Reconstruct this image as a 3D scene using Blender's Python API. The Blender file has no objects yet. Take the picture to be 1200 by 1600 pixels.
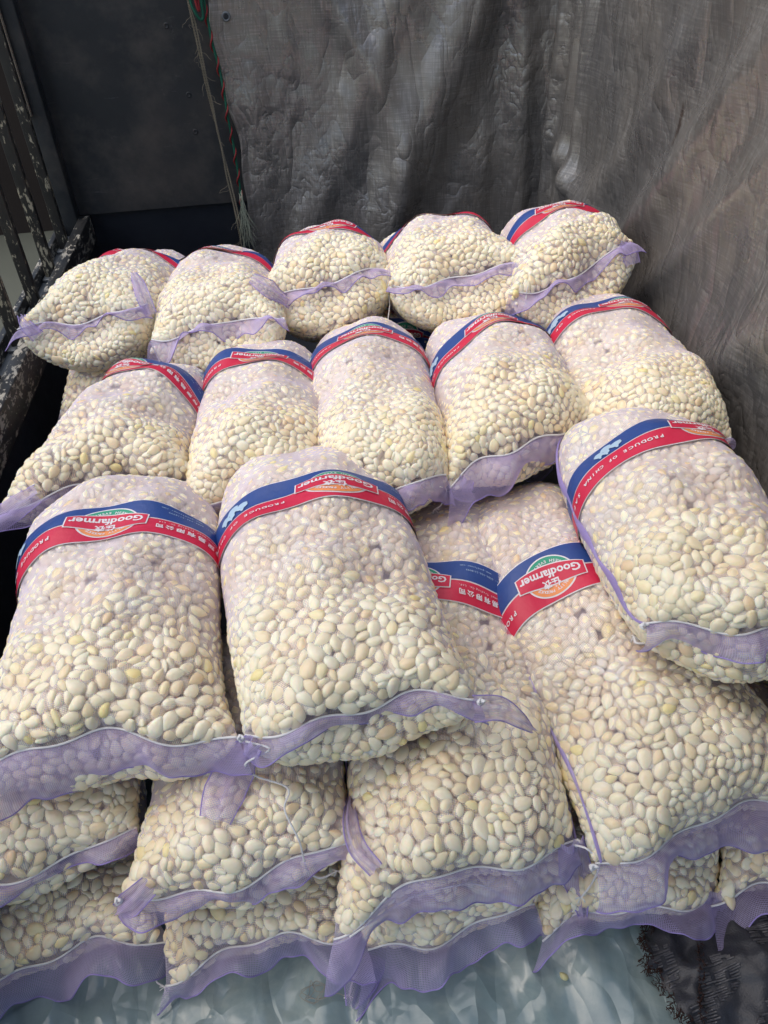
import bpy, math, random
import numpy as np
from mathutils import Vector, Matrix, Quaternion, noise
from mathutils.bvhtree import BVHTree
random.seed(11); rng = np.random.default_rng(5)
sc = bpy.context.scene
COL = sc.collection

# ------------------------------------------------------------------ camera
CAM = np.array([0.0, 0.0, 1.8])
def cam_axes(pitch=40, yaw=6, roll=3):
    th, ya, ro = map(math.radians, (pitch, yaw, roll))
    fw = np.array([math.sin(ya)*math.cos(th), math.cos(ya)*math.cos(th), -math.sin(th)])
    rt = np.array([math.cos(ya), -math.sin(ya), 0.0]); up = np.cross(rt, fw)
    r2 = rt*math.cos(ro) - up*math.sin(ro)
    return fw, r2, np.cross(r2, fw)
FW, RT, UP = cam_axes()
cd = bpy.data.cameras.new('camera'); cam = bpy.data.objects.new('camera', cd); COL.objects.link(cam)
cam.matrix_world = Matrix(((RT[0], UP[0], -FW[0], CAM[0]), (RT[1], UP[1], -FW[1], CAM[1]), (RT[2], UP[2], -FW[2], CAM[2]), (0, 0, 0, 1)))
cd.sensor_fit = 'VERTICAL'; cd.sensor_height = 24.0; cd.lens = 24.0*1200/1600
cd.clip_start = .02; cd.clip_end = 500
sc.camera = cam

# ------------------------------------------------------------------ sky, sun, exposure
w = bpy.data.worlds.new("World"); sc.world = w; w.use_nodes = True
nt = w.node_tree; nt.nodes.clear()
sky = nt.nodes.new('ShaderNodeTexSky'); sky.sky_type = 'NISHITA'; sky.sun_disc = False
SUN_EL, SUN_AZ = math.radians(64), math.radians(-95)   # azimuth of the sun, measured from +Y towards +X
sky.sun_elevation = SUN_EL; sky.sun_rotation = SUN_AZ; sky.air_density = 1.3; sky.dust_density = 3.0
bg = nt.nodes.new('ShaderNodeBackground'); bg.inputs['Strength'].default_value = 0.15
wo = nt.nodes.new('ShaderNodeOutputWorld')
nt.links.new(sky.outputs[0], bg.inputs[0]); nt.links.new(bg.outputs[0], wo.inputs[0])
sl = bpy.data.lights.new('sun', 'SUN'); sl.energy = 1.15; sl.angle = math.radians(75); sl.color = (1, .92, .80)
so = bpy.data.objects.new('sun', sl); COL.objects.link(so)
sd = Vector((math.sin(SUN_AZ)*math.cos(SUN_EL), math.cos(SUN_AZ)*math.cos(SUN_EL), math.sin(SUN_EL)))
so.rotation_euler = sd.to_track_quat('Z', 'Y').to_euler()
sc.view_settings.view_transform = 'Standard'; sc.view_settings.look = 'None'
sc.view_settings.exposure = 0.43; sc.view_settings.gamma = 1.0
sc.cycles.max_bounces = 9; sc.cycles.diffuse_bounces = 6; sc.cycles.transparent_max_bounces = 16

# ------------------------------------------------------------------ helpers
def tag(o, label=None, cat=None, group=None, kind=None):
    for k, v in (('label', label), ('category', cat), ('group', group), ('kind', kind)):
        if v: o[k] = v
    return o
def link(name, me, mat=None, parent=None, smooth=True):
    o = bpy.data.objects.new(name, me); COL.objects.link(o)
    if mat is not None: me.materials.append(mat)
    if smooth and len(me.polygons): me.polygons.foreach_set('use_smooth', [True]*len(me.polygons))
    if parent is not None:
        o.parent = parent; o.location = -parent.location
    return o
def mesh(name, V, F):
    me = bpy.data.meshes.new(name); me.from_pydata([tuple(map(float, v)) for v in V], [], F); me.update(); return me
def grid_faces(nu, nv, wrap=False):
    f = []
    for i in range(nv-1):
        for j in range(nu if wrap else nu-1):
            j2 = (j+1) % nu
            f.append((i*nu+j, i*nu+j2, (i+1)*nu+j2, (i+1)*nu+j))
    return f
def fast_mesh(name, V, F):
    """V (n,3), F (m,3 or 4) arrays"""
    me = bpy.data.meshes.new(name); V = np.asarray(V, dtype=np.float32); F = np.asarray(F, dtype=np.int32)
    n, k = F.shape
    me.vertices.add(len(V)); me.vertices.foreach_set('co', V.ravel())
    me.loops.add(n*k); me.loops.foreach_set('vertex_index', F.ravel())
    me.polygons.add(n); me.polygons.foreach_set('loop_start', np.arange(0, n*k, k, dtype=np.int32))
    me.update(calc_edges=True); return me
def set_uv(me, uv):
    l = me.uv_layers.new(name='UVMap'); idx = np.zeros(len(me.loops), dtype=np.int32); me.loops.foreach_get('vertex_index', idx)
    l.data.foreach_set('uv', np.asarray(uv, dtype=np.float32)[idx].ravel())
def empty(name, loc):
    o = bpy.data.objects.new(name, None); COL.objects.link(o); o.location = loc; o.empty_display_size = .05; return o
def tube(pts, r, n=6, taper=False):
    """verts, faces of a tube through pts; r number or list"""
    pts = [Vector(p) for p in pts]; V = []; F = []; m = len(pts); up = Vector((.13, .2, .97))
    for i, p in enumerate(pts):
        d = (pts[min(i+1, m-1)]-pts[max(i-1, 0)]).normalized()
        a = d.cross(up)
        a = a.normalized() if a.length > 1e-4 else Vector((1, 0, 0)); b = d.cross(a)
        rr = r[i] if hasattr(r, '__len__') else r
        for k in range(n):
            t = 2*math.pi*k/n; V.append(p+(a*math.cos(t)+b*math.sin(t))*rr)
    for i in range(m-1):
        for k in range(n):
            F.append((i*n+k, i*n+(k+1) % n, (i+1)*n+(k+1) % n, (i+1)*n+k))
    F.append(tuple(range(n))[::-1]); F.append(tuple(range((m-1)*n, m*n)))
    return V, F
def smooth_path(P, n=8):
    """Catmull-Rom through P"""
    P = [Vector(p) for p in P]; Q = [2*P[0]-P[1]]+P+[2*P[-1]-P[-2]]; out = []
    for i in range(1, len(Q)-2):
        for k in range(n):
            t = k/n; a, b, c_, d = Q[i-1:i+3]
            out.append(.5*((2*b)+(c_-a)*t+(2*a-5*b+4*c_-d)*t*t+(3*b-a-3*c_+d)*t**3))
    out.append(P[-1]); return out
def twist_rope(path, r, strands=3, pitch=.012, n=5):
    """a laid rope: strands wound round the path (one mesh)"""
    V = []; F = []; L = 0; path = [Vector(p) for p in path]
    res = []
    for i in range(len(path)-1):
        d = path[i+1]-path[i]; k = max(1, int(d.length/(pitch/6)))
        for j in range(k): res.append(path[i]+d*(j/k))
    res.append(path[-1]); out = []
    for s in range(strands):
        pts = []; L = 0
        for i, p in enumerate(res):
            d = (res[min(i+1, len(res)-1)]-res[max(i-1, 0)]).normalized(); a = d.cross(Vector((.3, .1, .9))).normalized(); b = d.cross(a)
            if i: L += (p-res[i-1]).length
            t = 2*math.pi*(L/pitch+s/strands); pts.append(p+(a*math.cos(t)+b*math.sin(t))*r*.55)
        v, f = tube(pts, r*.58, n); o = len(V); V += v; F += [tuple(q+o for q in g) for g in f]
    return V, F

# ------------------------------------------------------------------ materials
def newmat(name):
    m = bpy.data.materials.new(name); m.use_nodes = True; t = m.node_tree; t.nodes.clear()
    out = t.nodes.new('ShaderNodeOutputMaterial'); return m, t, out
def N(t, kind, **kw):
    n = t.nodes.new(kind)
    for k, v in kw.items():
        if k in n.inputs: n.inputs[k].default_value = v
        else: setattr(n, k, v)
    return n
def ramp(t, fac, stops):
    r = t.nodes.new('ShaderNodeValToRGB'); t.links.new(fac, r.inputs[0]); e = r.color_ramp.elements
    while len(e) < len(stops): e.new(.5)
    for i, (p, c) in enumerate(stops):
        e[i].position = p; e[i].color = (*c, 1) if len(c) == 3 else c
    return r.outputs[0]
def math_(t, op, a, b=None, c=None):
    n = t.nodes.new('ShaderNodeMath'); n.operation = op
    for i, x in enumerate((a, b, c)):
        if x is None: continue
        if isinstance(x, (int, float)): n.inputs[i].default_value = x
        else: t.links.new(x, n.inputs[i])
    return n.outputs[0]
def mixc(t, fac, a, b, mode='MIX'):
    n = t.nodes.new('ShaderNodeMix'); n.data_type = 'RGBA'; n.blend_type = mode
    for s, x in ((n.inputs[0], fac), (n.inputs[6], a), (n.inputs[7], b)):
        if isinstance(x, (int, float)): s.default_value = x
        elif isinstance(x, tuple): s.default_value = (*x, 1)
        else: t.links.new(x, s)
    return n.outputs[2]
def noise_n(t, vec, scale, detail=3, rough=.5, dist=0):
    n = N(t, 'ShaderNodeTexNoise'); n.inputs['Scale'].default_value = scale; n.inputs['Detail'].default_value = detail
    n.inputs['Roughness'].default_value = rough; n.inputs['Distortion'].default_value = dist
    if vec is not None: t.links.new(vec, n.inputs['Vector'])
    return n.outputs['Fac']
def bump(t, h, strength=.3, dist=.01, normal=None):
    b = N(t, 'ShaderNodeBump'); b.inputs['Strength'].default_value = strength; b.inputs['Distance'].default_value = dist
    t.links.new(h, b.inputs['Height'])
    if normal is not None: t.links.new(normal, b.inputs['Normal'])
    return b.outputs[0]

def clove_mat(name, single):
    m, t, out = newmat(name); p = N(t, 'ShaderNodeBsdfPrincipled')
    if single:
        oi = N(t, 'ShaderNodeObjectInfo'); r = oi.outputs['Random']; tc = N(t, 'ShaderNodeTexCoord'); vec = tc.outputs['Object']
    else:
        at = N(t, 'ShaderNodeAttribute'); at.attribute_name = 'tint'; r = at.outputs['Fac']; tc = N(t, 'ShaderNodeTexCoord'); vec = tc.outputs['Object']
    col = ramp(t, r, [(0, (.81, .63, .42)), (.03, (.88, .735, .51)), (.30, (.92, .81, .60)), (.62, (.955, .875, .70)), (.93, (.93, .82, .615)), (.985, (.91, .785, .48)), (1, (.90, .76, .38))])
    n1 = noise_n(t, vec, 90, 2)
    col = mixc(t, math_(t, 'MULTIPLY', math_(t, 'SUBTRACT', n1, .35), .45), col, (.66, .52, .33))
    t.links.new(col, p.inputs['Base Color'])
    p.inputs['Roughness'].default_value = .38; p.inputs['Specular IOR Level'].default_value = .42
    p.inputs['Subsurface Weight'].default_value = .65; p.inputs['Subsurface Radius'].default_value = (1, .7, .4); p.inputs['Subsurface Scale'].default_value = .011
    if single:   # the tan root end of each clove
        sp_ = N(t, 'ShaderNodeSeparateXYZ'); t.links.new(vec, sp_.inputs[0]); rt_ = ramp(t, math_(t, 'MULTIPLY_ADD', noise_n(t, vec, 300, 2), .004, math_(t, 'ADD', sp_.outputs[0], .5)), [(.4868, (1, 1, 1)), (.4895, (0, 0, 0))])
        col2 = mixc(t, math_(t, 'MULTIPLY', rt_, .55), col, (.56, .40, .24)); t.links.new(col2, p.inputs['Base Color'])
    n2 = noise_n(t, vec, 260, 2)
    t.links.new(bump(t, n2, .15, .001), p.inputs['Normal'])
    t.links.new(p.outputs[0], out.inputs[0]); return m
M_CLOVE = clove_mat('peeled_garlic', True); M_MASS = clove_mat('peeled_garlic_mass', False)
def flat_mat(name, col, rough=.6, spec=.3, noise_amt=.12, nscale=30, bstr=.1, bscale=120, metal=0):
    m, t, out = newmat(name); p = N(t, 'ShaderNodeBsdfPrincipled'); tc = N(t, 'ShaderNodeTexCoord')
    n = noise_n(t, tc.outputs['Object'], nscale, 4)
    c = mixc(t, math_(t, 'MULTIPLY', n, noise_amt*2), col, tuple(x*.6 for x in col))
    t.links.new(c, p.inputs['Base Color']); p.inputs['Roughness'].default_value = rough; p.inputs['Specular IOR Level'].default_value = spec; p.inputs['Metallic'].default_value = metal
    if bstr: t.links.new(bump(t, noise_n(t, tc.outputs['Object'], bscale, 3), bstr, .002), p.inputs['Normal'])
    t.links.new(p.outputs[0], out.inputs[0]); return m
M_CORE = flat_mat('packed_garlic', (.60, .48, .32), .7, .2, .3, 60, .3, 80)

def net_mat(name, col, cover, pitch, grid, sheen=0.0, stretched=False):
    """woven net: threads cover a share of the surface, more of it the more slanting the look through it"""
    m, t, out = newmat(name)
    geo = N(t, 'ShaderNodeNewGeometry'); dp = N(t, 'ShaderNodeVectorMath'); dp.operation = 'DOT_PRODUCT'
    t.links.new(geo.outputs['Normal'], dp.inputs[0]); t.links.new(geo.outputs['Incoming'], dp.inputs[1])
    cs = math_(t, 'MAXIMUM', math_(t, 'ABSOLUTE', dp.outputs['Value']), .08)
    uv = N(t, 'ShaderNodeUVMap'); tc = N(t, 'ShaderNodeTexCoord')
    # threads, slightly wavy
    wob = N(t, 'ShaderNodeTexNoise'); wob.inputs['Scale'].default_value = 14; t.links.new(uv.outputs[0], wob.inputs['Vector'])
    sub = N(t, 'ShaderNodeVectorMath'); sub.operation = 'MULTIPLY_ADD'; t.links.new(wob.outputs['Color'], sub.inputs[0]); sub.inputs[1].default_value = (.010, .010, 0); t.links.new(uv.outputs[0], sub.inputs[2])
    sx = N(t, 'ShaderNodeSeparateXYZ'); t.links.new(sub.outputs[0], sx.inputs[0])
    def thread(c):
        f = math_(t, 'FRACT', math_(t, 'MULTIPLY', c, 1/pitch)); d = math_(t, 'ABSOLUTE', math_(t, 'SUBTRACT', f, .5))
        return math_(t, 'GREATER_THAN', d, .5-.17)
    th = math_(t, 'MAXIMUM', thread(sx.outputs[0]), thread(sx.outputs[1]))
    pn = noise_n(t, uv.outputs[0], 9, 3)
    base = math_(t, 'MULTIPLY_ADD', th, grid, cover)
    base = math_(t, 'MULTIPLY', base, math_(t, 'MULTIPLY_ADD', pn, .9, .55))
    if stretched:   # the knit is drawn wider where the load bulges towards the mouth
        mr = N(t, 'ShaderNodeMapRange'); mr.inputs['From Min'].default_value = .35; mr.inputs['From Max'].default_value = .75; mr.inputs['To Min'].default_value = 1.1; mr.inputs['To Max'].default_value = .75
        t.links.new(sx.outputs[1], mr.inputs['Value']); base = math_(t, 'MULTIPLY', base, mr.outputs[0])
    base = math_(t, 'MINIMUM', base, .93)
    trans = math_(t, 'POWER', math_(t, 'SUBTRACT', 1.0, base), math_(t, 'DIVIDE', 1.0, cs))
    fac = math_(t, 'SUBTRACT', 1.0, trans)
    d = N(t, 'ShaderNodeBsdfDiffuse'); d.inputs['Color'].default_value = (*col, 1)
    tl = N(t, 'ShaderNodeBsdfTranslucent'); tl.inputs['Color'].default_value = (*col, 1)
    gl = N(t, 'ShaderNodeBsdfGlossy'); gl.inputs['Roughness'].default_value = .35; gl.inputs['Color'].default_value = (.9, .9, 1, 1)
    mx = N(t, 'ShaderNodeMixShader'); mx.inputs[0].default_value = .4; t.links.new(d.outputs[0], mx.inputs[1]); t.links.new(tl.outputs[0], mx.inputs[2])
    mg = N(t, 'ShaderNodeMixShader'); mg.inputs[0].default_value = sheen; t.links.new(mx.outputs[0], mg.inputs[1]); t.links.new(gl.outputs[0], mg.inputs[2])
    tr = N(t, 'ShaderNodeBsdfTransparent')
    m2 = N(t, 'ShaderNodeMixShader'); t.links.new(fac, m2.inputs[0]); t.links.new(tr.outputs[0], m2.inputs[1]); t.links.new(mg.outputs[0], m2.inputs[2])
    t.links.new(m2.outputs[0], out.inputs[0]); return m
M_NET = net_mat('lilac_net', (.74, .70, .88), .18, .0032, .19, .03, True)
M_HEM = net_mat('lilac_net_hem', (.60, .52, .84), .28, .0030, .24, .04)
M_THREAD = flat_mat('white_thread', (.82, .82, .84), .6, .3, .1, 200, .4, 900)
M_SIDE = flat_mat('purple_selvedge', (.36, .29, .66), .6, .3, .3, 200, .5, 600)
def print_mat(name, col):
    m, t, out = newmat(name); p = N(t, 'ShaderNodeBsdfPrincipled'); tc = N(t, 'ShaderNodeTexCoord')
    n = noise_n(t, tc.outputs['Object'], 25, 4)
    c = mixc(t, math_(t, 'MULTIPLY', n, .35), col, tuple(min(1, x*.75+.06) for x in col))
    t.links.new(c, p.inputs['Base Color']); p.inputs['Roughness'].default_value = .42; p.inputs['Specular IOR Level'].default_value = .35
    t.links.new(bump(t, noise_n(t, tc.outputs['Object'], 45, 3), .5, .004), p.inputs['Normal'])
    t.links.new(p.outputs[0], out.inputs[0]); return m
M_BLUE = print_mat('print_blue', (.020, .065, .27)); M_RED = print_mat('print_red', (.62, .015, .065))
M_WHITE = print_mat('print_white', (.80, .76, .80)); M_GREEN = print_mat('print_green', (.02, .33, .20)); M_ORANGE = print_mat('print_orange', (.85, .30, .10))
M_PALE = print_mat('print_pale_blue', (.42, .58, .74))

# ------------------------------------------------------------------ truck bed
def painted(name, base, under, flake, sc1, thr, rough=.5, stretch=(1, 1, 1)):
    """old dark paint, flaking to a pale undercoat, with dust"""
    m, t, out = newmat(name); p = N(t, 'ShaderNodeBsdfPrincipled'); tc = N(t, 'ShaderNodeTexCoord'); v = tc.outputs['Object']
    mpp = N(t, 'ShaderNodeMapping'); mpp.inputs['Scale'].default_value = stretch; t.links.new(v, mpp.inputs[0]); v2 = mpp.outputs[0]
    n1 = noise_n(t, v2, sc1, 8, .70, .4); n2 = noise_n(t, v2, sc1*.18, 3, .6)
    f = math_(t, 'ADD', n1, math_(t, 'MULTIPLY', n2, .5))
    msk = ramp(t, f, [(thr, (0, 0, 0)), (thr+.018, (1, 1, 1))])
    dust = noise_n(t, v, 6, 6, .7)
    c0 = mixc(t, ramp(t, dust, [(.35, (0, 0, 0)), (.75, (1, 1, 1))]), base, under)
    c = mixc(t, msk, c0, flake)
    t.links.new(c, p.inputs['Base Color'])
    t.links.new(math_(t, 'MULTIPLY_ADD', n1, .4, rough-.2), p.inputs['Roughness'])
    b = bump(t, math_(t, 'SUBTRACT', math_(t, 'MULTIPLY', n1, .5), msk), .35, .003)
    t.links.new(b, p.inputs['Normal']); t.links.new(p.outputs[0], out.inputs[0]); return m
M_BAR = painted('flaking_black_paint', (.012, .012, .013), (.035, .033, .028), (.34, .31, .23), 70, .825, .5, (1, 1, .35))
M_BEAM = painted('flaking_black_paint_beam', (.010, .011, .013), (.03, .03, .03), (.36, .34, .29), 60, .79, .5, (1, .4, 1))
M_DECK = painted('dark_deck', (.007, .010, .018), (.014, .018, .026), (.10, .10, .11), 40, 1.02)
def bulk_mat():
    m, t, out = newmat('bulkhead_paint'); p = N(t, 'ShaderNodeBsdfPrincipled'); tc = N(t, 'ShaderNodeTexCoord'); v = tc.outputs['Object']
    n1 = noise_n(t, v, 2.2, 7, .6); mp = N(t, 'ShaderNodeMapping'); mp.inputs['Scale'].default_value = (2, 1, 26); t.links.new(v, mp.inputs[0])
    scr = ramp(t, noise_n(t, mp.outputs[0], 2.2, 5, .75), [(.66, (0, 0, 0)), (.72, (1, 1, 1))])
    spots = ramp(t, noise_n(t, v, 22, 6, .7), [(.66, (0, 0, 0)), (.76, (1, 1, 1))])
    c = ramp(t, n1, [(.3, (.010, .014, .019)), (.52, (.020, .023, .027)), (.75, (.052, .046, .044))])
    c = mixc(t, math_(t, 'MULTIPLY', scr, .40), c, (.16, .16, .17)); c = mixc(t, math_(t, 'MULTIPLY', spots, .6), c, (.11, .11, .11))
    sm = noise_n(t, v, 4, 7, .65); c = mixc(t, math_(t, 'MULTIPLY', ramp(t, sm, [(.46, (0, 0, 0)), (.68, (1, 1, 1))]), .6), c, (.085, .075, .068))
    t.links.new(c, p.inputs['Base Color']); p.inputs['Roughness'].default_value = .55
    t.links.new(bump(t, noise_n(t, v, 9, 6, .6), .25, .01), p.inputs['Normal']); t.links.new(p.outputs[0], out.inputs[0]); return m
M_BULK = bulk_mat()
M_STEEL = flat_mat('worn_steel', (.16, .18, .20), .45, .5, .5, 12, .3, 60, .3)

def box_mesh(name, lo, hi, bev=0.0):
    import bmesh
    bm = bmesh.new(); bmesh.ops.create_cube(bm, size=1)
    for v in bm.verts: v.co = Vector([lo[i]+(v.co[i]+.5)*(hi[i]-lo[i]) for i in range(3)])
    if bev: bmesh.ops.bevel(bm, geom=list(bm.edges), offset=bev, segments=2, profile=.6, affect='EDGES')
    me = bpy.data.meshes.new(name); bm.to_mesh(me); bm.free(); return me
BACK_Y, RIGHT_X = 3.75, 1.27
truck = tag(empty('truck_bed', (0, 2, 0)), 'dark painted truck bed with a barred side and flaking black rail round the sacks', 'truck bed')
link('deck', box_mesh('deck', (-1.05, -.4, -.06), (1.45, 4.0, -.004)), M_DECK, truck, False)
link('bulkhead_panel', box_mesh('bulkhead', (-1.10, 3.84, .60), (1.45, 3.90, 3.0)), M_BULK, truck, False)
link('bulkhead_ledge', box_mesh('ledge', (-1.10, 3.86, 0), (1.45, 3.97, .597)), M_DECK, truck, False)
RAIL_X = -.93; RAIL_Z = .585
link('side_board', box_mesh('board', (RAIL_X-.060, -.4, 0), (RAIL_X-.005, 3.85, RAIL_Z-.103)), M_DECK, truck, False)
rl = link('side_rail', box_mesh('rail', (RAIL_X-.030, -.4, RAIL_Z-.10), (RAIL_X+.018, 3.82, RAIL_Z+.02), .004), M_BEAM, truck, True)
link('side_rail', box_mesh('rail', (RAIL_X-.13, -.4, RAIL_Z-.10), (RAIL_X-.105, 3.82, RAIL_Z+.0), .004), M_BEAM, truck, True)
link('rail_channel', box_mesh('channel', (RAIL_X-.104, -.4, RAIL_Z-.095), (RAIL_X-.031, 3.82, RAIL_Z-.05)), M_STEEL, truck, False)
import bmesh
BAR_Y = [3.58-.31*k_ for k_ in range(10)]
for i, y in enumerate(BAR_Y):
    b = link('stake_bar', box_mesh('bar', (RAIL_X-.092, y-.016, RAIL_Z-.05), (RAIL_X-.050, y+.016, 2.7), .004), M_BAR, truck, True)
    link('pocket', box_mesh('pocket', (RAIL_X-.102, y-.045, RAIL_Z-.049), (RAIL_X-.034, y+.045, RAIL_Z-.038), .003), M_STEEL, truck, True)
# end post with its pale worn edge
link('end_post', box_mesh('post', (RAIL_X-.11, 3.76, RAIL_Z-.05), (RAIL_X-.03, 3.83, 2.8), .006), M_BULK, truck, True)
link('post_edge_strip', box_mesh('strip', (RAIL_X-.112, 3.735, 1.05), (RAIL_X-.085, 3.757, 2.8), .003), flat_mat('bare_weathered_wood', (.33, .28, .22), .8, .1, .5, 14, .4, 60), truck, True)
for (x, z) in ((-.40, 1.33), (-.36, 1.07), (-.36, .92)):
    V = []; F = []; n = 14
    for r_, d_ in ((.012, 0), (.011, .002), (.006, .0025), (.005, -.001)):
        for k in range(n): V.append((x+math.cos(k*2*math.pi/n)*r_, 3.84-d_, z+math.sin(k*2*math.pi/n)*r_))
    for a in range(3):
        for k in range(n): F.append((a*n+k, a*n+(k+1) % n, (a+1)*n+(k+1) % n, (a+1)*n+k))
    F.append(tuple(range(3*n, 4*n)))
    link('bolt', mesh('bolt', V, F), M_BULK, truck)

# outside, seen between the bars
gm = flat_mat('dusty_concrete', (.115, .120, .095), .85, .2, .4, .8, .3, 20)
g = link('yard_ground', mesh('yard', [(-60, -60, -1.15), (60, -60, -1.15), (60, 80, -1.15), (-60, 80, -1.15)], [(0, 1, 2, 3)]), gm, None, False); g['kind'] = 'structure'
wall = empty('shed_wall', (-6, 8, -1.15)); tag(wall, 'dark shed wall seen between the truck bars beyond the yard', 'wall')
link('wall_boards', box_mesh('wb', (-14, 9.0, -1.15), (-2.2, 9.3, 2.6)), flat_mat('dark_brown_wall', (.035, .026, .022), .8, .2, .6, 1.2, .3, 12), wall, False)
for k in range(9): link('wall_post', box_mesh('wp', (-13.6+k*1.4, 8.9, -1.15), (-13.46+k*1.4, 8.999, 2.6)), flat_mat('wall_post', (.09, .055, .04), .8), wall, False)

# ------------------------------------------------------------------ tarpaulin
def tarp_mat():
    m, t, out = newmat('woven_tarpaulin'); p = N(t, 'ShaderNodeBsdfPrincipled'); uv = N(t, 'ShaderNodeUVMap'); v = uv.outputs[0]
    n1 = noise_n(t, v, 2.0, 6, .6, .6)
    c = ramp(t, n1, [(.3, (.16, .16, .165)), (.5, (.205, .197, .19)), (.72, (.27, .25, .23))])
    st = N(t, 'ShaderNodeMapping'); st.inputs['Scale'].default_value = (1, .12, 1); t.links.new(v, st.inputs[0])
    rust = ramp(t, noise_n(t, st.outputs[0], 9, 4, .6), [(.70, (0, 0, 0)), (.80, (1, 1, 1))])
    c = mixc(t, math_(t, 'MULTIPLY', rust, .35), c, (.075, .045, .03))
    # one brown drip stain of its own shape
    sx = N(t, 'ShaderNodeSeparateXYZ'); t.links.new(v, sx.inputs[0])
    dx = math_(t, 'DIVIDE', math_(t, 'SUBTRACT', math_(t, 'ADD', sx.outputs[0], math_(t, 'MULTIPLY', noise_n(t, v, 30, 3), .03)), STAIN_S), .022)
    dz = math_(t, 'DIVIDE', math_(t, 'SUBTRACT', sx.outputs[1], STAIN_Z), .10)
    dd = math_(t, 'ADD', math_(t, 'MULTIPLY', dx, dx), math_(t, 'MULTIPLY', dz, dz))
    sm = ramp(t, math_(t, 'ADD', dd, math_(t, 'MULTIPLY', noise_n(t, v, 60, 3), .8)), [(.5, (1, 1, 1)), (1.0, (0, 0, 0))])
    c = mixc(t, math_(t, 'MULTIPLY', sm, .75), c, (.05, .024, .014))
    # weave: fine warp and weft
    def wave(axis, sc_):
        wv = N(t, 'ShaderNodeTexNoise'); mp = N(t, 'ShaderNodeMapping'); mp.inputs['Scale'].default_value = (sc_, 9, 1) if axis == 0 else (9, sc_, 1)
        t.links.new(v, mp.inputs[0]); t.links.new(mp.outputs[0], wv.inputs['Vector']); wv.inputs['Scale'].default_value = 1; wv.inputs['Detail'].default_value = 2
        return wv.outputs['Fac']
    wh = math_(t, 'ADD', wave(0, 170), wave(1, 170))
    c = mixc(t, math_(t, 'MAXIMUM', math_(t, 'MULTIPLY', math_(t, 'SUBTRACT', wh, .98), 2.2), 0.0), c, (.36, .35, .34))
    t.links.new(c, p.inputs['Base Color'])
    t.links.new(ramp(t, noise_n(t, v, 5, 5, .65), [(.3, (.20, .20, .20)), (.7, (.40, .40, .40))]), p.inputs['Roughness'])
    p.inputs['Specular IOR Level'].default_value = .6; p.inputs['Metallic'].default_value = .42
    b1 = bump(t, wh, .4, .0014)
    # crumples: flat facets meeting in crisp creases, larger and smaller
    def facets(scale, rot, sx_, sy_, warp, sm_):
        nn = N(t, 'ShaderNodeTexNoise'); nn.inputs['Scale'].default_value = scale*.7; nn.inputs['Detail'].default_value = 2; t.links.new(v, nn.inputs['Vector'])
        wp = N(t, 'ShaderNodeVectorMath'); wp.operation = 'MULTIPLY_ADD'; t.links.new(nn.outputs['Color'], wp.inputs[0]); wp.inputs[1].default_value = (warp, warp, 0); t.links.new(v, wp.inputs[2])
        mp = N(t, 'ShaderNodeMapping'); mp.inputs['Rotation'].default_value = (0, 0, rot); mp.inputs['Scale'].default_value = (sx_, sy_, 1); t.links.new(wp.outputs[0], mp.inputs[0])
        vo = N(t, 'ShaderNodeTexVoronoi'); vo.feature = 'F1'; vo.inputs['Scale'].default_value = scale; t.links.new(mp.outputs[0], vo.inputs['Vector']); return vo.outputs['Distance']
    patch = ramp(t, noise_n(t, v, 1.5, 2), [(.40, (.12, .12, .12)), (.62, (1, 1, 1))])
    def ridges(rot, sx_, sy_, scale, dist, pw):
        mp = N(t, 'ShaderNodeMapping'); mp.inputs['Rotation'].default_value = (0, 0, rot); mp.inputs['Scale'].default_value = (sx_, sy_, 1); t.links.new(v, mp.inputs[0])
        f = noise_n(t, mp.outputs[0], scale, 2.5, .45, dist); return math_(t, 'POWER', math_(t, 'ABSOLUTE', math_(t, 'SUBTRACT', f, .5)), pw)
    cr = math_(t, 'MULTIPLY', ridges(.9, 1.7, .7, 2.6, .3, .75), 1.5)
    cr = math_(t, 'ADD', cr, math_(t, 'MULTIPLY', ridges(-.7, 1.6, .8, 4.5, .3, .7), .7))
    cr = math_(t, 'ADD', cr, math_(t, 'MULTIPLY', math_(t, 'MULTIPLY', ridges(.5, 1.5, .9, 12, .2, .6), patch), .40))
    cr = math_(t, 'ADD', cr, math_(t, 'MULTIPLY', math_(t, 'MULTIPLY', facets(6, -.5, 1.6, .8, .12, .0), patch), .42))
    b2 = bump(t, cr, .62, .036, b1)
    t.links.new(b2, p.inputs['Normal']); t.links.new(p.outputs[0], out.inputs[0]); return m
TX0 = -.20; S_CORNER = RIGHT_X-TX0
STAIN_S, STAIN_Z = S_CORNER+1.35, 1.16
M_TARP = tarp_mat()
NS, NZ, SMAX, ZMAX = 460, 250, S_CORNER+3.9, 2.75
def fbm(x, y, z, o=4):
    return noise.fractal((x, y, z), 1.0, 2.0, o)
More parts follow.
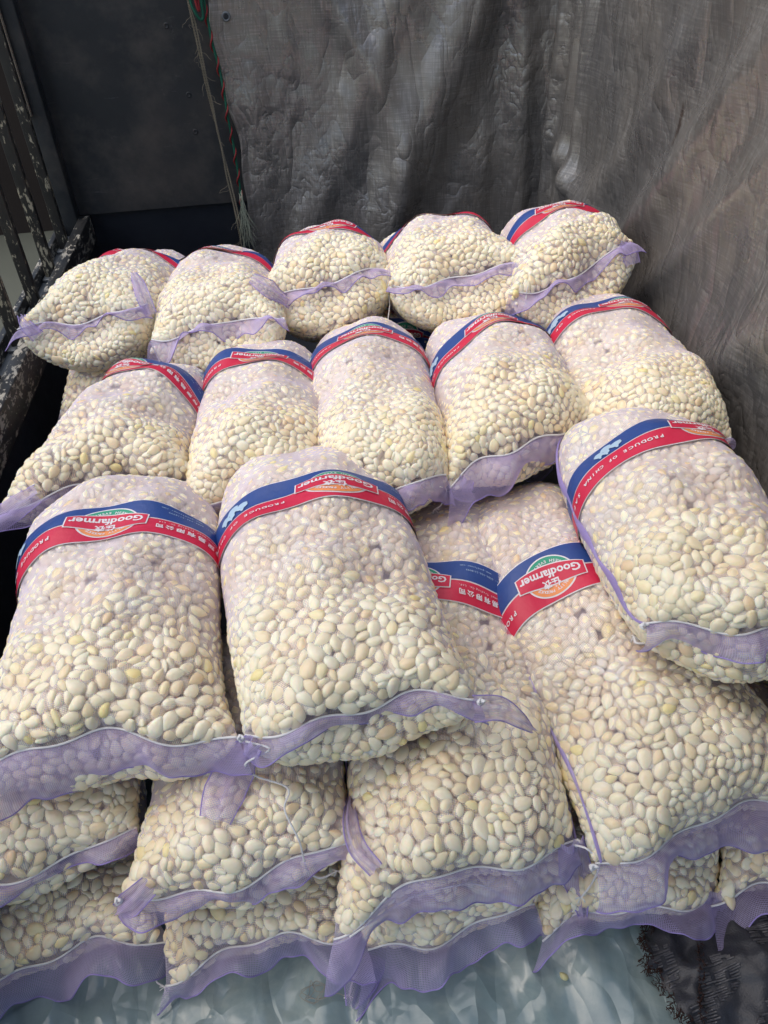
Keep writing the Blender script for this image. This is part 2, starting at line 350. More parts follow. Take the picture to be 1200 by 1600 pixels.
def tarp_pos(s, z):
    R = .035
    hem = .03*math.sin(z*2.1+.6)+.010*math.sin(z*9)+.006*math.sin(z*23)
    if s < S_CORNER-R: x, y, nx, ny = TX0+s+hem*max(0, 1-s/.3), BACK_Y, 0, -1
    elif s > S_CORNER+R: x, y, nx, ny = RIGHT_X, BACK_Y-(s-S_CORNER), -1, 0
    else:
        a = (s-(S_CORNER-R))/(2*R)*math.pi/2; x = RIGHT_X-R+math.sin(a)*R; y = BACK_Y-R+math.cos(a)*R; nx, ny = -math.sin(a), -math.cos(a)
    ds = s-S_CORNER
    fold = lambda u, wd: math.exp(-(u/wd)**2)
    d = .0
    d += .035*fbm(s*1.1, z*.5, 1.3, 3)+.018*fbm(s*3.2, z*1.3, 7.7, 2)+.003*fbm(s*8, z*4, 3.1, 2)
    # big diagonal swags on the back sheet
    if ds < 0:
        u = (s-.95)-.50*(z-1.1)
        d += .055*fold(u, .13)-.03*fold(u-.24, .12)+.03*fold(u+.33, .10)
        d += .035*fold((s-.45)-.3*math.sin(z*2.2), .07)
        d += .03*fold(ds+.16+.05*(z-1), .05)-.02*fold(ds+.27, .05)
    # folds hanging by the corner and slanting ones on the side sheet
    else:
        d += .05*fold(ds-.10-.04*(z-1), .035)+.028*fold(ds-.26-.02*z, .04)+.04*fold(ds-.47+.03*z, .05)-.03*fold(ds-.36, .05)
        u = ds-1.35-.9*(z-1.0); d += .05*fold(u, .10)+.03*fold(u-.33, .08)+.035*fold(u+.38, .12)
        u = ds-2.2-.8*(z-1.0); d += .05*fold(u, .14)
        low = max(0, .95-z); d += .10*low*low*min(1, ds/.3)
        d += .05*fold(z-.78+.25*(ds-.3), .07)*fold(ds-.5, .35)
    d += .005*math.sin(s*47+3*math.sin(z*2.3))*(.35+.65*abs(noise.noise((s*2, z, 5))))
    calm = math.exp(-(ds/.07)**2); d = d*(1-.8*calm)
    d = max(d, -.05)
    return (x+nx*(d+.03), y+ny*(d+.03), z)
SS = np.linspace(0, SMAX, NS); ZZ = np.linspace(.02, ZMAX, NZ)
V = [tarp_pos(s, z) for z in ZZ for s in SS]; UVt = [(s, z) for z in ZZ for s in SS]
tm = mesh('tarpaulin', V, grid_faces(NS, NZ)); set_uv(tm, UVt)
tp = link('tarpaulin', tm, M_TARP)
tag(tp, 'grey brown woven tarpaulin hung over the back corner with wrinkles and folds', 'tarpaulin')
md = tp.modifiers.new('thickness', 'SOLIDIFY'); md.thickness = .0015; md.offset = -1
# eyelet in the tarpaulin's edge
def ring(c, r1, r2, nrm, n=28, m=8):
    c = Vector(c); nrm = Vector(nrm).normalized(); a = nrm.cross(Vector((0, 0, 1))).normalized(); b = nrm.cross(a); V = []; F = []
    for i in range(n):
        t = 2*math.pi*i/n; e = a*math.cos(t)+b*math.sin(t)
        for j in range(m):
            q = 2*math.pi*j/m; V.append(c+e*(r1+r2*math.cos(q))+nrm*(r2*.6*math.sin(q)))
    for i in range(n):
        for j in range(m): F.append((i*m+j, i*m+(j+1) % m, ((i+1) % n)*m+(j+1) % m, ((i+1) % n)*m+j))
    return mesh('ring', V, F)
tp.parent = None
ep = tarp_pos(.065, 1.36)
ey = link('eyelet', ring((ep[0], ep[1]-.004, ep[2]), .014, .005, (0, -1, 0)), M_STEEL); ey.parent = tp
V = [(ep[0]+math.cos(k)*.011, ep[1]-.006, ep[2]+math.sin(k)*.011) for k in np.linspace(0, 2*math.pi, 16, endpoint=False)]
eh = link('eyelet_hole', mesh('eh', V, [tuple(range(16))]), M_DECK, None, False); eh.parent = tp

# ropes between the bulkhead and the tarpaulin
M_TWINE = flat_mat('old_twine', (.30, .27, .21), .9, .1, .5, 60, .5, 500)
def rope_path(x0, z0, x1, z1, n, sag, seed, y=3.70):
    r_ = random.Random(seed); P = []
    for i in range(n+1):
        t = i/n; P.append((x0+(x1-x0)*t+sag*math.sin(math.pi*t)+r_.uniform(-.004, .004), y+r_.uniform(-.006, .006), z0+(z1-z0)*t))
    return smooth_path(P, 6)
v, f = [], []
for a, (xa, xb, sg) in enumerate(((-.315, -.225, .010), (-.297, -.205, -.004))):
    v1, f1 = twist_rope(rope_path(xa, 1.75, xb, .35, 14, sg, 4+a), .0042, 2, .02, 5)
    o_ = len(v); v += v1; f += [tuple(q+o_ for q in g_) for g_ in f1]
tw = link('twine', mesh('twine', v, f), M_TWINE); tag(tw, 'old grey brown double twine hanging down beside the dark bulkhead', 'twine')
# frayed fibres
v, f = [], []
for k in range(26):
    z = random.uniform(.4, 1.5); t = (1.75-z)/1.4; x = -.305+.09*t; P = [Vector((x, 3.695, z))]
    d = Vector((random.uniform(-1, 1), -.3, random.uniform(-1, .4))).normalized()
    for q in range(5): P.append(P[-1]+d*random.uniform(.006, .016)); d = (d+Vector((random.uniform(-.6, .6), random.uniform(-.2, .2), random.uniform(-.7, .4)))).normalized()
    v1, f1 = tube(P, .0006, 4); o_ = len(v); v += v1; f += [tuple(q+o_ for q in g_) for g_ in f1]
fr = link('loose_fibres', mesh('fibres', v, f), M_TWINE); fr.parent = tw; fr['kind'] = 'stuff'
# green and red strap
M_GREENR = flat_mat('green_strap', (.012, .11, .07), .6, .3, .3, 60, .3, 400); M_REDR = flat_mat('red_strap', (.26, .025, .03), .7, .3, .3, 60, .3, 400)
gp = rope_path(-.262, 1.75, -.193, .62, 12, .022, 9, 3.715)
sr = empty('rope', (-.26, 3.7, .62)); tag(sr, 'green cord twined with red hanging at the edge of the tarpaulin', 'rope')
v, f = tube(gp, .0055, 6); link('green_cord', mesh('gc', v, f), M_GREENR, sr)
rp = []
L = 0
for i, p in enumerate(gp):
    if i: L += (p-gp[i-1]).length
    rp.append(p+Vector((math.cos(L*70)*.008-.002, -math.sin(L*70)*.008-.002, 0)))
v, f = tube(smooth_path(rp, 3), .0038, 6); link('red_cord', mesh('rc', v, f), M_REDR, sr)
# the flat green loop at its top
lp = smooth_path([(-.262, 3.70, 1.75), (-.275, 3.70, 1.46), (-.262, 3.695, 1.385), (-.240, 3.70, 1.36), (-.232, 3.70, 1.42), (-.236, 3.70, 1.75)], 8)
v, f = tube(lp, .006, 6); link('green_cord', mesh('gc', v, f), M_GREENR, sr)
v, f = tube(smooth_path([(-.250, 3.70, 1.5), (-.254, 3.69, 1.43), (-.246, 3.69, 1.39), (-.244, 3.70, 1.44), (-.250, 3.70, 1.5)], 6), .005, 6); link('red_cord', mesh('rc', v, f), M_REDR, sr)
# pale frayed end low on the cord
v, f = [], []
for k in range(40):
    x = -.197+random.uniform(-.01, .01); P = [Vector((x, 3.69, .64+random.uniform(-.08, .06)))]; d = Vector((random.uniform(-.2, .3), -.05, -1)).normalized()
    for q in range(5): P.append(P[-1]+d*.03); d = (d+Vector((random.uniform(-.3, .3), random.uniform(-.1, .1), 0))).normalized()
    v1, f1 = tube(P, .0009, 4); o_ = len(v); v += v1; f += [tuple(q+o_ for q in g_) for g_ in f1]
o_ = link('frayed_end', mesh('fe', v, f), flat_mat('pale_fibre', (.38, .42, .34), .9), sr); o_['kind'] = 'stuff'

# ------------------------------------------------------------------ plastic sheet on the deck
def film_mat():
    m, t, out = newmat('clear_film_over_blue'); p = N(t, 'ShaderNodeBsdfPrincipled'); tc = N(t, 'ShaderNodeTexCoord'); v = tc.outputs['Object']
    n = noise_n(t, v, 5, 6, .62, .7)
    c = ramp(t, n, [(.3, (.14, .21, .23)), (.5, (.19, .265, .28)), (.62, (.27, .34, .335)), (.75, (.17, .27, .31))])
    t.links.new(c, p.inputs['Base Color']); p.inputs['Roughness'].default_value = .13; p.inputs['Specular IOR Level'].default_value = .55
    p.inputs['Coat Weight'].default_value = .15; p.inputs['Coat Roughness'].default_value = .1
    mp = N(t, 'ShaderNodeMapping'); mp.inputs['Scale'].default_value = (2.4, 1, 1); mp.inputs['Rotation'].default_value = (0, 0, .15); t.links.new(v, mp.inputs[0])
    r = math_(t, 'ABSOLUTE', math_(t, 'SUBTRACT', noise_n(t, mp.outputs[0], 3.6, 1.5, .4, .5), .5))
    r2 = math_(t, 'ABSOLUTE', math_(t, 'SUBTRACT', noise_n(t, v, 16, 1, .4, .8), .5))
    vo = N(t, 'ShaderNodeTexVoronoi'); vo.inputs['Scale'].default_value = 6; vo.feature = 'F1'
    nn = N(t, 'ShaderNodeTexNoise'); nn.inputs['Scale'].default_value = 5; t.links.new(v, nn.inputs['Vector']); wp = N(t, 'ShaderNodeVectorMath'); wp.operation = 'MULTIPLY_ADD'
    t.links.new(nn.outputs['Color'], wp.inputs[0]); wp.inputs[1].default_value = (.35, .35, 0); t.links.new(mp.outputs[0], wp.inputs[2]); t.links.new(wp.outputs[0], vo.inputs['Vector'])
    b = bump(t, math_(t, 'ADD', math_(t, 'MULTIPLY_ADD', r2, .12, r), math_(t, 'MULTIPLY', vo.outputs['Distance'], .4)), .9, .03)
    t.links.new(b, p.inputs['Normal']); t.links.new(p.outputs[0], out.inputs[0]); return m
nx_, ny_ = 260, 110; V = []
for j in range(ny_):
    y = -.3+j/(ny_-1)*1.5
    for i in range(nx_):
        x = -1.0+i/(nx_-1)*2.2
        a = x*1.0+.22*y+.05*noise.noise((x*3, y*3, 0))
        z = .008+.030*abs(noise.noise((a*8, y*1.3, 2)))+.007*abs(noise.noise((a*19, y*2.6, 5)))+.004*noise.noise((x*6, y*6, 9))
        V.append((x, y, max(.002, z)))
sheet = link('plastic_sheet', mesh('sheet', V, grid_faces(nx_, ny_)), film_mat()); tag(sheet, 'glossy wrinkled pale blue green plastic sheet on the floor in front of the sacks', 'plastic sheet')

# ------------------------------------------------------------------ garlic sacks
SPEC = {
 'C1': ((-0.759, 0.930, 0.470), (-0.206, 0.912, 0.500), (-0.495, 1.696, 0.552), 0.235, 0.15,
   {'seamarc': 0.03, 'p2': 3.2, 'bcurve': 0.45, 'bsy': 1.05, 'selv_w': 0.008, 'rise': 0.03, 'bot': 1.0, 'cs': 1.34, 'seed': 1, 'label': 'large front sack beside the flaking rail, its wide purple hem over a cut off sack', 'band': 0.335, 'hem': ([-1, -0.5, 0, 0.5, 1], [0.13, 0.11, 0.1, 0.08, 0.06]), 'down': 0.9, 'bulge': 0.1, 'selvedge': (-1,)}),
 'C2': ((-0.198, 0.883, 0.510), (0.257, 0.889, 0.530), (-0.058, 1.718, 0.573), 0.228, 0.15,
   {'seamarc': 0.03, 'p2': 3.2, 'bcurve': 0.45, 'bsy': 1.05, 'bx': 0.07, 'rise': 0.03, 'bot': 1.0, 'cs': 1.34, 'seed': 2, 'label': 'plump front sack in the middle with a long white string hanging from its mouth', 'band': 0.35, 'hem': ([-1, -0.5, 0, 0.5, 1], [0.07, 0.03, 0.025, 0.03, 0.06]), 'down': 0.9, 'bulge': 0.1, 'selvedge': ()}),
 'C3': ((0.626, 0.964, 0.570), (0.999, 0.832, 0.600), (0.814, 1.661, 0.608), 0.212, 0.155,
   {'p2': 3.2, 'btilt': -0.18, 'bcurve': 0.3, 'bsy': 1.05, 'selv_w': 0.01, 'bx': 0.12, 'rise': 0.03, 'bot': 1.0, 'cs': 1.34, 'seed': 3, 'label': 'big tilted sack by the right hand tarpaulin, its purple side seam facing the camera', 'band': 0.32, 'hem': ([-1, -0.5, 0, 0.5, 1], [0.05, 0.06, 0.05, 0.04, 0.03]), 'down': 1.0, 'bulge': 0.1, 'selvedge': (-1,)}),
 'B3': ((-0.066, 0.638, 0.240), (0.421, 0.711, 0.280), (0.350, 1.717, 0.383), 0.225, 0.15,
   {'seamarc': 0.03, 'bcurve': 0.4, 'btilt': 0.22, 'bsy': 1.2, 'bsx': 1.3, 'bx': -0.07, 'cs': 1.3, 'seed': 4, 'label': 'long sack under the middle front sack, only half of its printed band showing', 'band': 0.49, 'hem': ([-1, -0.5, 0, 0.5, 1], [0.09, 0.08, 0.07, 0.07, 0.08]), 'down': 0.8, 'bulge': 0.03, 'selvedge': (1,)}),
 'B4': ((0.459, 0.662, 0.280), (0.972, 0.734, 0.300), (0.517, 1.655, 0.408), 0.24, 0.155,
   {'seamarc': -0.005, 'selv_w': 0.0045, 'selv_shift': -0.05, 'bc0': -0.07, 'bcurve': 1.2, 'btilt': 0, 'bx': -0.085, 'bsy': 1.25, 'bsx': 1.35, 'cs': 1.3, 'seed': 5, 'label': 'long sack whose printed emblem shows clearest, sloping down to the black scrap', 'band': 0.45, 'hem': ([-1, -0.5, 0, 0.5, 1], [0.08, 0.09, 0.09, 0.1, 0.1]), 'down': 0.8, 'bulge': 0.03, 'selvedge': (-1,)}),
 'B5': ((0.982, 0.693, 0.280), (1.451, 0.771, 0.300), (1.199, 1.498, 0.398), 0.2, 0.12,
   {'seed': 6, 'label': 'sack at the far right edge mostly hidden under the tilted sack', 'bulge': 0.03, 'single': True}),
 'B2': ((-0.477, 0.720, 0.270), (-0.008, 0.746, 0.300), (-0.197, 1.330, 0.322), 0.215, 0.115,
   {'cs': 1.3, 'seed': 7, 'label': 'sack squeezed between two others in the second layer, a string dangling over it', 'hem': ([-1, -0.5, 0, 0.5, 1], [0.05, 0.045, 0.04, 0.045, 0.05]), 'down': 0.9, 'bulge': 0.06, 'selvedge': (1,)}),
 'B1': ((-0.898, 0.761, 0.270), (-0.454, 0.858, 0.300), (-0.671, 1.392, 0.322), 0.215, 0.115,
   {'cs': 1.3, 'seed': 8, 'label': 'second layer sack cut off by the left edge with a narrow crumpled purple hem', 'hem': ([-1, -0.5, 0, 0.5, 1], [0.03, 0.03, 0.03, 0.03, 0.04]), 'down': 0.7, 'bulge': 0.06}),
 'A1': ((-0.941, 0.710, 0.070), (-0.437, 0.738, 0.080), (-0.711, 1.298, 0.115), 0.2, 0.1,
   {'seed': 9, 'label': 'flattened bottom sack at the left corner lying on the plastic sheet', 'hem': ([-1, -0.5, 0, 0.5, 1], [0.09, 0.08, 0.07, 0.08, 0.08]), 'down': 0.35, 'bulge': 0.02, 'single': True}),
 'A2': ((-0.429, 0.668, 0.070), (-0.028, 0.696, 0.080), (-0.222, 1.218, 0.115), 0.2, 0.1,
   {'seed': 10, 'label': 'flattened bottom sack between two others, its purple hem spread on the plastic', 'hem': ([-1, -0.5, 0, 0.5, 1], [0.06, 0.05, 0.05, 0.07, 0.09]), 'down': 0.35, 'bulge': 0.02}),
 'A3': ((-0.014, 0.647, 0.070), (0.345, 0.658, 0.080), (0.253, 1.140, 0.115), 0.2, 0.1,
   {'seed': 11, 'label': 'thin visible slice of a bottom sack with its hem pointing to the twine scrap', 'hem': ([-1, -0.5, 0, 0.5, 1], [0.12, 0.08, 0.06, 0.06, 0.07]), 'down': 0.35, 'bulge': 0.02}),
 'A4': ((0.350, 0.622, 0.070), (0.755, 0.641, 0.080), (0.680, 1.161, 0.115), 0.21, 0.1,
   {'seed': 12, 'label': 'bottom sack under the clearest printed sack, next to the torn black scrap', 'hem': ([-1, -0.5, 0, 0.5, 1], [0.05, 0.04, 0.04, 0.05, 0.07]), 'down': 0.35, 'bulge': 0.02}),
 'A5': ((0.731, 0.622, 0.080), (1.310, 0.645, 0.080), (1.026, 1.140, 0.115), 0.215, 0.1,
   {'seed': 13, 'label': 'bottom sack in the right corner whose hem lies over the black scrap', 'hem': ([-1, -0.5, 0, 0.5, 1], [0.1, 0.05, 0.05, 0.05, 0.05]), 'down': 0.35, 'bulge': 0.02}),
 'D1': ((-0.833, 1.668, 0.550), (-0.336, 1.712, 0.560), (-0.423, 2.251, 0.540), 0.2, 0.165,
   {'btilt': 0.2, 'p2': 3.2, 'bcurve': 0.5, 'cs': 1.15, 'bsx': 1.35, 'bsy': 1.0, 'bx': -0.05, 'seed': 14, 'label': 'middle row sack beside the rail leaning left with its hem flaring to the rail', 'band': 0.27, 'hem': ([-1, -0.5, 0, 0.5, 1], [0.1, 0.05, 0.04, 0.04, 0.03]), 'down': 0.5, 'bulge': 0.04}),
 'D2': ((-0.331, 1.586, 0.550), (0.003, 1.605, 0.560), (-0.113, 2.325, 0.540), 0.2, 0.165,
   {'btilt': 0.08, 'p2': 3.2, 'bcurve': 0.5, 'cs': 1.15, 'bsx': 1.35, 'bsy': 1.0, 'seed': 15, 'label': 'second sack from the rail in the middle row, wedged behind two front sacks', 'band': 0.33, 'hem': ([-1, -0.5, 0, 0.5, 1], [0.03, 0.03, 0.03, 0.03, 0.03]), 'down': 0.6, 'bulge': 0.04}),
 'D3': ((0.029, 1.494, 0.580), (0.325, 1.504, 0.600), (0.207, 2.416, 0.540), 0.19, 0.165,
   {'p2': 3.2, 'bcurve': 0.5, 'cs': 1.15, 'bsx': 1.35, 'bsy': 1.0, 'seed': 16, 'label': 'narrow upright sack in the centre of the middle row with its emblem centred', 'band': 0.375, 'hem': ([-1, -0.5, 0, 0.5, 1], [0.08, 0.07, 0.06, 0.07, 0.08]), 'down': 0.8, 'bulge': 0.05}),
 'D4': ((0.333, 1.503, 0.600), (0.766, 1.652, 0.640), (0.591, 2.325, 0.560), 0.21, 0.165,
   {'btilt': -0.15, 'p2': 3.2, 'bcurve': 0.5, 'cs': 1.15, 'bsx': 1.35, 'bsy': 1.0, 'seed': 17, 'label': 'middle row sack with a wide drooping hem above the clearest printed sack', 'band': 0.345, 'hem': ([-1, -0.5, 0, 0.5, 1], [0.12, 0.11, 0.08, 0.06, 0.05]), 'down': 0.9, 'bulge': 0.05}),
 'D5': ((0.729, 1.551, 0.580), (1.106, 1.536, 0.600), (0.957, 2.327, 0.580), 0.21, 0.165,
   {'btilt': -0.12, 'p2': 3.2, 'bcurve': 0.5, 'cs': 1.15, 'bsx': 1.35, 'bsy': 1.0, 'bx': 0.06, 'seed': 18, 'label': 'middle row sack against the right hand tarpaulin behind the tilted sack', 'band': 0.31, 'hem': ([-1, -0.5, 0, 0.5, 1], [0.03, 0.03, 0.03, 0.03, 0.03]), 'down': 0.6, 'bulge': 0.04, 'selvedge': (-1,)}),
 'E1': ((-0.879, 2.378, 0.680), (-0.464, 2.410, 0.720), (-0.478, 3.004, 0.571), 0.215, 0.175,
   {'seamarc': 0, 'btilt': 0.3, 'bsy': 0.7, 'rise': 0.03, 'bot': 1.1, 'cs': 1.12, 'seed': 19, 'label': 'back row sack resting on the rail with a twisted purple tab standing up', 'band': 0.335, 'full': False, 'hem': ([-1, -0.5, 0, 0.5, 1], [0.06, 0.04, 0.03, 0.03, 0.05]), 'down': 0.2, 'bulge': 0.12, 'p1': 4}),
 'E2': ((-0.465, 2.274, 0.680), (-0.047, 2.244, 0.700), (-0.258, 2.966, 0.571), 0.215, 0.175,
   {'seamarc': 0, 'btilt': 0.3, 'bsy': 0.7, 'rise': 0.03, 'bot': 1.1, 'cs': 1.12, 'seed': 20, 'label': 'back row sack second from the rail with a straight white edged hem', 'band': 0.335, 'full': False, 'hem': ([-1, -0.5, 0, 0.5, 1], [0.07, 0.06, 0.05, 0.05, 0.05]), 'down': 0.2, 'bulge': 0.12, 'p1': 4}),
 'E3': ((-0.101, 2.401, 0.720), (0.318, 2.436, 0.740), (0.172, 2.895, 0.621), 0.215, 0.175,
   {'seamarc': 0, 'btilt': 0.0, 'bsy': 0.7, 'rise': 0.03, 'bot': 1.1, 'cs': 1.12, 'seed': 21, 'label': 'middle back row sack with a curved hem and a thin red band line', 'band': 0.305, 'full': False, 'hem': ([-1, -0.5, 0, 0.5, 1], [0.05, 0.04, 0.03, 0.03, 0.05]), 'down': 0.2, 'bulge': 0.12, 'p1': 4}),
 'E4': ((0.292, 2.330, 0.740), (0.806, 2.315, 0.760), (0.496, 2.827, 0.651), 0.225, 0.175,
   {'seamarc': 0, 'btilt': -0.15, 'bsy': 0.7, 'rise': 0.03, 'bot': 1.1, 'cs': 1.12, 'seed': 22, 'label': 'broad back row sack with a straight purple hem sagging to the right', 'band': 0.305, 'full': False, 'hem': ([-1, -0.5, 0, 0.5, 1], [0.04, 0.04, 0.035, 0.04, 0.05]), 'down': 0.2, 'bulge': 0.12, 'p1': 4}),
 'E5': ((0.653, 2.138, 0.740), (1.133, 2.359, 0.780), (0.947, 2.734, 0.701), 0.225, 0.175,
   {'seamarc': 0, 'btilt': -0.3, 'bsy': 0.7, 'rise': 0.03, 'bot': 1.1, 'cs': 1.12, 'seed': 23, 'label': 'highest back row sack in the tarpaulin corner', 'band': 0.305, 'full': False, 'hem': ([-1, -0.5, 0, 0.5, 1], [0.05, 0.045, 0.04, 0.04, 0.07]), 'down': 0.2, 'bulge': 0.12, 'p1': 4}),
 'G1': ((0.199, 2.469, 0.500), (0.519, 2.448, 0.500), (0.457, 2.850, 0.535), 0.2, 0.1,
   {'seed': 24, 'label': 'half buried sack glimpsed in the gap under the back row with its band showing', 'band': 0.5, 'full': False, 'bulge': 0.02}),
 'G2': ((-0.829, 2.291, 0.450), (-0.390, 2.323, 0.450), (-0.633, 2.889, 0.475), 0.2, 0.1,
   {'seed': 25, 'label': 'buried sack glimpsed in the dark gap beneath the back row by the rail', 'bulge': 0.02}),
}
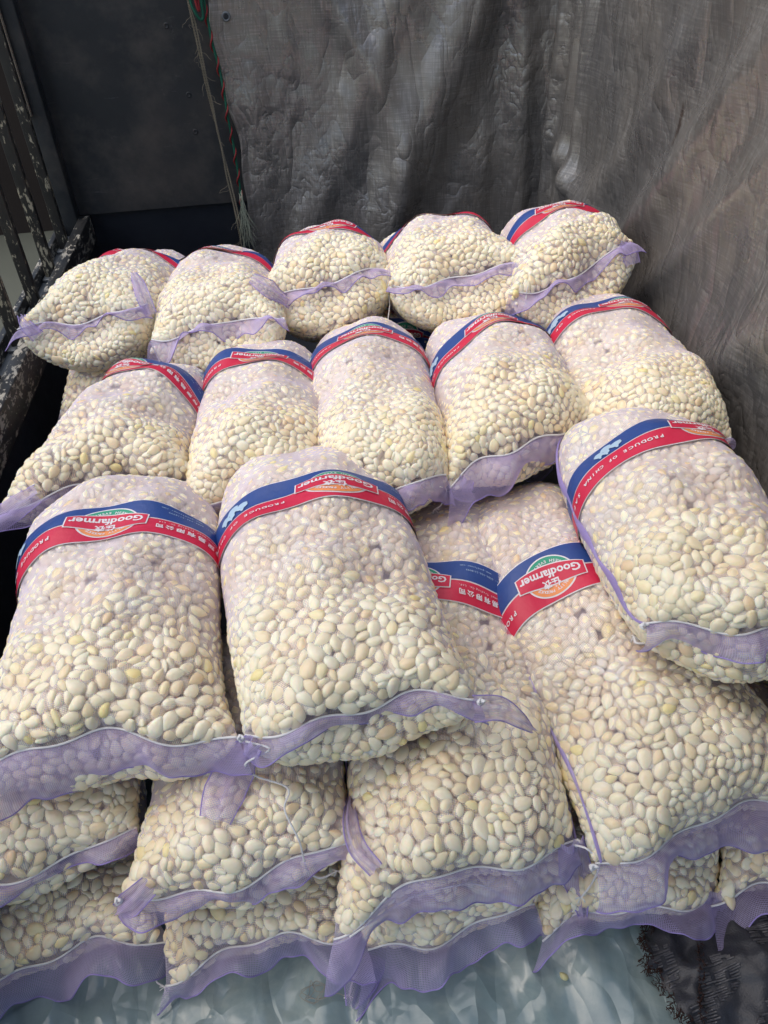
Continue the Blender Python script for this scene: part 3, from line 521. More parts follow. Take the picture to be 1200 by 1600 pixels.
# cloves packed against a flat sheet, seven numbers each: place (1/1.6 mm, mm), depth (1/4 mm), size and shape, and the turn as a quaternion
PACK = np.array([
886,119,6,67,51,50,1,99,22,6,67,51,50,11,909,430,6,67,49,51,51,905,680,6,67,51,50,6,437,69,6,67,49,51,60,946,678,6,72,51,50,1,968,932,6,72,49,51,81,306,480,7,72,51,50,10,847,81,7,72,50,51,40,617,150,7,72,50,51,32,976,426,7,72,49,51,74,682,451,7,72,48,50,94,
645,435,7,72,49,51,53,472,463,7,77,48,50,85,486,443,7,72,50,51,26,867,703,7,77,50,51,17,689,243,7,77,50,51,47,505,844,7,77,49,51,63,940,622,7,77,48,50,97,276,543,7,77,50,51,32,577,770,7,77,50,51,40,17,841,7,77,49,51,63,563,208,7,77,49,51,82,979,894,7,82,48,50,90,
174,529,7,82,48,50,99,771,329,7,82,51,50,2,787,931,7,82,48,50,95,855,167,7,82,48,50,98,375,65,8,82,51,50,3,520,54,8,82,48,50,96,367,189,8,82,50,51,28,419,665,8,82,49,51,50,389,379,8,82,51,50,14,43,629,8,82,50,51,23,548,767,8,82,50,51,16,194,162,8,82,51,50,14,
814,838,8,82,50,51,26,795,607,8,82,49,51,53,297,209,8,82,48,50,90,299,606,8,87,51,50,2,656,405,8,87,49,51,52,769,757,8,87,49,51,49,669,472,8,87,48,50,91,809,35,8,87,50,51,32,752,447,8,87,49,51,79,669,939,8,87,50,51,30,131,223,8,87,50,51,43,575,900,8,87,48,50,98,
755,889,8,87,50,51,18,352,572,8,87,51,50,0,344,245,8,87,49,51,83,915,514,8,87,49,51,59,62,250,8,87,51,50,0,494,368,8,87,51,50,13,966,836,8,87,50,51,27,506,633,8,87,50,51,29,251,123,8,87,50,51,34,393,194,8,87,49,51,80,920,476,8,87,50,51,36,274,23,8,92,50,51,20,
147,564,8,92,48,50,99,931,420,8,92,51,50,13,575,291,8,92,48,50,85,630,315,8,92,48,50,99,464,612,8,92,49,51,73,21,241,8,92,50,51,28,599,625,8,92,48,50,98,170,286,8,92,48,50,89,171,349,8,92,48,50,86,537,421,8,92,48,50,91,426,646,8,92,48,50,93,227,825,9,92,48,51,87,
14,897,9,92,48,50,92,675,516,9,92,49,51,55,254,10,9,92,48,50,98,298,652,9,92,48,50,98,297,584,9,92,51,50,13,379,941,9,92,48,50,99,272,347,9,92,48,50,96,649,571,9,92,50,51,22,972,367,9,97,51,50,3,590,737,9,97,50,51,31,259,66,9,87,50,50,19,690,193,9,97,51,50,10,
181,427,9,97,49,51,60,127,265,9,97,51,50,1,737,496,9,97,48,50,99,629,861,9,97,51,50,12,294,310,9,77,46,53,24,262,162,9,69,49,50,91,457,141,9,97,51,50,1,922,751,9,97,50,51,22,156,545,9,97,48,50,99,622,735,9,69,49,51,64,154,611,9,97,51,50,5,339,275,9,97,48,50,97,
341,875,9,97,50,51,35,466,830,9,69,49,51,50,216,708,9,97,48,51,85,23,56,9,97,50,51,41,154,738,9,69,49,51,55,742,726,9,102,48,50,98,10,791,9,69,50,50,13,53,692,9,102,50,51,17,809,154,9,102,50,51,43,433,429,9,102,49,51,53,258,190,9,102,48,50,98,373,433,9,102,48,50,85,
196,798,9,69,49,51,53,775,307,9,102,50,51,19,630,895,9,102,49,51,74,438,24,10,82,44,49,67,976,537,10,74,48,50,98,113,540,10,102,52,50,1,717,779,10,74,49,51,70,585,347,10,102,48,51,84,479,84,10,102,48,50,87,362,643,10,102,51,50,3,608,109,10,102,48,50,91,376,259,10,102,48,50,98,
517,181,10,107,51,50,1,293,253,10,107,50,51,39,49,756,10,107,51,50,13,924,217,10,107,50,51,33,768,15,10,107,48,50,92,441,752,10,107,48,50,92,839,472,10,107,48,50,99,838,881,10,107,49,51,70,673,34,10,74,50,51,40,62,87,10,107,51,50,11,409,127,10,107,50,51,34,822,503,10,107,51,50,0,
776,276,10,79,50,51,34,703,107,10,79,49,50,83,307,105,10,107,50,51,48,682,771,10,112,51,50,5,300,428,10,112,50,51,39,921,81,10,112,51,50,0,780,531,10,112,49,51,51,922,545,10,112,51,50,1,602,702,10,112,51,50,3,836,738,10,107,47,50,99,437,842,10,112,49,51,78,174,461,10,79,49,50,78,
480,565,10,112,49,51,82,273,939,10,79,50,50,6,926,451,10,112,50,51,20,314,900,10,79,50,51,40,347,72,11,112,48,51,84,19,142,11,117,50,51,17,337,706,11,117,50,51,39,326,473,11,79,49,51,69,105,122,11,117,48,50,99,622,805,11,66,50,50,44,737,909,11,84,49,50,84,485,598,11,84,49,51,54,
559,567,11,74,46,51,93,65,799,11,84,50,51,30,809,799,11,84,51,50,1,293,71,11,84,50,50,16,499,390,11,66,50,50,17,844,276,11,66,49,50,81,328,258,11,79,47,50,57,17,747,11,84,51,50,3,181,133,11,92,55,53,62,58,371,11,84,48,50,97,212,441,11,66,50,50,1,405,708,11,84,51,50,0,
170,147,11,84,49,51,57,478,8,11,89,51,50,0,39,446,11,89,48,50,98,718,654,12,89,49,51,50,38,219,12,66,49,50,90,47,168,12,66,49,51,54,390,782,12,89,49,51,43,502,701,12,89,48,50,97,108,910,12,89,49,50,93,459,230,12,89,49,51,68,111,192,12,89,49,50,77,306,690,12,89,50,50,5,
14,285,12,89,50,50,8,707,723,12,89,50,51,43,872,482,12,89,50,50,15,19,935,12,89,49,51,64,327,661,12,89,50,50,16,460,21,12,71,49,50,77,45,717,12,71,50,51,47,359,502,12,89,51,50,2,255,254,12,71,49,50,66,221,923,12,89,49,51,52,710,34,12,89,49,51,53,807,645,12,71,49,50,92,
400,346,12,89,50,51,34,527,835,12,71,50,51,48,797,173,12,89,51,50,0,937,101,12,89,49,51,55,469,758,12,84,49,53,96,155,119,12,79,49,47,44,545,13,12,94,49,50,78,907,398,12,94,50,50,25,352,784,12,94,49,51,60,325,521,12,94,49,50,91,79,237,12,97,54,51,75,181,406,12,94,51,50,6,
287,154,12,94,49,50,71,583,679,12,94,50,50,6,523,762,12,89,51,50,29,142,355,12,94,51,50,2,283,234,12,89,50,51,1,576,533,12,94,51,50,0,43,108,12,79,43,54,27,894,448,12,94,49,50,90,104,891,13,76,49,50,60,609,172,13,94,49,50,90,627,186,13,94,50,50,23,486,718,13,94,51,50,0,
119,788,13,94,50,50,4,642,218,13,76,50,50,23,279,478,13,84,50,47,61,12,682,13,76,50,50,13,135,482,13,99,49,51,56,76,184,13,99,49,51,62,263,300,13,99,51,50,2,943,65,13,99,49,50,73,125,13,13,99,49,50,92,47,9,13,99,50,51,47,177,216,13,99,51,50,4,710,892,13,76,49,50,99,
178,681,13,99,48,50,97,716,606,13,99,51,50,4,140,424,13,76,50,50,24,483,883,13,99,48,50,97,970,712,13,99,48,50,98,921,880,13,99,49,50,72,589,441,13,99,50,50,8,969,328,13,102,57,52,40,557,238,13,99,50,51,37,949,729,13,99,51,50,1,870,926,13,99,50,50,21,572,177,13,99,51,50,1,
691,866,13,99,50,51,29,80,757,13,76,50,50,22,933,300,13,99,48,50,96,118,462,13,99,49,51,65,213,620,13,99,49,50,95,902,796,13,76,49,51,74,918,591,13,81,51,50,0,560,690,13,89,52,45,1,444,590,14,81,49,50,68,802,15,14,104,49,50,89,702,18,14,89,47,45,97,373,300,14,81,49,50,99,
471,651,14,81,50,50,18,923,239,14,89,48,47,25,353,671,14,104,50,50,20,109,651,14,104,49,50,89,251,462,14,104,49,50,82,450,546,14,81,50,50,3,839,937,14,104,49,50,71,245,719,14,81,50,50,5,623,125,14,81,49,50,95,346,150,14,81,49,50,86,217,142,14,104,48,50,95,432,868,14,104,49,50,79,
776,458,14,104,49,50,92,869,798,14,104,51,50,3,836,619,14,81,50,50,11,363,920,14,104,50,50,11,511,85,14,104,50,50,19,156,69,14,81,48,50,99,953,520,14,104,49,51,67,625,296,14,104,50,51,34,383,678,14,104,48,50,95,236,880,14,81,50,50,41,501,678,14,104,51,50,3,51,38,14,104,50,51,38,
592,845,14,81,50,50,19,877,345,14,81,50,50,8,135,242,14,109,50,50,24,581,824,14,81,49,50,82,464,338,14,109,48,50,97,953,278,14,109,49,51,50,343,941,14,86,50,50,40,921,665,14,86,50,50,23,766,656,14,89,48,42,98,874,429,14,86,49,50,74,830,655,14,109,48,50,98,213,403,14,86,49,51,59,
835,183,14,109,48,50,99,324,411,14,86,49,50,73,48,291,15,86,50,50,42,435,572,15,86,49,51,49,140,841,15,86,49,50,56,18,356,15,109,50,50,16,653,685,15,109,49,51,56,565,30,15,86,49,50,98,325,192,15,86,50,51,38,460,419,15,86,49,50,76,404,328,15,99,52,49,96,771,553,15,109,50,50,5,
863,271,15,76,53,56,88,603,816,15,76,44,47,77,802,517,15,89,51,42,1,747,673,15,86,50,50,30,134,155,15,86,50,50,25,745,743,15,107,43,55,39,978,610,15,86,50,50,22,373,856,15,109,49,51,70,869,104,15,86,49,50,95,438,159,15,86,50,50,18,482,214,15,86,49,50,97,104,871,15,86,50,50,22,
80,817,15,86,48,51,76,961,557,15,114,48,50,96,559,364,15,86,49,50,94,323,762,15,114,51,50,2,342,297,15,86,49,50,80,462,485,15,86,50,50,24,147,635,15,114,48,50,99,622,349,15,114,49,51,71,842,915,15,86,48,50,99,624,543,15,84,43,55,44,889,227,15,86,49,50,69,724,122,15,86,49,50,98,
916,268,15,91,48,50,99,46,828,15,114,50,51,49,317,728,15,86,48,50,98,928,163,15,114,50,50,30,408,542,15,114,51,50,0,275,671,15,114,50,50,9,326,218,15,91,49,50,74,173,578,15,114,48,50,99,518,155,15,91,50,50,46,940,768,15,68,49,50,56,375,469,15,104,50,53,38,227,586,15,91,51,50,1,
542,640,15,114,51,50,3,687,398,15,91,50,50,19,524,900,15,91,49,50,86,962,701,15,67,66,49,39,526,226,15,91,50,50,11,891,724,15,91,50,50,14,567,485,15,91,50,50,2,782,414,15,91,49,50,67,892,699,15,91,49,50,92,950,895,15,114,51,50,22,602,278,15,91,50,50,0,127,558,16,74,61,49,23,
810,447,16,81,48,54,62,818,103,16,119,50,50,25,701,926,16,104,54,48,23,435,404,16,91,50,50,25,493,127,16,119,50,51,45,873,244,16,91,50,50,13,754,614,16,119,49,50,94,515,509,16,91,50,50,12,784,912,16,91,50,50,39,398,419,16,91,50,49,79,423,189,16,81,53,49,98,184,849,16,91,51,50,1,
760,777,16,91,49,50,95,336,908,16,99,45,53,29,22,402,16,91,49,50,98,971,491,16,91,50,50,38,221,105,16,91,49,51,50,315,142,16,91,49,51,50,657,142,16,119,51,50,0,109,739,16,91,49,50,98,601,777,16,73,49,50,80,450,815,16,96,49,50,90,458,445,16,96,49,50,88,647,840,16,109,51,53,35,
889,277,16,71,51,40,4,271,212,16,96,49,50,79,83,651,16,81,56,44,14,299,878,16,119,50,50,7,338,433,16,91,49,53,59,725,817,16,96,50,50,20,417,890,16,96,49,50,84,767,157,16,96,50,50,3,258,624,16,96,49,50,65,454,637,16,81,50,56,19,714,161,16,96,49,50,82,209,231,17,96,49,50,98,
462,865,17,91,52,51,8,824,71,17,73,51,50,3,416,723,17,97,40,54,57,606,757,17,96,50,50,1,947,805,17,78,49,50,91,192,719,17,96,50,50,12,685,710,17,96,49,50,95,81,144,17,96,49,50,96,674,322,17,96,49,51,57,592,47,17,101,49,50,70,489,34,17,101,50,50,24,73,740,17,91,52,48,94,
724,254,17,101,49,50,76,426,604,17,101,50,50,1,868,541,17,101,49,50,96,245,936,17,101,50,50,26,545,819,17,101,50,51,42,975,916,17,87,52,42,93,291,746,17,96,49,49,33,592,234,17,96,48,51,83,201,832,17,101,49,50,75,733,211,17,78,50,50,18,237,290,17,65,72,94,49,481,405,17,96,52,50,0,
614,383,17,78,49,50,86,399,636,17,97,46,60,95,94,802,17,78,49,50,69,426,779,17,101,49,50,87,367,211,17,101,49,50,96,834,770,17,78,49,50,80,265,838,17,101,50,50,16,858,67,17,101,50,50,0,839,375,17,94,45,58,98,99,94,17,101,49,50,71,802,549,18,91,51,54,77,96,785,18,69,35,46,86,
55,593,18,91,48,47,22,729,859,18,101,50,50,32,142,56,18,81,44,43,98,33,93,18,78,50,50,21,877,185,18,106,50,50,9,542,443,18,78,50,50,7,864,874,18,65,52,50,1,623,915,18,101,48,51,99,701,284,18,106,49,50,98,616,524,18,119,51,49,93,458,505,18,65,50,51,28,585,869,18,106,49,50,68,
333,125,18,106,50,51,73,251,436,18,101,50,50,41,939,138,18,106,49,50,95,639,500,18,106,49,50,75,949,32,18,106,50,50,33,19,700,18,83,50,50,43,466,201,18,83,49,50,96,210,811,18,65,80,88,48,713,328,18,106,49,50,88,900,419,18,86,53,58,1,228,472,18,65,43,50,99,683,903,18,106,50,51,10,
757,866,18,96,51,55,91,514,111,18,96,54,52,61,587,214,18,65,0,55,52,900,100,18,96,46,54,17,238,311,18,106,49,50,70,533,575,18,83,50,50,24,967,787,18,106,50,50,1,653,777,19,96,52,45,4,80,588,19,70,48,51,91,464,914,19,111,50,50,1,199,643,19,91,47,56,3,41,922,19,96,52,54,85,
719,195,19,83,49,50,91,881,43,19,68,28,94,50,412,584,19,83,51,50,3,397,446,19,111,49,50,94,571,399,19,70,82,87,48,319,87,19,101,49,54,56,681,624,19,70,52,50,1,730,407,19,83,50,50,0,758,212,19,83,50,50,15,888,324,19,83,50,50,39,248,693,19,111,50,50,22,915,715,19,91,52,57,5,
782,809,19,83,47,50,96,417,620,19,70,0,56,52,39,183,19,81,56,44,38,939,853,19,70,4,70,51,518,489,19,69,95,68,48,23,875,19,97,36,50,57,161,325,19,111,49,50,92,654,900,19,89,42,60,28,834,522,19,70,67,96,49,652,615,19,101,49,47,30,247,556,19,88,49,50,92,653,796,19,70,51,50,4,
449,92,19,111,50,50,15,906,654,19,70,0,56,52,808,325,19,111,49,51,59,858,294,19,116,50,50,29,893,819,20,88,49,50,59,855,359,20,83,44,51,97,942,578,20,101,53,49,99,272,611,20,65,92,74,43,36,786,20,106,52,51,7,311,634,20,101,46,51,0,56,198,20,96,41,51,49,366,162,20,83,51,52,97,
227,186,20,109,43,43,97,574,705,20,82,43,57,69,100,255,20,65,52,62,2,638,812,20,81,39,50,24,170,751,20,88,50,50,47,488,496,20,111,50,52,22,54,59,20,69,91,76,47,68,572,20,75,48,51,81,225,491,20,93,50,50,15,791,144,20,79,65,50,35,785,432,20,75,97,62,47,227,7,20,73,58,51,2,
883,642,20,67,25,92,51,692,643,20,77,63,65,78,276,500,20,65,95,66,44,606,597,20,77,48,32,93,100,770,20,70,42,98,50,204,746,20,93,49,50,84,848,863,20,68,0,48,50,750,700,20,70,42,59,20,424,692,21,75,10,79,51,813,902,21,104,50,60,3,572,512,21,114,55,54,92,439,932,21,106,47,52,99,
378,834,21,83,58,56,75,107,70,21,111,45,50,98,32,808,21,93,49,50,56,481,286,21,75,48,51,88,446,890,21,101,43,55,23,363,896,21,74,95,68,48,926,935,21,101,45,57,12,621,43,21,93,49,50,80,738,768,21,75,50,51,38,366,371,21,75,50,52,44,140,680,21,71,57,98,49,882,598,21,111,53,51,55,
125,33,21,75,67,96,49,608,328,21,75,50,52,43,894,383,21,66,84,16,40,304,670,21,72,87,82,47,206,74,21,75,48,51,93,550,717,21,75,4,69,51,466,62,21,106,58,46,26,721,942,21,75,43,98,50,750,352,21,79,68,53,52,208,516,21,98,50,50,19,856,228,21,78,42,43,97,633,748,21,70,41,52,89,
762,292,21,73,2,63,50,496,761,21,80,82,87,48,476,632,21,70,59,57,70,788,130,21,67,38,96,63,513,860,21,80,95,68,47,842,754,21,70,44,49,1,165,9,21,101,49,41,1,143,501,21,70,38,45,75,705,464,21,98,49,50,74,587,133,21,93,49,49,46,651,652,21,74,49,99,50,730,294,21,88,51,54,32,
718,392,22,80,50,52,54,180,558,22,86,56,49,95,758,85,22,98,49,50,55,831,580,22,80,74,92,48,122,139,22,80,47,50,99,590,388,22,75,53,50,6,196,693,22,75,89,19,50,774,682,22,98,49,50,99,16,119,22,96,60,49,20,938,253,22,80,54,99,49,135,773,22,98,50,50,3,244,837,22,69,38,30,79,
793,392,22,88,46,40,97,375,625,22,98,49,50,98,75,514,22,73,28,93,45,488,261,22,98,49,50,88,126,443,22,98,49,50,67,11,446,22,73,88,21,42,877,133,22,98,49,50,53,163,858,22,78,28,94,50,221,37,22,79,30,95,50,862,564,22,98,49,50,94,516,594,22,98,50,50,7,495,329,22,81,58,60,63,
444,193,22,92,33,59,34,811,85,22,70,48,64,89,190,894,22,75,47,62,5,383,9,22,79,64,35,7,937,336,22,92,65,39,17,388,813,22,75,43,60,16,353,349,22,73,68,94,60,267,874,22,88,56,41,10,179,300,22,75,94,32,43,132,578,22,80,27,94,50,38,674,22,98,49,50,91,137,406,22,76,52,38,28,
883,575,22,80,69,95,47,690,227,22,103,49,50,59,976,813,22,103,49,50,78,256,739,22,80,10,78,55,31,381,22,75,57,59,80,440,797,22,73,39,1,49,213,861,22,80,58,98,49,844,240,22,76,57,31,6,258,789,23,66,56,97,37,908,179,23,97,32,51,68,546,400,23,91,62,50,26,332,310,23,76,54,34,11,
136,529,23,88,46,52,1,834,140,23,103,50,50,0,353,486,23,76,99,53,48,141,655,23,85,56,99,49,17,173,23,101,60,49,21,296,50,23,75,16,85,58,625,779,23,75,93,71,42,253,389,23,85,48,50,95,239,80,23,70,57,96,37,641,104,23,78,3,65,52,104,349,23,103,49,50,65,915,283,23,66,65,94,36,
894,553,23,93,46,47,11,328,240,23,87,33,36,90,355,835,23,70,46,37,83,369,607,23,72,39,96,62,563,545,23,97,33,45,81,592,69,23,103,50,50,4,176,81,23,104,54,61,89,304,793,23,85,97,64,47,165,727,23,71,35,96,52,723,139,23,85,99,50,47,590,550,23,85,4,69,52,136,905,23,85,48,51,84,
577,117,23,75,42,97,62,742,337,23,73,53,1,50,389,109,23,85,96,66,47,46,563,23,79,58,70,89,972,766,23,98,53,48,96,523,342,23,103,49,50,97,232,22,23,93,49,60,98,282,622,23,92,56,67,80,488,932,23,85,49,52,52,373,241,23,91,62,50,26,809,126,23,78,63,56,48,15,635,23,78,95,68,43,
255,759,23,85,50,51,29,450,660,23,78,86,81,57,982,521,23,70,86,80,61,472,671,23,70,87,77,54,981,852,23,71,87,80,59,983,662,24,71,34,69,22,871,376,24,76,28,92,40,548,299,24,80,46,38,97,155,396,24,71,1,40,43,332,796,24,80,84,83,55,300,411,24,66,94,66,60,29,859,24,108,50,50,1,
75,354,24,75,59,57,82,61,615,24,81,96,65,48,225,548,24,65,69,70,63,246,107,24,77,37,51,3,751,514,24,93,41,55,21,182,620,24,101,56,60,86,665,419,24,79,98,56,41,809,405,24,80,50,58,44,577,325,24,84,1,60,51,77,415,24,84,71,94,49,759,934,24,80,52,97,37,263,531,24,85,1,59,52,
748,644,24,83,2,62,50,101,523,24,80,11,80,56,152,594,24,80,2,56,50,807,692,24,76,26,93,46,748,799,24,108,49,50,65,234,800,24,85,48,51,90,254,485,24,85,49,52,64,787,828,24,85,52,50,3,943,745,24,78,62,61,61,712,567,24,81,69,95,49,380,143,24,91,48,42,44,336,533,24,68,87,31,36,
246,221,24,81,99,56,48,523,459,24,96,46,39,85,164,804,24,83,0,51,50,157,161,24,80,81,12,53,717,670,24,85,2,63,52,666,490,24,117,40,52,9,226,244,24,104,50,63,90,389,911,24,65,22,53,53,392,922,24,76,30,59,34,13,12,24,80,43,55,86,161,893,24,98,39,47,64,530,781,24,80,86,82,44,
462,359,24,112,47,60,86,835,160,24,77,15,82,44,800,375,24,83,61,48,67,266,366,24,90,5,71,51,910,45,24,80,2,60,58,779,360,24,79,19,87,55,16,197,24,90,28,94,50,770,345,24,89,60,60,50,673,12,24,80,57,59,81,346,656,24,72,57,66,10,678,160,24,81,45,99,50,939,689,24,75,26,91,39,
480,819,24,77,2,54,53,379,316,24,89,46,67,4,494,831,24,70,76,56,55,975,60,24,88,48,61,93,947,481,24,93,45,39,95,259,515,24,71,22,87,65,589,8,24,80,55,39,4,59,633,24,97,38,59,8,972,246,24,98,39,47,64,843,453,25,85,1,56,53,206,298,25,81,71,94,49,757,134,25,106,44,50,2,
559,788,25,90,48,51,86,466,730,25,74,97,36,56,278,61,25,70,65,72,80,106,721,25,90,47,50,97,792,665,25,85,44,50,99,337,103,25,86,39,51,5,930,795,25,73,54,75,91,563,74,25,77,97,59,49,356,450,25,101,45,56,65,747,367,25,113,50,50,1,386,50,25,85,10,20,49,675,99,25,83,42,98,50,
647,78,25,76,9,75,44,584,926,25,90,4,69,51,850,210,25,85,40,42,85,299,530,25,73,97,43,54,608,933,25,85,59,97,61,70,48,25,102,59,66,84,410,64,25,90,5,71,51,465,777,25,113,50,50,35,481,24,25,72,45,24,87,722,583,25,79,77,89,45,725,630,25,81,92,75,49,461,38,25,71,84,16,49,
790,73,25,90,56,99,49,19,564,25,90,47,50,97,412,754,25,84,95,69,48,439,314,25,107,67,51,32,333,620,25,90,52,50,1,532,68,25,83,84,84,44,449,560,25,70,61,25,10,196,452,25,90,52,50,1,429,296,25,90,97,63,47,950,537,25,71,24,90,62,44,126,25,85,52,57,34,662,920,25,86,13,83,51,
946,661,25,85,55,61,88,551,315,25,78,36,95,41,719,699,25,85,43,97,38,124,806,25,99,43,41,2,579,595,25,86,3,65,51,665,390,25,80,6,69,53,739,15,25,111,41,44,93,47,153,25,85,62,47,30,877,837,25,82,71,94,48,799,597,25,66,69,47,76,833,817,25,82,22,91,51,661,374,25,85,21,9,47,
518,741,25,103,53,54,20,314,848,25,85,42,53,93,663,288,25,76,32,94,62,550,590,25,85,1,55,58,940,713,25,67,60,90,67,958,178,25,95,49,52,56,91,204,25,79,2,55,51,91,369,25,86,64,97,49,967,293,25,77,96,41,37,275,561,25,95,47,50,97,543,799,25,81,29,44,78,436,477,26,85,41,53,98,
660,592,26,85,92,74,43,978,39,26,80,45,46,9,238,416,26,80,55,63,76,313,318,26,82,13,18,60,743,597,26,75,61,43,50,859,153,26,74,3,57,57,128,513,26,85,2,49,52,337,46,26,83,76,90,46,953,50,26,84,57,72,6,317,40,26,84,23,9,59,361,770,26,80,3,39,61,594,477,26,66,93,28,57,
796,54,26,95,49,52,60,349,419,26,71,74,11,32,528,261,26,90,53,53,14,194,768,26,93,22,91,50,187,114,26,77,69,92,62,285,287,26,93,60,54,85,686,123,26,108,50,48,80,931,196,26,95,50,52,34,489,167,26,88,47,99,49,553,667,26,103,46,48,11,691,945,26,73,54,24,91,72,715,26,85,46,61,7,
276,774,26,93,87,81,49,196,94,26,81,28,5,47,306,544,26,93,99,45,49,932,834,26,99,46,41,22,549,912,26,85,62,49,41,835,257,26,113,48,50,99,953,313,26,85,54,61,90,204,125,26,85,22,9,46,896,489,26,79,86,81,46,583,162,26,90,54,97,61,688,339,26,82,97,60,39,431,141,26,78,45,39,50,
217,687,26,77,44,97,51,862,889,26,70,59,71,75,752,391,26,108,46,48,5,881,856,26,95,74,92,49,659,669,26,78,7,29,49,653,171,26,90,14,83,44,840,412,26,95,0,56,52,839,562,26,92,35,32,92,512,301,26,81,8,26,57,876,620,26,118,49,50,52,223,343,26,81,83,84,57,166,104,26,88,38,98,50,
342,850,26,96,61,38,13,732,177,26,70,39,75,23,683,531,26,90,51,62,95,582,791,26,82,30,63,47,356,316,26,77,13,79,64,178,740,26,74,74,58,37,506,276,27,90,41,59,20,746,228,27,72,84,77,57,19,507,27,89,71,52,35,275,446,27,79,96,41,38,23,601,27,103,39,47,63,161,922,27,77,30,86,28,
987,630,27,79,72,31,21,115,495,27,85,28,93,54,683,834,27,90,94,31,43,329,686,27,80,15,16,53,351,30,27,68,46,73,22,549,887,27,95,52,50,2,962,443,27,95,50,52,36,438,242,27,91,65,61,73,510,566,27,95,48,51,86,12,98,27,71,11,30,62,951,924,27,96,35,42,85,979,729,27,89,34,55,17,
635,369,27,71,29,91,31,41,648,27,98,46,44,4,837,789,27,82,37,95,42,402,147,27,82,53,98,49,571,806,27,76,45,1,45,416,681,27,94,37,35,94,366,557,27,89,97,62,43,122,703,27,77,10,75,58,525,662,27,87,5,72,52,638,381,27,75,63,26,11,532,373,27,78,10,24,51,895,468,27,85,38,57,27,
171,650,27,94,38,54,3,165,910,27,75,89,63,55,871,462,27,85,51,43,83,613,682,27,89,80,11,46,329,830,27,85,57,62,3,287,461,27,111,43,48,1,690,753,27,85,8,23,45,913,853,27,98,54,39,18,159,514,27,82,16,84,43,250,575,27,85,59,39,2,891,752,27,100,51,51,14,206,586,27,69,26,45,85,
15,220,27,86,90,24,42,626,65,27,88,3,37,54,442,121,27,93,15,85,49,56,727,27,75,55,90,23,804,351,27,108,42,43,84,508,808,27,90,37,47,68,978,384,27,86,42,42,17,304,394,27,82,16,83,64,712,738,27,82,57,97,40,682,564,27,98,50,42,56,678,657,27,82,9,73,53,82,898,27,81,46,97,39,
537,24,27,92,46,38,21,502,780,27,89,82,86,44,827,50,27,98,86,83,49,278,700,27,92,80,88,48,64,215,27,87,38,98,50,513,319,27,81,76,10,36,21,462,27,95,49,54,39,817,239,27,85,92,70,46,521,715,27,87,15,85,53,119,670,27,95,41,51,98,20,730,27,86,97,44,46,594,944,27,79,43,76,90,
138,723,27,90,89,23,39,936,783,27,79,78,40,33,236,517,28,90,59,42,12,758,428,28,76,25,9,57,360,801,28,91,3,67,51,782,503,28,100,48,50,93,476,387,28,86,66,95,58,182,597,28,88,33,5,61,344,467,28,78,16,25,66,144,208,28,108,52,56,9,799,747,28,91,61,98,50,554,735,28,94,0,52,53,
693,689,28,82,3,57,55,882,25,28,90,96,41,41,352,518,28,81,71,6,40,776,35,28,95,3,66,50,774,117,28,100,52,50,0,387,87,28,91,24,92,50,949,367,28,80,25,39,71,639,29,28,76,8,45,54,14,521,28,90,89,22,38,617,212,28,100,74,92,48,85,605,28,103,45,44,1,561,383,28,88,52,37,93,
283,927,28,83,2,50,57,32,26,28,76,67,45,75,632,796,28,69,8,26,40,20,543,28,100,47,50,96,294,826,28,113,53,52,10,165,876,28,90,93,68,46,79,272,28,100,21,90,50,145,822,28,91,66,96,49,301,708,28,75,11,27,67,197,539,28,95,52,49,98,369,282,28,100,7,74,53,407,845,28,87,26,92,54,
102,850,28,100,4,69,52,388,888,28,79,50,91,24,33,523,28,92,69,65,70,749,191,28,95,6,73,57,728,425,28,95,41,51,97,273,44,28,87,93,29,41,53,273,28,73,10,69,33,598,312,28,90,51,46,63,202,14,28,95,78,88,58,289,492,28,76,91,55,50,721,350,28,80,22,19,72,493,729,28,97,46,71,90,
978,875,28,90,12,18,45,588,371,28,89,95,67,41,850,30,28,88,94,31,41,100,45,28,99,17,86,51,144,85,28,96,96,68,48,709,547,28,105,49,52,61,410,8,28,83,96,39,53,198,477,28,95,57,40,7,921,378,28,100,51,53,40,393,900,28,89,47,97,39,327,345,28,93,50,99,49,586,88,28,95,36,95,39,
367,122,28,105,95,68,48,463,580,29,84,75,7,54,822,283,29,99,15,85,51,558,341,29,90,24,90,44,715,754,29,80,69,12,25,696,419,29,100,48,50,96,445,621,29,76,92,26,59,105,154,29,90,58,96,58,392,766,29,95,61,53,54,741,40,29,95,47,58,82,956,349,29,93,8,23,44,465,522,29,95,41,59,20,
679,733,29,93,52,40,70,21,420,29,94,96,63,51,352,755,29,76,9,54,58,135,620,29,74,9,42,49,790,851,29,109,58,55,8,971,79,29,93,60,58,48,104,384,29,95,46,38,97,920,566,29,93,96,38,46,103,932,29,90,60,59,52,76,165,29,91,97,63,45,202,877,29,91,98,41,52,641,458,29,84,35,10,75,
235,56,29,96,60,98,49,647,15,29,107,63,66,71,548,281,29,95,58,53,5,151,697,29,114,37,38,93,458,846,29,79,74,63,79,494,660,29,85,62,59,40,232,384,29,81,53,36,64,100,473,29,84,19,86,36,869,901,29,81,64,73,83,381,716,29,95,89,20,54,560,102,29,91,8,74,45,810,221,29,102,68,41,43,
981,23,29,76,19,43,72,912,29,29,85,33,54,44,654,119,29,91,7,75,52,520,883,29,112,35,35,92,566,151,29,80,25,61,37,279,172,29,97,53,99,49,395,220,29,100,6,73,55,693,356,29,105,5,71,51,975,123,29,93,6,72,56,405,829,29,103,54,57,30,888,262,29,83,36,4,36,322,454,29,95,19,11,46,
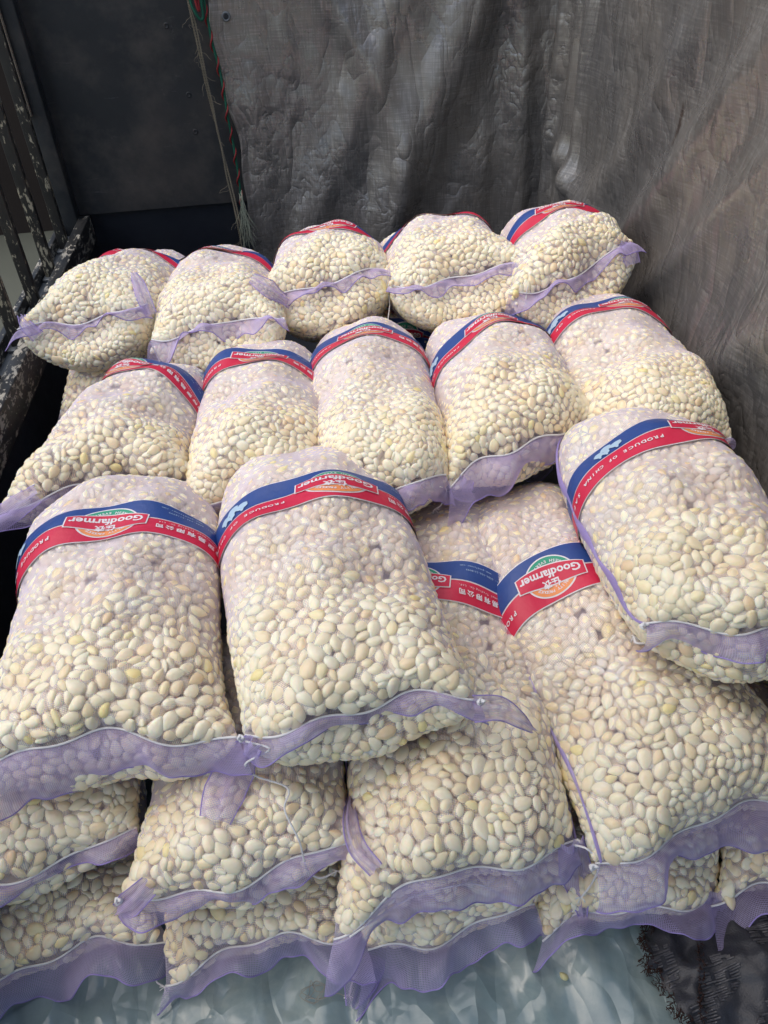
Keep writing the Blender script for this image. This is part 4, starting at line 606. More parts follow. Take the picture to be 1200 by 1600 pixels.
284,854,29,88,31,5,59,176,197,29,100,50,58,50,961,632,29,100,75,91,44,248,649,29,91,13,80,43,191,257,29,105,48,51,91,406,368,29,86,10,20,44,805,466,29,100,60,97,58,227,731,29,100,92,73,52,272,323,29,92,10,22,59,656,438,29,117,60,55,96,950,387,29,91,19,87,55,739,146,29,77,16,64,53,
180,927,29,97,32,62,15,619,475,29,86,13,20,64,922,320,30,92,67,95,45,537,204,30,95,85,18,39,543,499,30,110,13,83,51,740,481,30,68,33,71,8,17,652,30,96,30,40,72,889,914,30,91,63,60,46,229,751,30,83,47,63,69,334,560,30,90,32,94,54,438,371,30,95,60,40,3,474,542,30,79,29,7,55,
953,410,30,100,57,52,3,772,176,30,70,13,68,27,705,87,30,101,50,99,49,74,450,30,108,43,58,4,160,29,30,92,91,74,53,360,8,30,80,86,68,49,10,383,30,85,79,19,29,671,77,30,91,16,84,42,470,316,30,90,18,12,45,188,39,30,91,73,45,29,199,349,30,95,92,25,54,541,43,30,82,87,72,48,
912,65,30,93,55,40,87,561,625,30,99,41,98,50,879,408,30,95,65,49,18,873,684,30,103,67,96,49,537,170,30,117,48,30,95,488,790,30,91,38,42,36,809,727,30,95,3,34,44,780,212,30,70,35,48,4,381,523,30,98,6,29,55,217,897,30,90,10,24,65,99,323,30,100,37,51,54,327,499,30,96,35,96,52,
550,186,30,80,69,8,37,318,811,30,100,54,38,3,129,338,30,94,16,14,45,682,51,30,110,2,62,52,922,914,30,81,44,90,25,150,462,30,91,77,88,60,817,758,30,80,75,39,20,227,453,30,78,77,15,39,86,542,30,77,62,90,64,672,643,30,90,14,18,53,486,235,30,95,90,22,40,20,620,30,92,60,96,36,
559,430,30,85,7,58,55,376,748,30,95,59,39,2,106,269,30,83,64,34,5,981,266,30,82,65,83,69,570,11,30,83,27,35,69,912,125,30,105,55,55,15,213,215,31,84,44,90,76,75,111,31,110,50,53,44,725,924,31,89,26,90,43,505,197,31,92,99,48,51,781,699,31,95,45,97,36,474,808,31,99,62,63,55,
129,301,31,71,22,19,61,708,263,31,102,28,52,70,674,176,31,87,34,93,41,666,194,31,91,83,83,55,484,743,31,85,90,58,44,260,284,31,84,34,4,55,608,462,31,92,96,44,44,532,530,31,110,68,95,49,619,832,31,91,68,93,59,933,706,31,70,84,70,73,121,283,31,91,46,97,63,770,573,31,85,66,11,24,
896,893,31,95,49,64,88,276,108,31,81,49,34,69,518,797,31,92,83,82,49,303,509,31,96,86,81,56,920,608,31,90,86,79,48,205,182,31,96,36,30,86,452,713,31,104,40,70,20,138,857,31,80,72,52,69,857,527,31,75,72,37,44,307,941,31,93,45,97,39,132,318,31,83,28,92,55,31,893,31,97,32,61,14,
907,341,31,108,80,89,50,107,586,31,103,16,85,54,403,306,31,90,66,4,58,271,897,31,93,96,39,39,417,82,31,85,59,48,97,333,9,31,85,86,68,49,500,451,31,73,27,11,27,14,263,31,93,76,10,42,648,529,31,101,32,58,48,856,638,31,100,4,36,62,238,604,31,96,58,2,37,47,360,31,85,37,25,89,
626,630,31,99,46,73,91,708,489,31,113,61,52,34,970,645,31,99,45,28,5,73,17,31,83,94,66,37,906,11,31,98,64,3,51,368,878,31,95,64,93,65,687,603,31,105,59,42,13,600,196,31,90,21,20,71,386,508,31,99,63,64,55,77,432,31,88,93,65,45,702,587,31,80,80,26,21,190,909,31,85,10,42,67,
923,500,31,95,61,54,76,588,611,31,95,60,57,34,722,506,31,85,66,27,9,751,323,31,83,2,50,40,919,898,31,85,26,15,75,433,215,31,110,49,49,30,385,596,31,102,56,98,47,516,11,31,98,39,54,96,675,273,31,100,22,9,46,743,309,31,90,6,61,48,168,831,31,85,31,30,84,187,811,32,85,26,14,75,
501,943,32,83,24,61,47,171,370,32,102,1,60,51,961,598,32,84,84,24,27,775,257,32,103,93,29,43,74,916,32,99,73,6,53,871,86,32,103,61,57,44,711,881,32,81,60,38,80,282,801,32,85,44,75,17,149,184,32,88,68,63,85,813,781,32,100,52,60,14,882,163,32,80,53,21,13,395,735,32,81,31,92,45,
98,685,32,80,28,29,88,497,65,32,95,54,62,10,857,510,32,90,41,46,5,771,234,32,106,78,90,48,318,22,32,67,27,16,56,557,837,32,87,45,26,86,617,655,32,100,35,95,63,308,567,32,96,16,15,57,464,115,32,89,23,86,41,539,702,32,100,2,51,58,982,209,32,85,77,80,60,663,857,32,104,36,2,49,
709,792,32,100,35,52,74,982,584,32,81,69,78,68,407,162,32,99,45,96,62,597,294,32,71,35,91,43,398,653,32,97,64,94,37,721,442,32,100,37,50,39,237,204,32,100,59,96,36,624,233,32,90,89,64,52,362,46,32,90,21,79,33,134,171,32,80,66,86,22,254,146,32,100,26,90,64,101,301,32,115,49,51,72,
844,835,32,90,49,73,6,804,426,32,114,52,62,66,583,660,32,105,48,62,4,387,556,32,96,37,62,5,958,508,32,97,49,77,10,46,318,32,120,12,82,51,493,866,32,83,18,47,62,274,646,32,94,75,90,61,766,842,32,96,35,39,94,427,387,32,101,61,51,3,272,270,32,88,57,67,7,246,672,32,90,63,92,64,
317,160,32,102,3,63,60,192,665,32,89,91,50,47,89,222,32,72,86,73,71,568,308,32,82,17,74,27,612,874,32,87,36,88,32,881,779,32,101,14,83,55,456,267,32,110,31,94,39,106,625,32,100,35,53,71,85,636,32,91,48,70,15,944,599,32,87,23,18,74,330,744,32,100,3,60,56,624,13,32,100,57,62,65,
50,415,32,105,35,48,81,430,464,32,104,73,43,34,157,669,32,83,52,90,22,737,63,33,106,96,66,48,847,100,33,90,75,39,18,198,497,33,83,57,95,37,222,279,33,83,28,7,51,719,373,33,93,64,28,13,964,260,33,83,33,41,33,841,121,33,101,1,51,58,823,393,33,88,73,62,80,438,712,33,97,5,34,64,
871,737,33,90,71,32,19,299,375,33,110,97,60,41,710,843,33,111,2,65,51,617,717,33,89,40,62,76,552,252,33,76,37,35,34,849,492,33,97,86,79,49,777,625,33,90,83,25,31,774,592,33,91,10,23,51,534,476,33,96,49,97,61,744,564,33,104,68,50,19,516,413,33,95,57,38,25,96,704,33,93,27,8,58,
742,541,33,98,19,86,45,775,901,33,92,90,56,39,174,389,33,83,16,80,69,15,914,33,90,51,65,74,107,235,33,100,19,86,40,578,779,33,87,49,68,66,542,558,33,89,65,90,26,648,724,33,114,5,70,51,524,392,33,90,58,91,74,233,777,33,101,46,98,60,575,250,33,90,37,58,96,311,295,33,100,94,34,36,
733,103,33,112,33,36,93,840,342,33,110,7,74,57,297,354,33,90,34,41,94,571,268,33,96,98,56,56,669,253,33,92,94,32,52,704,177,33,101,64,41,5,817,672,33,85,23,57,27,241,274,33,86,66,52,94,418,810,33,99,40,96,63,943,116,33,94,53,2,62,819,861,33,95,84,82,63,364,584,33,85,34,48,18,
793,866,33,92,5,33,47,55,495,33,107,49,99,49,360,179,33,98,40,31,95,214,425,33,110,6,26,46,205,788,33,91,47,91,23,752,105,33,90,61,92,65,808,570,33,100,2,48,44,335,386,33,110,11,78,44,695,253,33,77,79,13,62,952,431,34,86,29,15,78,77,674,34,111,1,61,53,405,796,34,95,52,97,46,
486,430,34,85,20,58,48,168,233,34,105,35,95,38,423,739,34,90,62,67,5,426,493,34,108,60,3,37,784,884,34,105,94,67,57,68,776,34,101,98,49,41,510,649,34,88,7,55,57,794,203,34,82,20,74,22,444,684,34,99,19,15,64,130,98,34,73,63,34,72,46,510,34,73,22,46,82,322,181,34,102,73,51,64,
78,65,34,90,53,78,83,793,290,34,104,12,80,57,638,644,34,99,56,75,8,610,854,34,89,30,14,74,561,944,34,86,92,50,38,39,257,34,91,41,92,27,111,827,34,105,8,22,45,109,756,34,83,51,34,52,727,712,34,86,50,8,22,805,624,34,110,75,91,42,460,691,34,85,30,10,66,408,929,34,83,86,39,30,
109,208,34,107,51,70,83,15,486,34,105,82,16,35,343,595,34,86,36,87,28,769,478,34,92,91,25,48,562,48,34,97,33,87,27,635,158,34,91,72,90,57,657,353,34,109,27,6,48,376,26,34,107,36,97,51,317,586,34,104,34,52,12,526,684,34,99,66,59,93,700,66,34,96,88,21,48,831,16,34,110,55,60,89,
631,587,34,95,25,38,71,791,98,34,82,81,80,71,459,293,34,105,65,43,9,668,212,34,86,64,88,77,515,34,34,93,22,80,30,381,394,34,85,43,38,26,296,444,34,78,60,5,64,214,569,34,110,56,63,3,896,934,34,110,47,64,19,743,834,34,93,78,84,62,810,937,34,77,89,40,59,49,236,34,101,14,81,47,
840,699,34,102,43,96,39,69,857,34,94,88,34,37,696,512,34,101,64,48,81,32,268,34,79,59,71,55,247,859,34,91,20,79,32,868,11,34,100,40,3,60,109,173,34,101,34,31,91,817,485,34,108,38,47,96,775,735,34,103,17,13,49,79,876,34,91,77,80,68,278,89,34,110,2,38,44,401,239,35,81,80,30,36,
133,107,35,89,8,46,44,863,823,35,91,8,26,40,15,39,35,100,17,13,44,285,6,35,68,39,27,34,159,491,35,84,18,29,80,625,447,35,101,97,53,41,958,93,35,96,53,2,38,378,360,35,85,11,35,50,764,58,35,98,27,88,31,582,720,35,110,38,57,48,19,583,35,96,92,70,45,418,107,35,110,12,17,45,
491,465,35,82,58,10,76,978,564,35,82,30,48,8,438,330,35,101,48,26,92,674,579,35,85,34,88,22,358,819,35,90,89,53,39,13,333,35,100,35,32,87,91,504,35,102,37,95,42,170,789,35,95,49,74,12,530,545,35,97,49,82,82,75,535,35,91,17,71,35,817,708,35,93,41,7,73,423,356,35,78,32,81,83,
541,355,35,87,81,20,36,441,538,35,82,61,34,84,542,142,35,108,3,57,55,657,548,35,111,98,46,47,335,360,35,116,33,46,45,527,291,35,83,24,88,66,605,261,35,105,41,63,96,829,539,35,115,57,39,3,268,417,35,109,37,2,48,285,911,35,93,97,52,36,840,898,35,97,40,91,26,262,593,35,97,48,0,53,
546,123,35,100,46,36,4,914,737,35,98,29,7,34,799,241,35,87,69,18,24,244,892,36,98,27,64,34,46,342,36,98,47,24,7,873,660,36,115,41,54,64,881,310,36,95,13,72,48,362,91,36,98,14,81,35,185,25,36,81,69,49,5,57,844,36,80,11,64,29,481,104,36,91,15,78,31,638,392,36,87,68,34,7,
508,140,36,88,35,69,41,45,576,36,86,47,72,81,836,808,36,102,59,32,95,903,150,36,106,99,47,56,646,304,36,109,37,51,2,868,210,36,94,31,78,30,367,333,36,108,43,28,93,168,707,36,114,9,76,45,153,42,36,95,87,65,47,536,307,36,77,60,39,6,851,391,36,99,31,12,75,256,806,36,95,64,62,90,
954,824,36,86,95,61,64,447,8,36,91,91,38,52,646,49,36,100,21,16,69,479,846,36,100,69,68,72,846,319,36,106,98,54,40,963,668,36,101,30,69,23,404,869,36,105,68,44,20,471,370,36,89,25,50,23,112,420,36,113,1,58,43,156,253,36,100,90,44,34,147,390,36,112,58,40,73,353,692,36,80,53,61,51,
461,215,36,66,23,59,90,616,247,36,86,92,38,53,282,390,36,104,75,17,27,949,759,36,75,78,42,68,53,461,36,85,63,11,77,510,825,36,88,25,87,70,637,925,36,76,33,67,68,200,381,36,118,14,83,55,116,89,36,79,71,43,86,358,706,36,89,66,57,95,747,274,36,106,87,20,35,292,192,36,105,47,35,91,
149,301,36,106,85,82,60,198,55,36,109,22,9,46,789,944,36,93,47,84,15,499,546,36,96,21,58,55,358,417,36,84,52,69,24,360,537,36,105,63,4,63,846,606,36,85,12,21,40,572,579,37,98,40,2,45,178,493,37,96,69,32,33,136,754,37,91,11,21,40,921,812,37,106,24,90,36,234,535,37,104,66,27,9,
686,673,37,98,30,16,77,605,420,37,105,89,38,39,228,846,37,99,80,77,59,70,930,37,97,9,55,63,699,811,37,101,93,29,59,304,271,37,102,73,8,43,416,175,37,99,52,94,68,533,101,37,89,80,20,24,352,727,37,111,7,29,62,622,85,37,100,58,95,56,149,926,37,95,75,34,17,831,223,37,96,42,95,62,
361,229,37,90,80,52,31,969,105,37,92,47,8,23,437,517,37,105,72,90,52,951,207,37,90,37,37,4,55,902,37,89,62,5,62,227,636,37,100,5,62,60,792,769,37,95,81,84,66,657,234,37,106,89,77,41,708,212,37,94,96,43,60,926,360,37,90,47,32,70,293,124,37,116,44,98,50,492,525,38,107,32,28,82,
444,763,38,68,45,35,3,461,161,38,90,23,28,83,63,132,38,104,12,66,41,230,162,38,116,43,98,55,429,447,38,96,26,13,73,644,474,38,112,89,25,34,891,363,38,110,54,95,33,567,756,38,113,31,93,63,172,475,38,90,96,43,63,311,667,38,87,48,47,13,200,603,38,96,46,67,41,675,378,38,87,41,74,37,
633,672,38,88,64,62,6,885,518,38,96,10,26,67,245,37,38,91,50,2,47,419,248,38,114,86,19,35,483,421,38,79,57,12,77,409,25,38,98,70,67,60,746,166,38,105,63,26,11,739,463,38,118,4,32,58,964,749,38,80,74,59,87,647,873,38,88,28,63,56,895,526,38,102,29,59,18,485,185,38,108,67,42,53,
890,73,38,83,28,12,55,661,821,38,108,29,5,46,653,268,38,75,5,42,29,839,678,38,117,63,95,59,244,93,38,86,84,81,37,464,944,38,90,61,84,17,310,779,38,102,81,77,53,97,560,39,118,23,10,63,885,501,39,109,93,55,49,647,198,39,101,83,25,26,659,751,39,119,16,84,45,891,291,39,80,14,57,26,
853,587,39,98,82,40,38,769,439,39,73,78,21,77,936,14,39,96,25,16,65,166,769,39,103,88,75,49,334,24,39,94,11,38,72,830,366,39,99,69,36,54,131,867,39,104,9,42,67,736,880,39,100,28,45,87,878,884,39,65,22,30,15,327,485,39,71,23,75,81,492,621,39,96,10,61,57,331,328,39,96,40,4,34,
949,227,39,107,73,90,49,223,265,39,114,76,51,34,620,402,39,96,5,42,43,425,909,39,96,81,14,61,58,388,39,119,5,64,55,863,441,39,85,68,13,78,14,668,39,78,13,28,38,248,333,39,108,41,94,35,587,912,39,101,82,46,42,126,686,39,106,37,59,94,836,435,39,111,36,4,59,748,250,39,91,26,84,41,
637,941,39,111,76,44,40,362,389,39,83,45,23,72,616,557,39,94,63,88,23,470,899,39,75,64,31,76,340,546,39,78,91,40,70,585,413,40,106,25,16,73,83,834,40,95,92,28,62,782,649,40,107,49,78,17,479,688,40,96,27,61,12,986,935,40,104,22,28,77,89,942,40,99,49,15,14,863,48,40,99,66,37,59,
781,789,40,114,4,64,61,53,20,40,79,39,26,23,527,944,40,80,60,17,83,246,827,40,92,57,60,26,725,525,40,100,2,53,37,131,943,40,100,16,56,59,695,306,40,118,1,42,43,497,47,40,81,40,70,68,128,886,40,99,6,31,37,347,201,40,103,70,30,26,204,202,40,95,25,53,25,577,200,40,98,75,55,77,
747,580,40,104,27,89,48,862,395,40,101,28,67,45,585,109,40,97,63,61,14,866,761,40,91,11,70,29,812,820,40,105,31,35,72,217,674,40,90,87,46,59,464,249,40,90,46,80,22,415,417,40,71,49,58,13,318,65,40,106,87,79,64,190,279,40,103,35,53,2,533,852,40,100,67,79,69,433,39,40,105,51,75,85,
923,525,40,90,70,7,60,483,147,41,98,53,70,69,640,253,41,95,34,78,33,553,53,41,119,26,50,74,850,849,41,102,5,38,45,757,821,41,96,84,58,68,564,848,41,116,9,73,44,734,781,41,69,32,7,67,621,610,41,111,11,78,58,630,758,41,92,50,64,81,296,26,41,115,31,70,22,446,53,41,100,72,35,41,
56,881,41,113,14,19,65,405,401,41,93,13,67,57,913,775,41,117,80,86,45,726,689,41,117,52,80,14,490,609,41,98,26,63,54,611,431,41,97,31,67,56,608,794,41,105,87,32,44,441,727,41,75,78,26,83,976,228,41,104,90,68,65,939,639,41,111,26,33,84,969,190,41,101,49,85,81,176,178,41,112,4,37,65,
12,770,41,105,72,77,74,714,3,41,94,36,82,82,21,74,41,109,83,66,50,549,928,42,106,10,70,50,903,837,42,93,45,17,79,156,436,42,110,72,8,64,976,407,42,112,78,78,57,605,645,42,112,68,39,55,245,914,42,119,52,2,38,77,397,42,99,13,53,36,462,463,42,99,48,31,30,816,521,42,72,50,60,95,
913,690,42,114,28,61,15,779,194,42,96,71,84,58,601,492,42,118,77,10,55,490,473,42,103,23,59,54,982,10,42,81,83,62,81,326,891,42,73,96,50,38,182,515,42,100,28,19,68,600,28,42,105,10,72,56,712,772,42,81,59,43,76,83,28,42,85,85,76,30,263,240,42,108,89,61,65,335,167,42,90,48,70,62,
499,530,42,112,62,88,67,844,720,42,118,3,54,57,436,346,42,95,94,45,65,908,195,42,89,70,60,8,498,905,43,114,9,24,40,410,202,43,85,37,18,16,18,307,43,116,77,87,33,510,210,43,93,21,52,20,489,351,43,100,27,15,64,751,917,43,106,62,83,74,206,931,43,76,26,33,27,288,728,43,112,9,65,42,
634,330,43,99,47,9,73,315,863,43,101,48,11,20,451,179,43,96,90,52,32,12,943,43,81,30,67,87,967,586,43,80,90,42,23,815,170,43,89,43,72,32,567,445,43,88,84,22,72,711,901,43,96,42,68,79,392,175,43,92,8,47,32,96,8,43,105,52,89,24,913,294,43,90,69,30,47,811,885,43,102,94,63,66,
735,233,43,113,44,34,58,648,886,43,75,71,29,84,90,485,44,108,52,95,38,237,367,44,103,40,93,38,761,408,44,84,35,54,92,858,194,44,70,71,78,32,552,84,44,115,97,41,58,214,466,44,75,69,81,22,976,141,44,88,88,33,63,397,271,44,110,61,55,97,189,334,44,98,87,56,38,70,794,44,97,69,54,31,
395,497,44,84,72,33,73,58,528,44,110,76,40,16,710,640,44,85,46,82,31,372,192,44,71,45,58,30,592,146,44,80,33,31,14,946,874,44,114,27,88,71,869,943,44,81,15,42,26,306,919,44,90,33,69,28,969,858,44,111,59,38,43,917,623,44,100,38,37,18,201,316,44,110,30,21,85,978,687,44,110,77,41,18,
10,88,44,102,75,56,82,550,607,44,111,5,53,62,49,943,44,108,76,60,44,75,698,44,96,32,12,62,487,302,44,89,43,5,49,629,275,44,112,30,85,38,917,438,44,80,48,38,95,339,577,44,91,20,53,77,402,46,45,101,73,59,87,73,333,45,90,73,77,51,46,550,45,93,53,14,77,42,432,45,91,40,86,77,
258,404,45,96,79,56,30,656,631,45,82,66,12,55,412,946,45,101,83,60,41,984,348,45,111,19,31,77,274,175,45,92,54,47,1,110,402,45,113,89,46,36,888,431,45,86,53,58,61,288,776,45,77,48,64,64,563,218,45,108,36,61,93,164,942,45,80,47,19,68,193,299,45,87,46,57,89,829,201,45,115,97,42,63,
159,270,45,111,61,87,72,896,871,45,100,31,45,95,899,672,45,87,31,81,36,692,7,45,80,46,88,36,291,330,45,118,60,3,44,77,219,45,87,49,52,83,956,841,45,92,42,54,56,579,456,45,86,27,37,13,930,52,46,70,81,86,58,456,431,46,87,47,44,75,417,559,46,98,51,6,65,948,464,46,108,33,12,22,
38,53,46,78,48,54,73,513,246,46,105,85,71,72,605,579,46,90,49,27,32,187,867,46,85,74,56,13,162,409,46,85,37,29,36,701,110,46,89,47,55,1,823,943,46,86,29,71,86,127,608,46,115,22,87,63,784,101,46,97,55,28,61,762,715,46,98,34,6,39,407,509,46,104,68,39,93,39,480,46,105,25,11,51,
370,664,47,80,39,3,47,251,504,47,98,16,20,43,53,72,47,95,69,49,5,695,439,47,112,39,18,85,517,433,47,115,20,52,35,512,763,47,72,50,48,1,592,681,47,92,49,55,96,979,473,47,105,39,26,73,382,159,47,97,47,53,76,318,42,47,92,45,49,33,555,872,47,100,14,28,45,119,257,47,76,52,54,54,
384,695,47,105,43,20,11,68,507,47,87,44,51,77,810,306,47,119,40,8,25,464,15,47,107,42,53,29,816,555,47,86,55,74,56,878,484,47,82,47,52,96,804,24,47,66,29,59,29,515,380,47,112,81,39,18,553,458,48,95,17,47,27,191,942,48,104,36,15,17,707,623,48,96,75,47,10,957,10,48,107,59,4,57,
895,212,48,110,64,43,85,432,656,48,106,49,45,13,432,277,48,103,37,68,12,989,312,48,82,42,16,57,387,577,48,100,85,59,72,400,387,48,89,55,82,60,334,929,48,108,40,91,71,684,475,48,96,59,80,65,966,712,48,77,52,48,11,131,543,48,112,49,55,91,929,396,48,91,72,87,54,302,224,48,106,64,9,31,
168,535,48,83,56,47,53,635,791,48,65,53,27,88,549,695,48,72,59,52,71,270,257,48,68,32,45,62,663,915,48,97,46,47,93,962,943,48,95,82,39,63,575,885,48,86,86,48,80,235,72,48,97,72,79,18,881,711,48,79,97,43,54,607,726,48,87,27,53,48,641,340,49,80,16,72,68,463,581,49,102,44,50,23,
795,584,49,104,40,17,13,297,683,49,97,51,45,10,13,26,49,77,55,57,6,348,255,49,90,39,50,59,430,876,49,87,51,55,97,678,793,49,113,16,72,25,598,563,49,101,23,38,34,726,73,49,92,44,75,92,16,425,49,109,33,62,89,577,235,49,77,67,50,12,219,49,49,117,53,56,8,756,946,49,91,80,34,66,
47,448,49,72,41,44,64,220,85,49,99,10,63,23,634,704,49,105,24,18,56,880,56,50,102,37,12,22,573,473,50,100,72,41,73,515,927,50,115,20,13,40,269,819,50,80,34,24,80,453,387,50,107,39,93,54,275,15,50,67,90,77,52,69,307,50,108,81,66,78,317,388,50,69,30,36,86,386,77,50,94,54,56,1,
533,809,50,75,73,66,13,38,765,50,107,75,36,10,752,760,50,114,50,50,1,369,493,50,72,2,54,47,274,433,50,97,49,50,95,543,324,50,101,20,28,48,765,665,50,70,72,8,55,232,118,50,95,38,54,92,790,550,50,77,57,54,4,225,593,50,97,46,49,91,262,73,50,92,56,53,18,206,715,50,71,52,55,46,
281,718,50,103,81,34,58,296,850,50,72,56,56,65,697,149,50,90,11,32,25,356,138,50,76,22,90,52,568,674,50,82,43,47,13,273,688,50,89,41,45,80,979,836,51,96,46,77,41,716,26,51,78,45,56,10,33,110,51,104,51,49,76,212,361,51,72,33,7,67,546,906,51,87,58,48,70,351,20,51,78,45,52,1,
265,474,51,91,50,50,61,395,609,51,95,32,31,10,614,740,51,91,43,21,29,840,512,51,67,40,57,98,368,301,51,99,45,55,98,781,923,51,92,30,44,72,803,641,51,68,45,48,3,161,608,51,102,49,52,87,372,603,51,72,17,54,49,763,198,51,66,28,78,40,75,466,51,112,21,47,26,660,660,51,117,58,51,3,
917,108,51,75,85,70,35,319,279,52,72,8,72,62,697,834,52,77,51,57,14,127,49,52,93,9,44,22,82,149,52,87,44,55,74,958,160,52,115,22,17,57,792,485,52,91,60,25,69,223,657,52,105,48,24,19,283,535,52,107,54,53,55,17,158,52,73,52,97,36,524,190,52,102,45,51,96,698,344,52,97,44,40,98,
267,133,52,98,77,21,79,164,289,52,82,43,56,2,557,417,52,90,74,54,89,831,740,52,92,45,48,34,733,664,52,119,57,51,77,573,739,52,83,54,48,35,987,502,52,94,55,16,44,871,812,52,68,47,99,52,983,284,52,93,45,12,55,914,788,52,75,97,62,57,79,729,52,84,40,48,1,941,288,52,73,54,48,2,
215,941,52,97,50,78,64,976,893,52,96,44,43,14,321,557,52,84,49,39,89,789,271,52,90,69,6,42,254,29,52,73,36,65,6,657,333,52,91,76,76,36,446,835,52,72,48,49,99,813,693,52,94,53,46,93,384,375,52,80,58,98,54,784,460,53,74,51,57,97,671,517,53,76,45,46,86,892,633,53,92,52,78,62,
586,299,53,77,78,73,17,483,394,53,92,47,55,97,279,512,53,105,55,16,27,181,361,53,96,48,44,71,377,344,53,96,32,86,56,677,408,53,86,50,65,92,43,706,53,91,46,97,37,672,165,53,112,50,56,0,438,79,53,104,58,46,83,722,829,53,102,51,49,8,191,884,53,94,51,47,33,931,671,53,96,46,36,3,
917,93,53,76,85,82,49,203,150,53,111,59,49,2,275,162,53,73,85,45,47,592,177,53,70,20,13,61,816,245,53,77,27,65,86,762,685,54,102,57,44,8,976,300,54,93,64,17,74,125,364,54,115,79,15,69,804,920,54,105,55,5,44,569,558,54,83,47,46,25,470,506,54,102,47,44,64,630,858,54,96,53,51,41,
611,365,54,113,45,88,29,978,174,54,96,47,76,47,521,617,54,115,11,48,72,637,423,54,115,83,69,77,150,98,54,65,50,89,68,867,868,54,86,43,50,6,385,207,54,79,68,57,83,898,247,54,106,81,40,24,634,355,54,87,51,50,0,104,334,54,97,46,57,45,406,814,54,82,61,45,24,232,476,54,89,37,51,97,
468,928,54,97,52,54,39,904,311,54,104,25,81,54,809,293,54,87,54,59,9,345,404,54,101,30,18,17,665,422,54,65,29,55,54,532,244,54,83,27,74,20,351,871,54,79,8,73,63,964,520,54,77,37,60,70,34,363,54,67,37,41,94,224,493,54,72,50,54,12,825,637,54,95,44,13,54,831,88,54,93,5,69,54,
254,932,54,87,51,65,69,243,137,54,87,39,32,84,140,813,55,74,49,60,19,377,802,55,85,28,6,57,201,752,55,94,41,45,48,979,453,55,90,23,78,62,225,873,55,101,49,56,23,186,137,55,77,47,40,93,444,599,55,74,4,36,59,84,377,55,101,53,49,17,876,545,55,97,48,48,13,826,73,55,112,61,52,46,
145,907,55,87,46,50,70,305,10,55,107,53,82,27,921,820,55,92,44,45,54,81,176,55,69,57,3,34,768,516,55,104,41,54,43,154,678,55,73,77,60,53,83,807,55,96,55,55,1,148,344,55,90,74,8,40,433,857,55,109,55,57,41,411,574,55,85,26,85,71,835,274,55,77,3,36,57,819,656,55,97,57,49,29,
820,839,55,112,37,47,57,842,58,55,87,54,41,1,430,582,55,65,26,71,23,140,87,55,84,48,52,39,13,822,55,106,16,31,80,311,207,55,98,51,37,97,751,448,55,112,40,61,12,706,700,56,81,51,45,14,618,506,56,65,32,67,7,516,667,56,106,51,51,26,591,629,56,80,46,48,27,260,711,56,92,23,15,70,
195,219,56,86,46,42,21,760,68,56,92,36,55,71,666,701,56,114,6,45,30,148,745,56,88,63,49,69,912,639,56,96,18,38,24,979,41,56,82,48,52,80,353,614,56,91,64,82,38,278,228,56,75,91,74,58,600,892,56,115,35,76,40,374,408,56,94,20,79,24,509,499,56,111,56,49,93,628,908,56,104,59,48,57,
18,844,56,99,39,37,67,44,230,56,86,57,38,57,188,669,56,66,49,70,93,154,847,56,88,46,2,61,36,590,56,92,52,54,53,961,571,56,80,8,49,74,853,776,56,114,66,85,54,42,837,57,117,36,52,94,398,479,57,115,11,50,28,309,793,57,97,45,62,5,555,776,57,82,33,25,89,956,66,57,71,16,86,51,
128,920,57,105,90,36,75,714,934,57,114,49,47,21,757,630,57,89,8,51,77,407,526,57,113,28,10,40,414,754,57,93,47,52,45,120,484,57,70,64,45,7,203,121,57,92,60,55,31,140,124,57,96,7,74,46,47,377,57,93,50,61,3,452,750,57,99,45,46,1,208,732,57,112,42,50,98,527,585,57,94,58,49,46,
218,766,57,106,76,67,31,655,467,57,83,65,13,22,941,263,57,89,38,94,33,272,356,57,114,43,41,97,679,617,57,107,49,39,22,651,604,57,109,52,51,47,290,412,57,96,44,56,65,63,578,57,99,41,61,48,401,711,57,91,54,48,95,896,118,57,101,50,37,51,170,119,57,83,91,74,51,239,429,57,65,84,83,58,
148,419,58,65,62,18,85,82,417,58,78,98,60,51,714,911,58,94,55,72,93,377,62,58,85,58,97,40,137,795,58,116,56,65,35,707,875,58,89,46,36,97,762,336,58,92,76,46,27,547,368,58,93,44,49,13,55,759,58,99,44,58,3,491,566,58,81,52,49,24,68,658,58,90,70,83,23,91,193,58,103,96,32,52,
862,334,58,98,16,20,62,291,497,58,70,98,40,55,904,582,58,105,45,88,66,74,285,58,81,39,39,63,206,797,58,85,89,63,50,831,157,58,80,66,78,76,953,810,58,80,5,70,51,263,114,58,86,17,39,77,855,749,58,91,59,45,16,394,855,58,101,49,46,92,215,408,58,78,52,53,5,200,109,58,87,69,50,50,
89,573,58,77,43,47,3,142,151,58,116,54,46,91,306,78,58,102,64,44,13,174,155,58,91,10,30,72,89,747,58,100,63,97,45,293,392,58,79,64,40,94,303,473,58,89,45,3,66,254,772,58,117,52,50,95,857,119,58,93,54,68,46,511,361,59,108,27,15,28,913,253,59,90,18,70,31,189,567,59,107,53,47,11,
88,908,59,81,80,76,50,514,54,59,84,96,37,42,983,155,59,98,85,46,15,808,500,59,72,84,84,42,171,860,59,91,61,48,32,177,450,59,72,12,70,30,434,633,59,100,64,52,67,207,509,59,71,65,50,32,929,753,59,67,82,14,38,296,662,59,87,20,52,89,931,854,59,99,41,50,11,79,255,59,105,32,3,45,
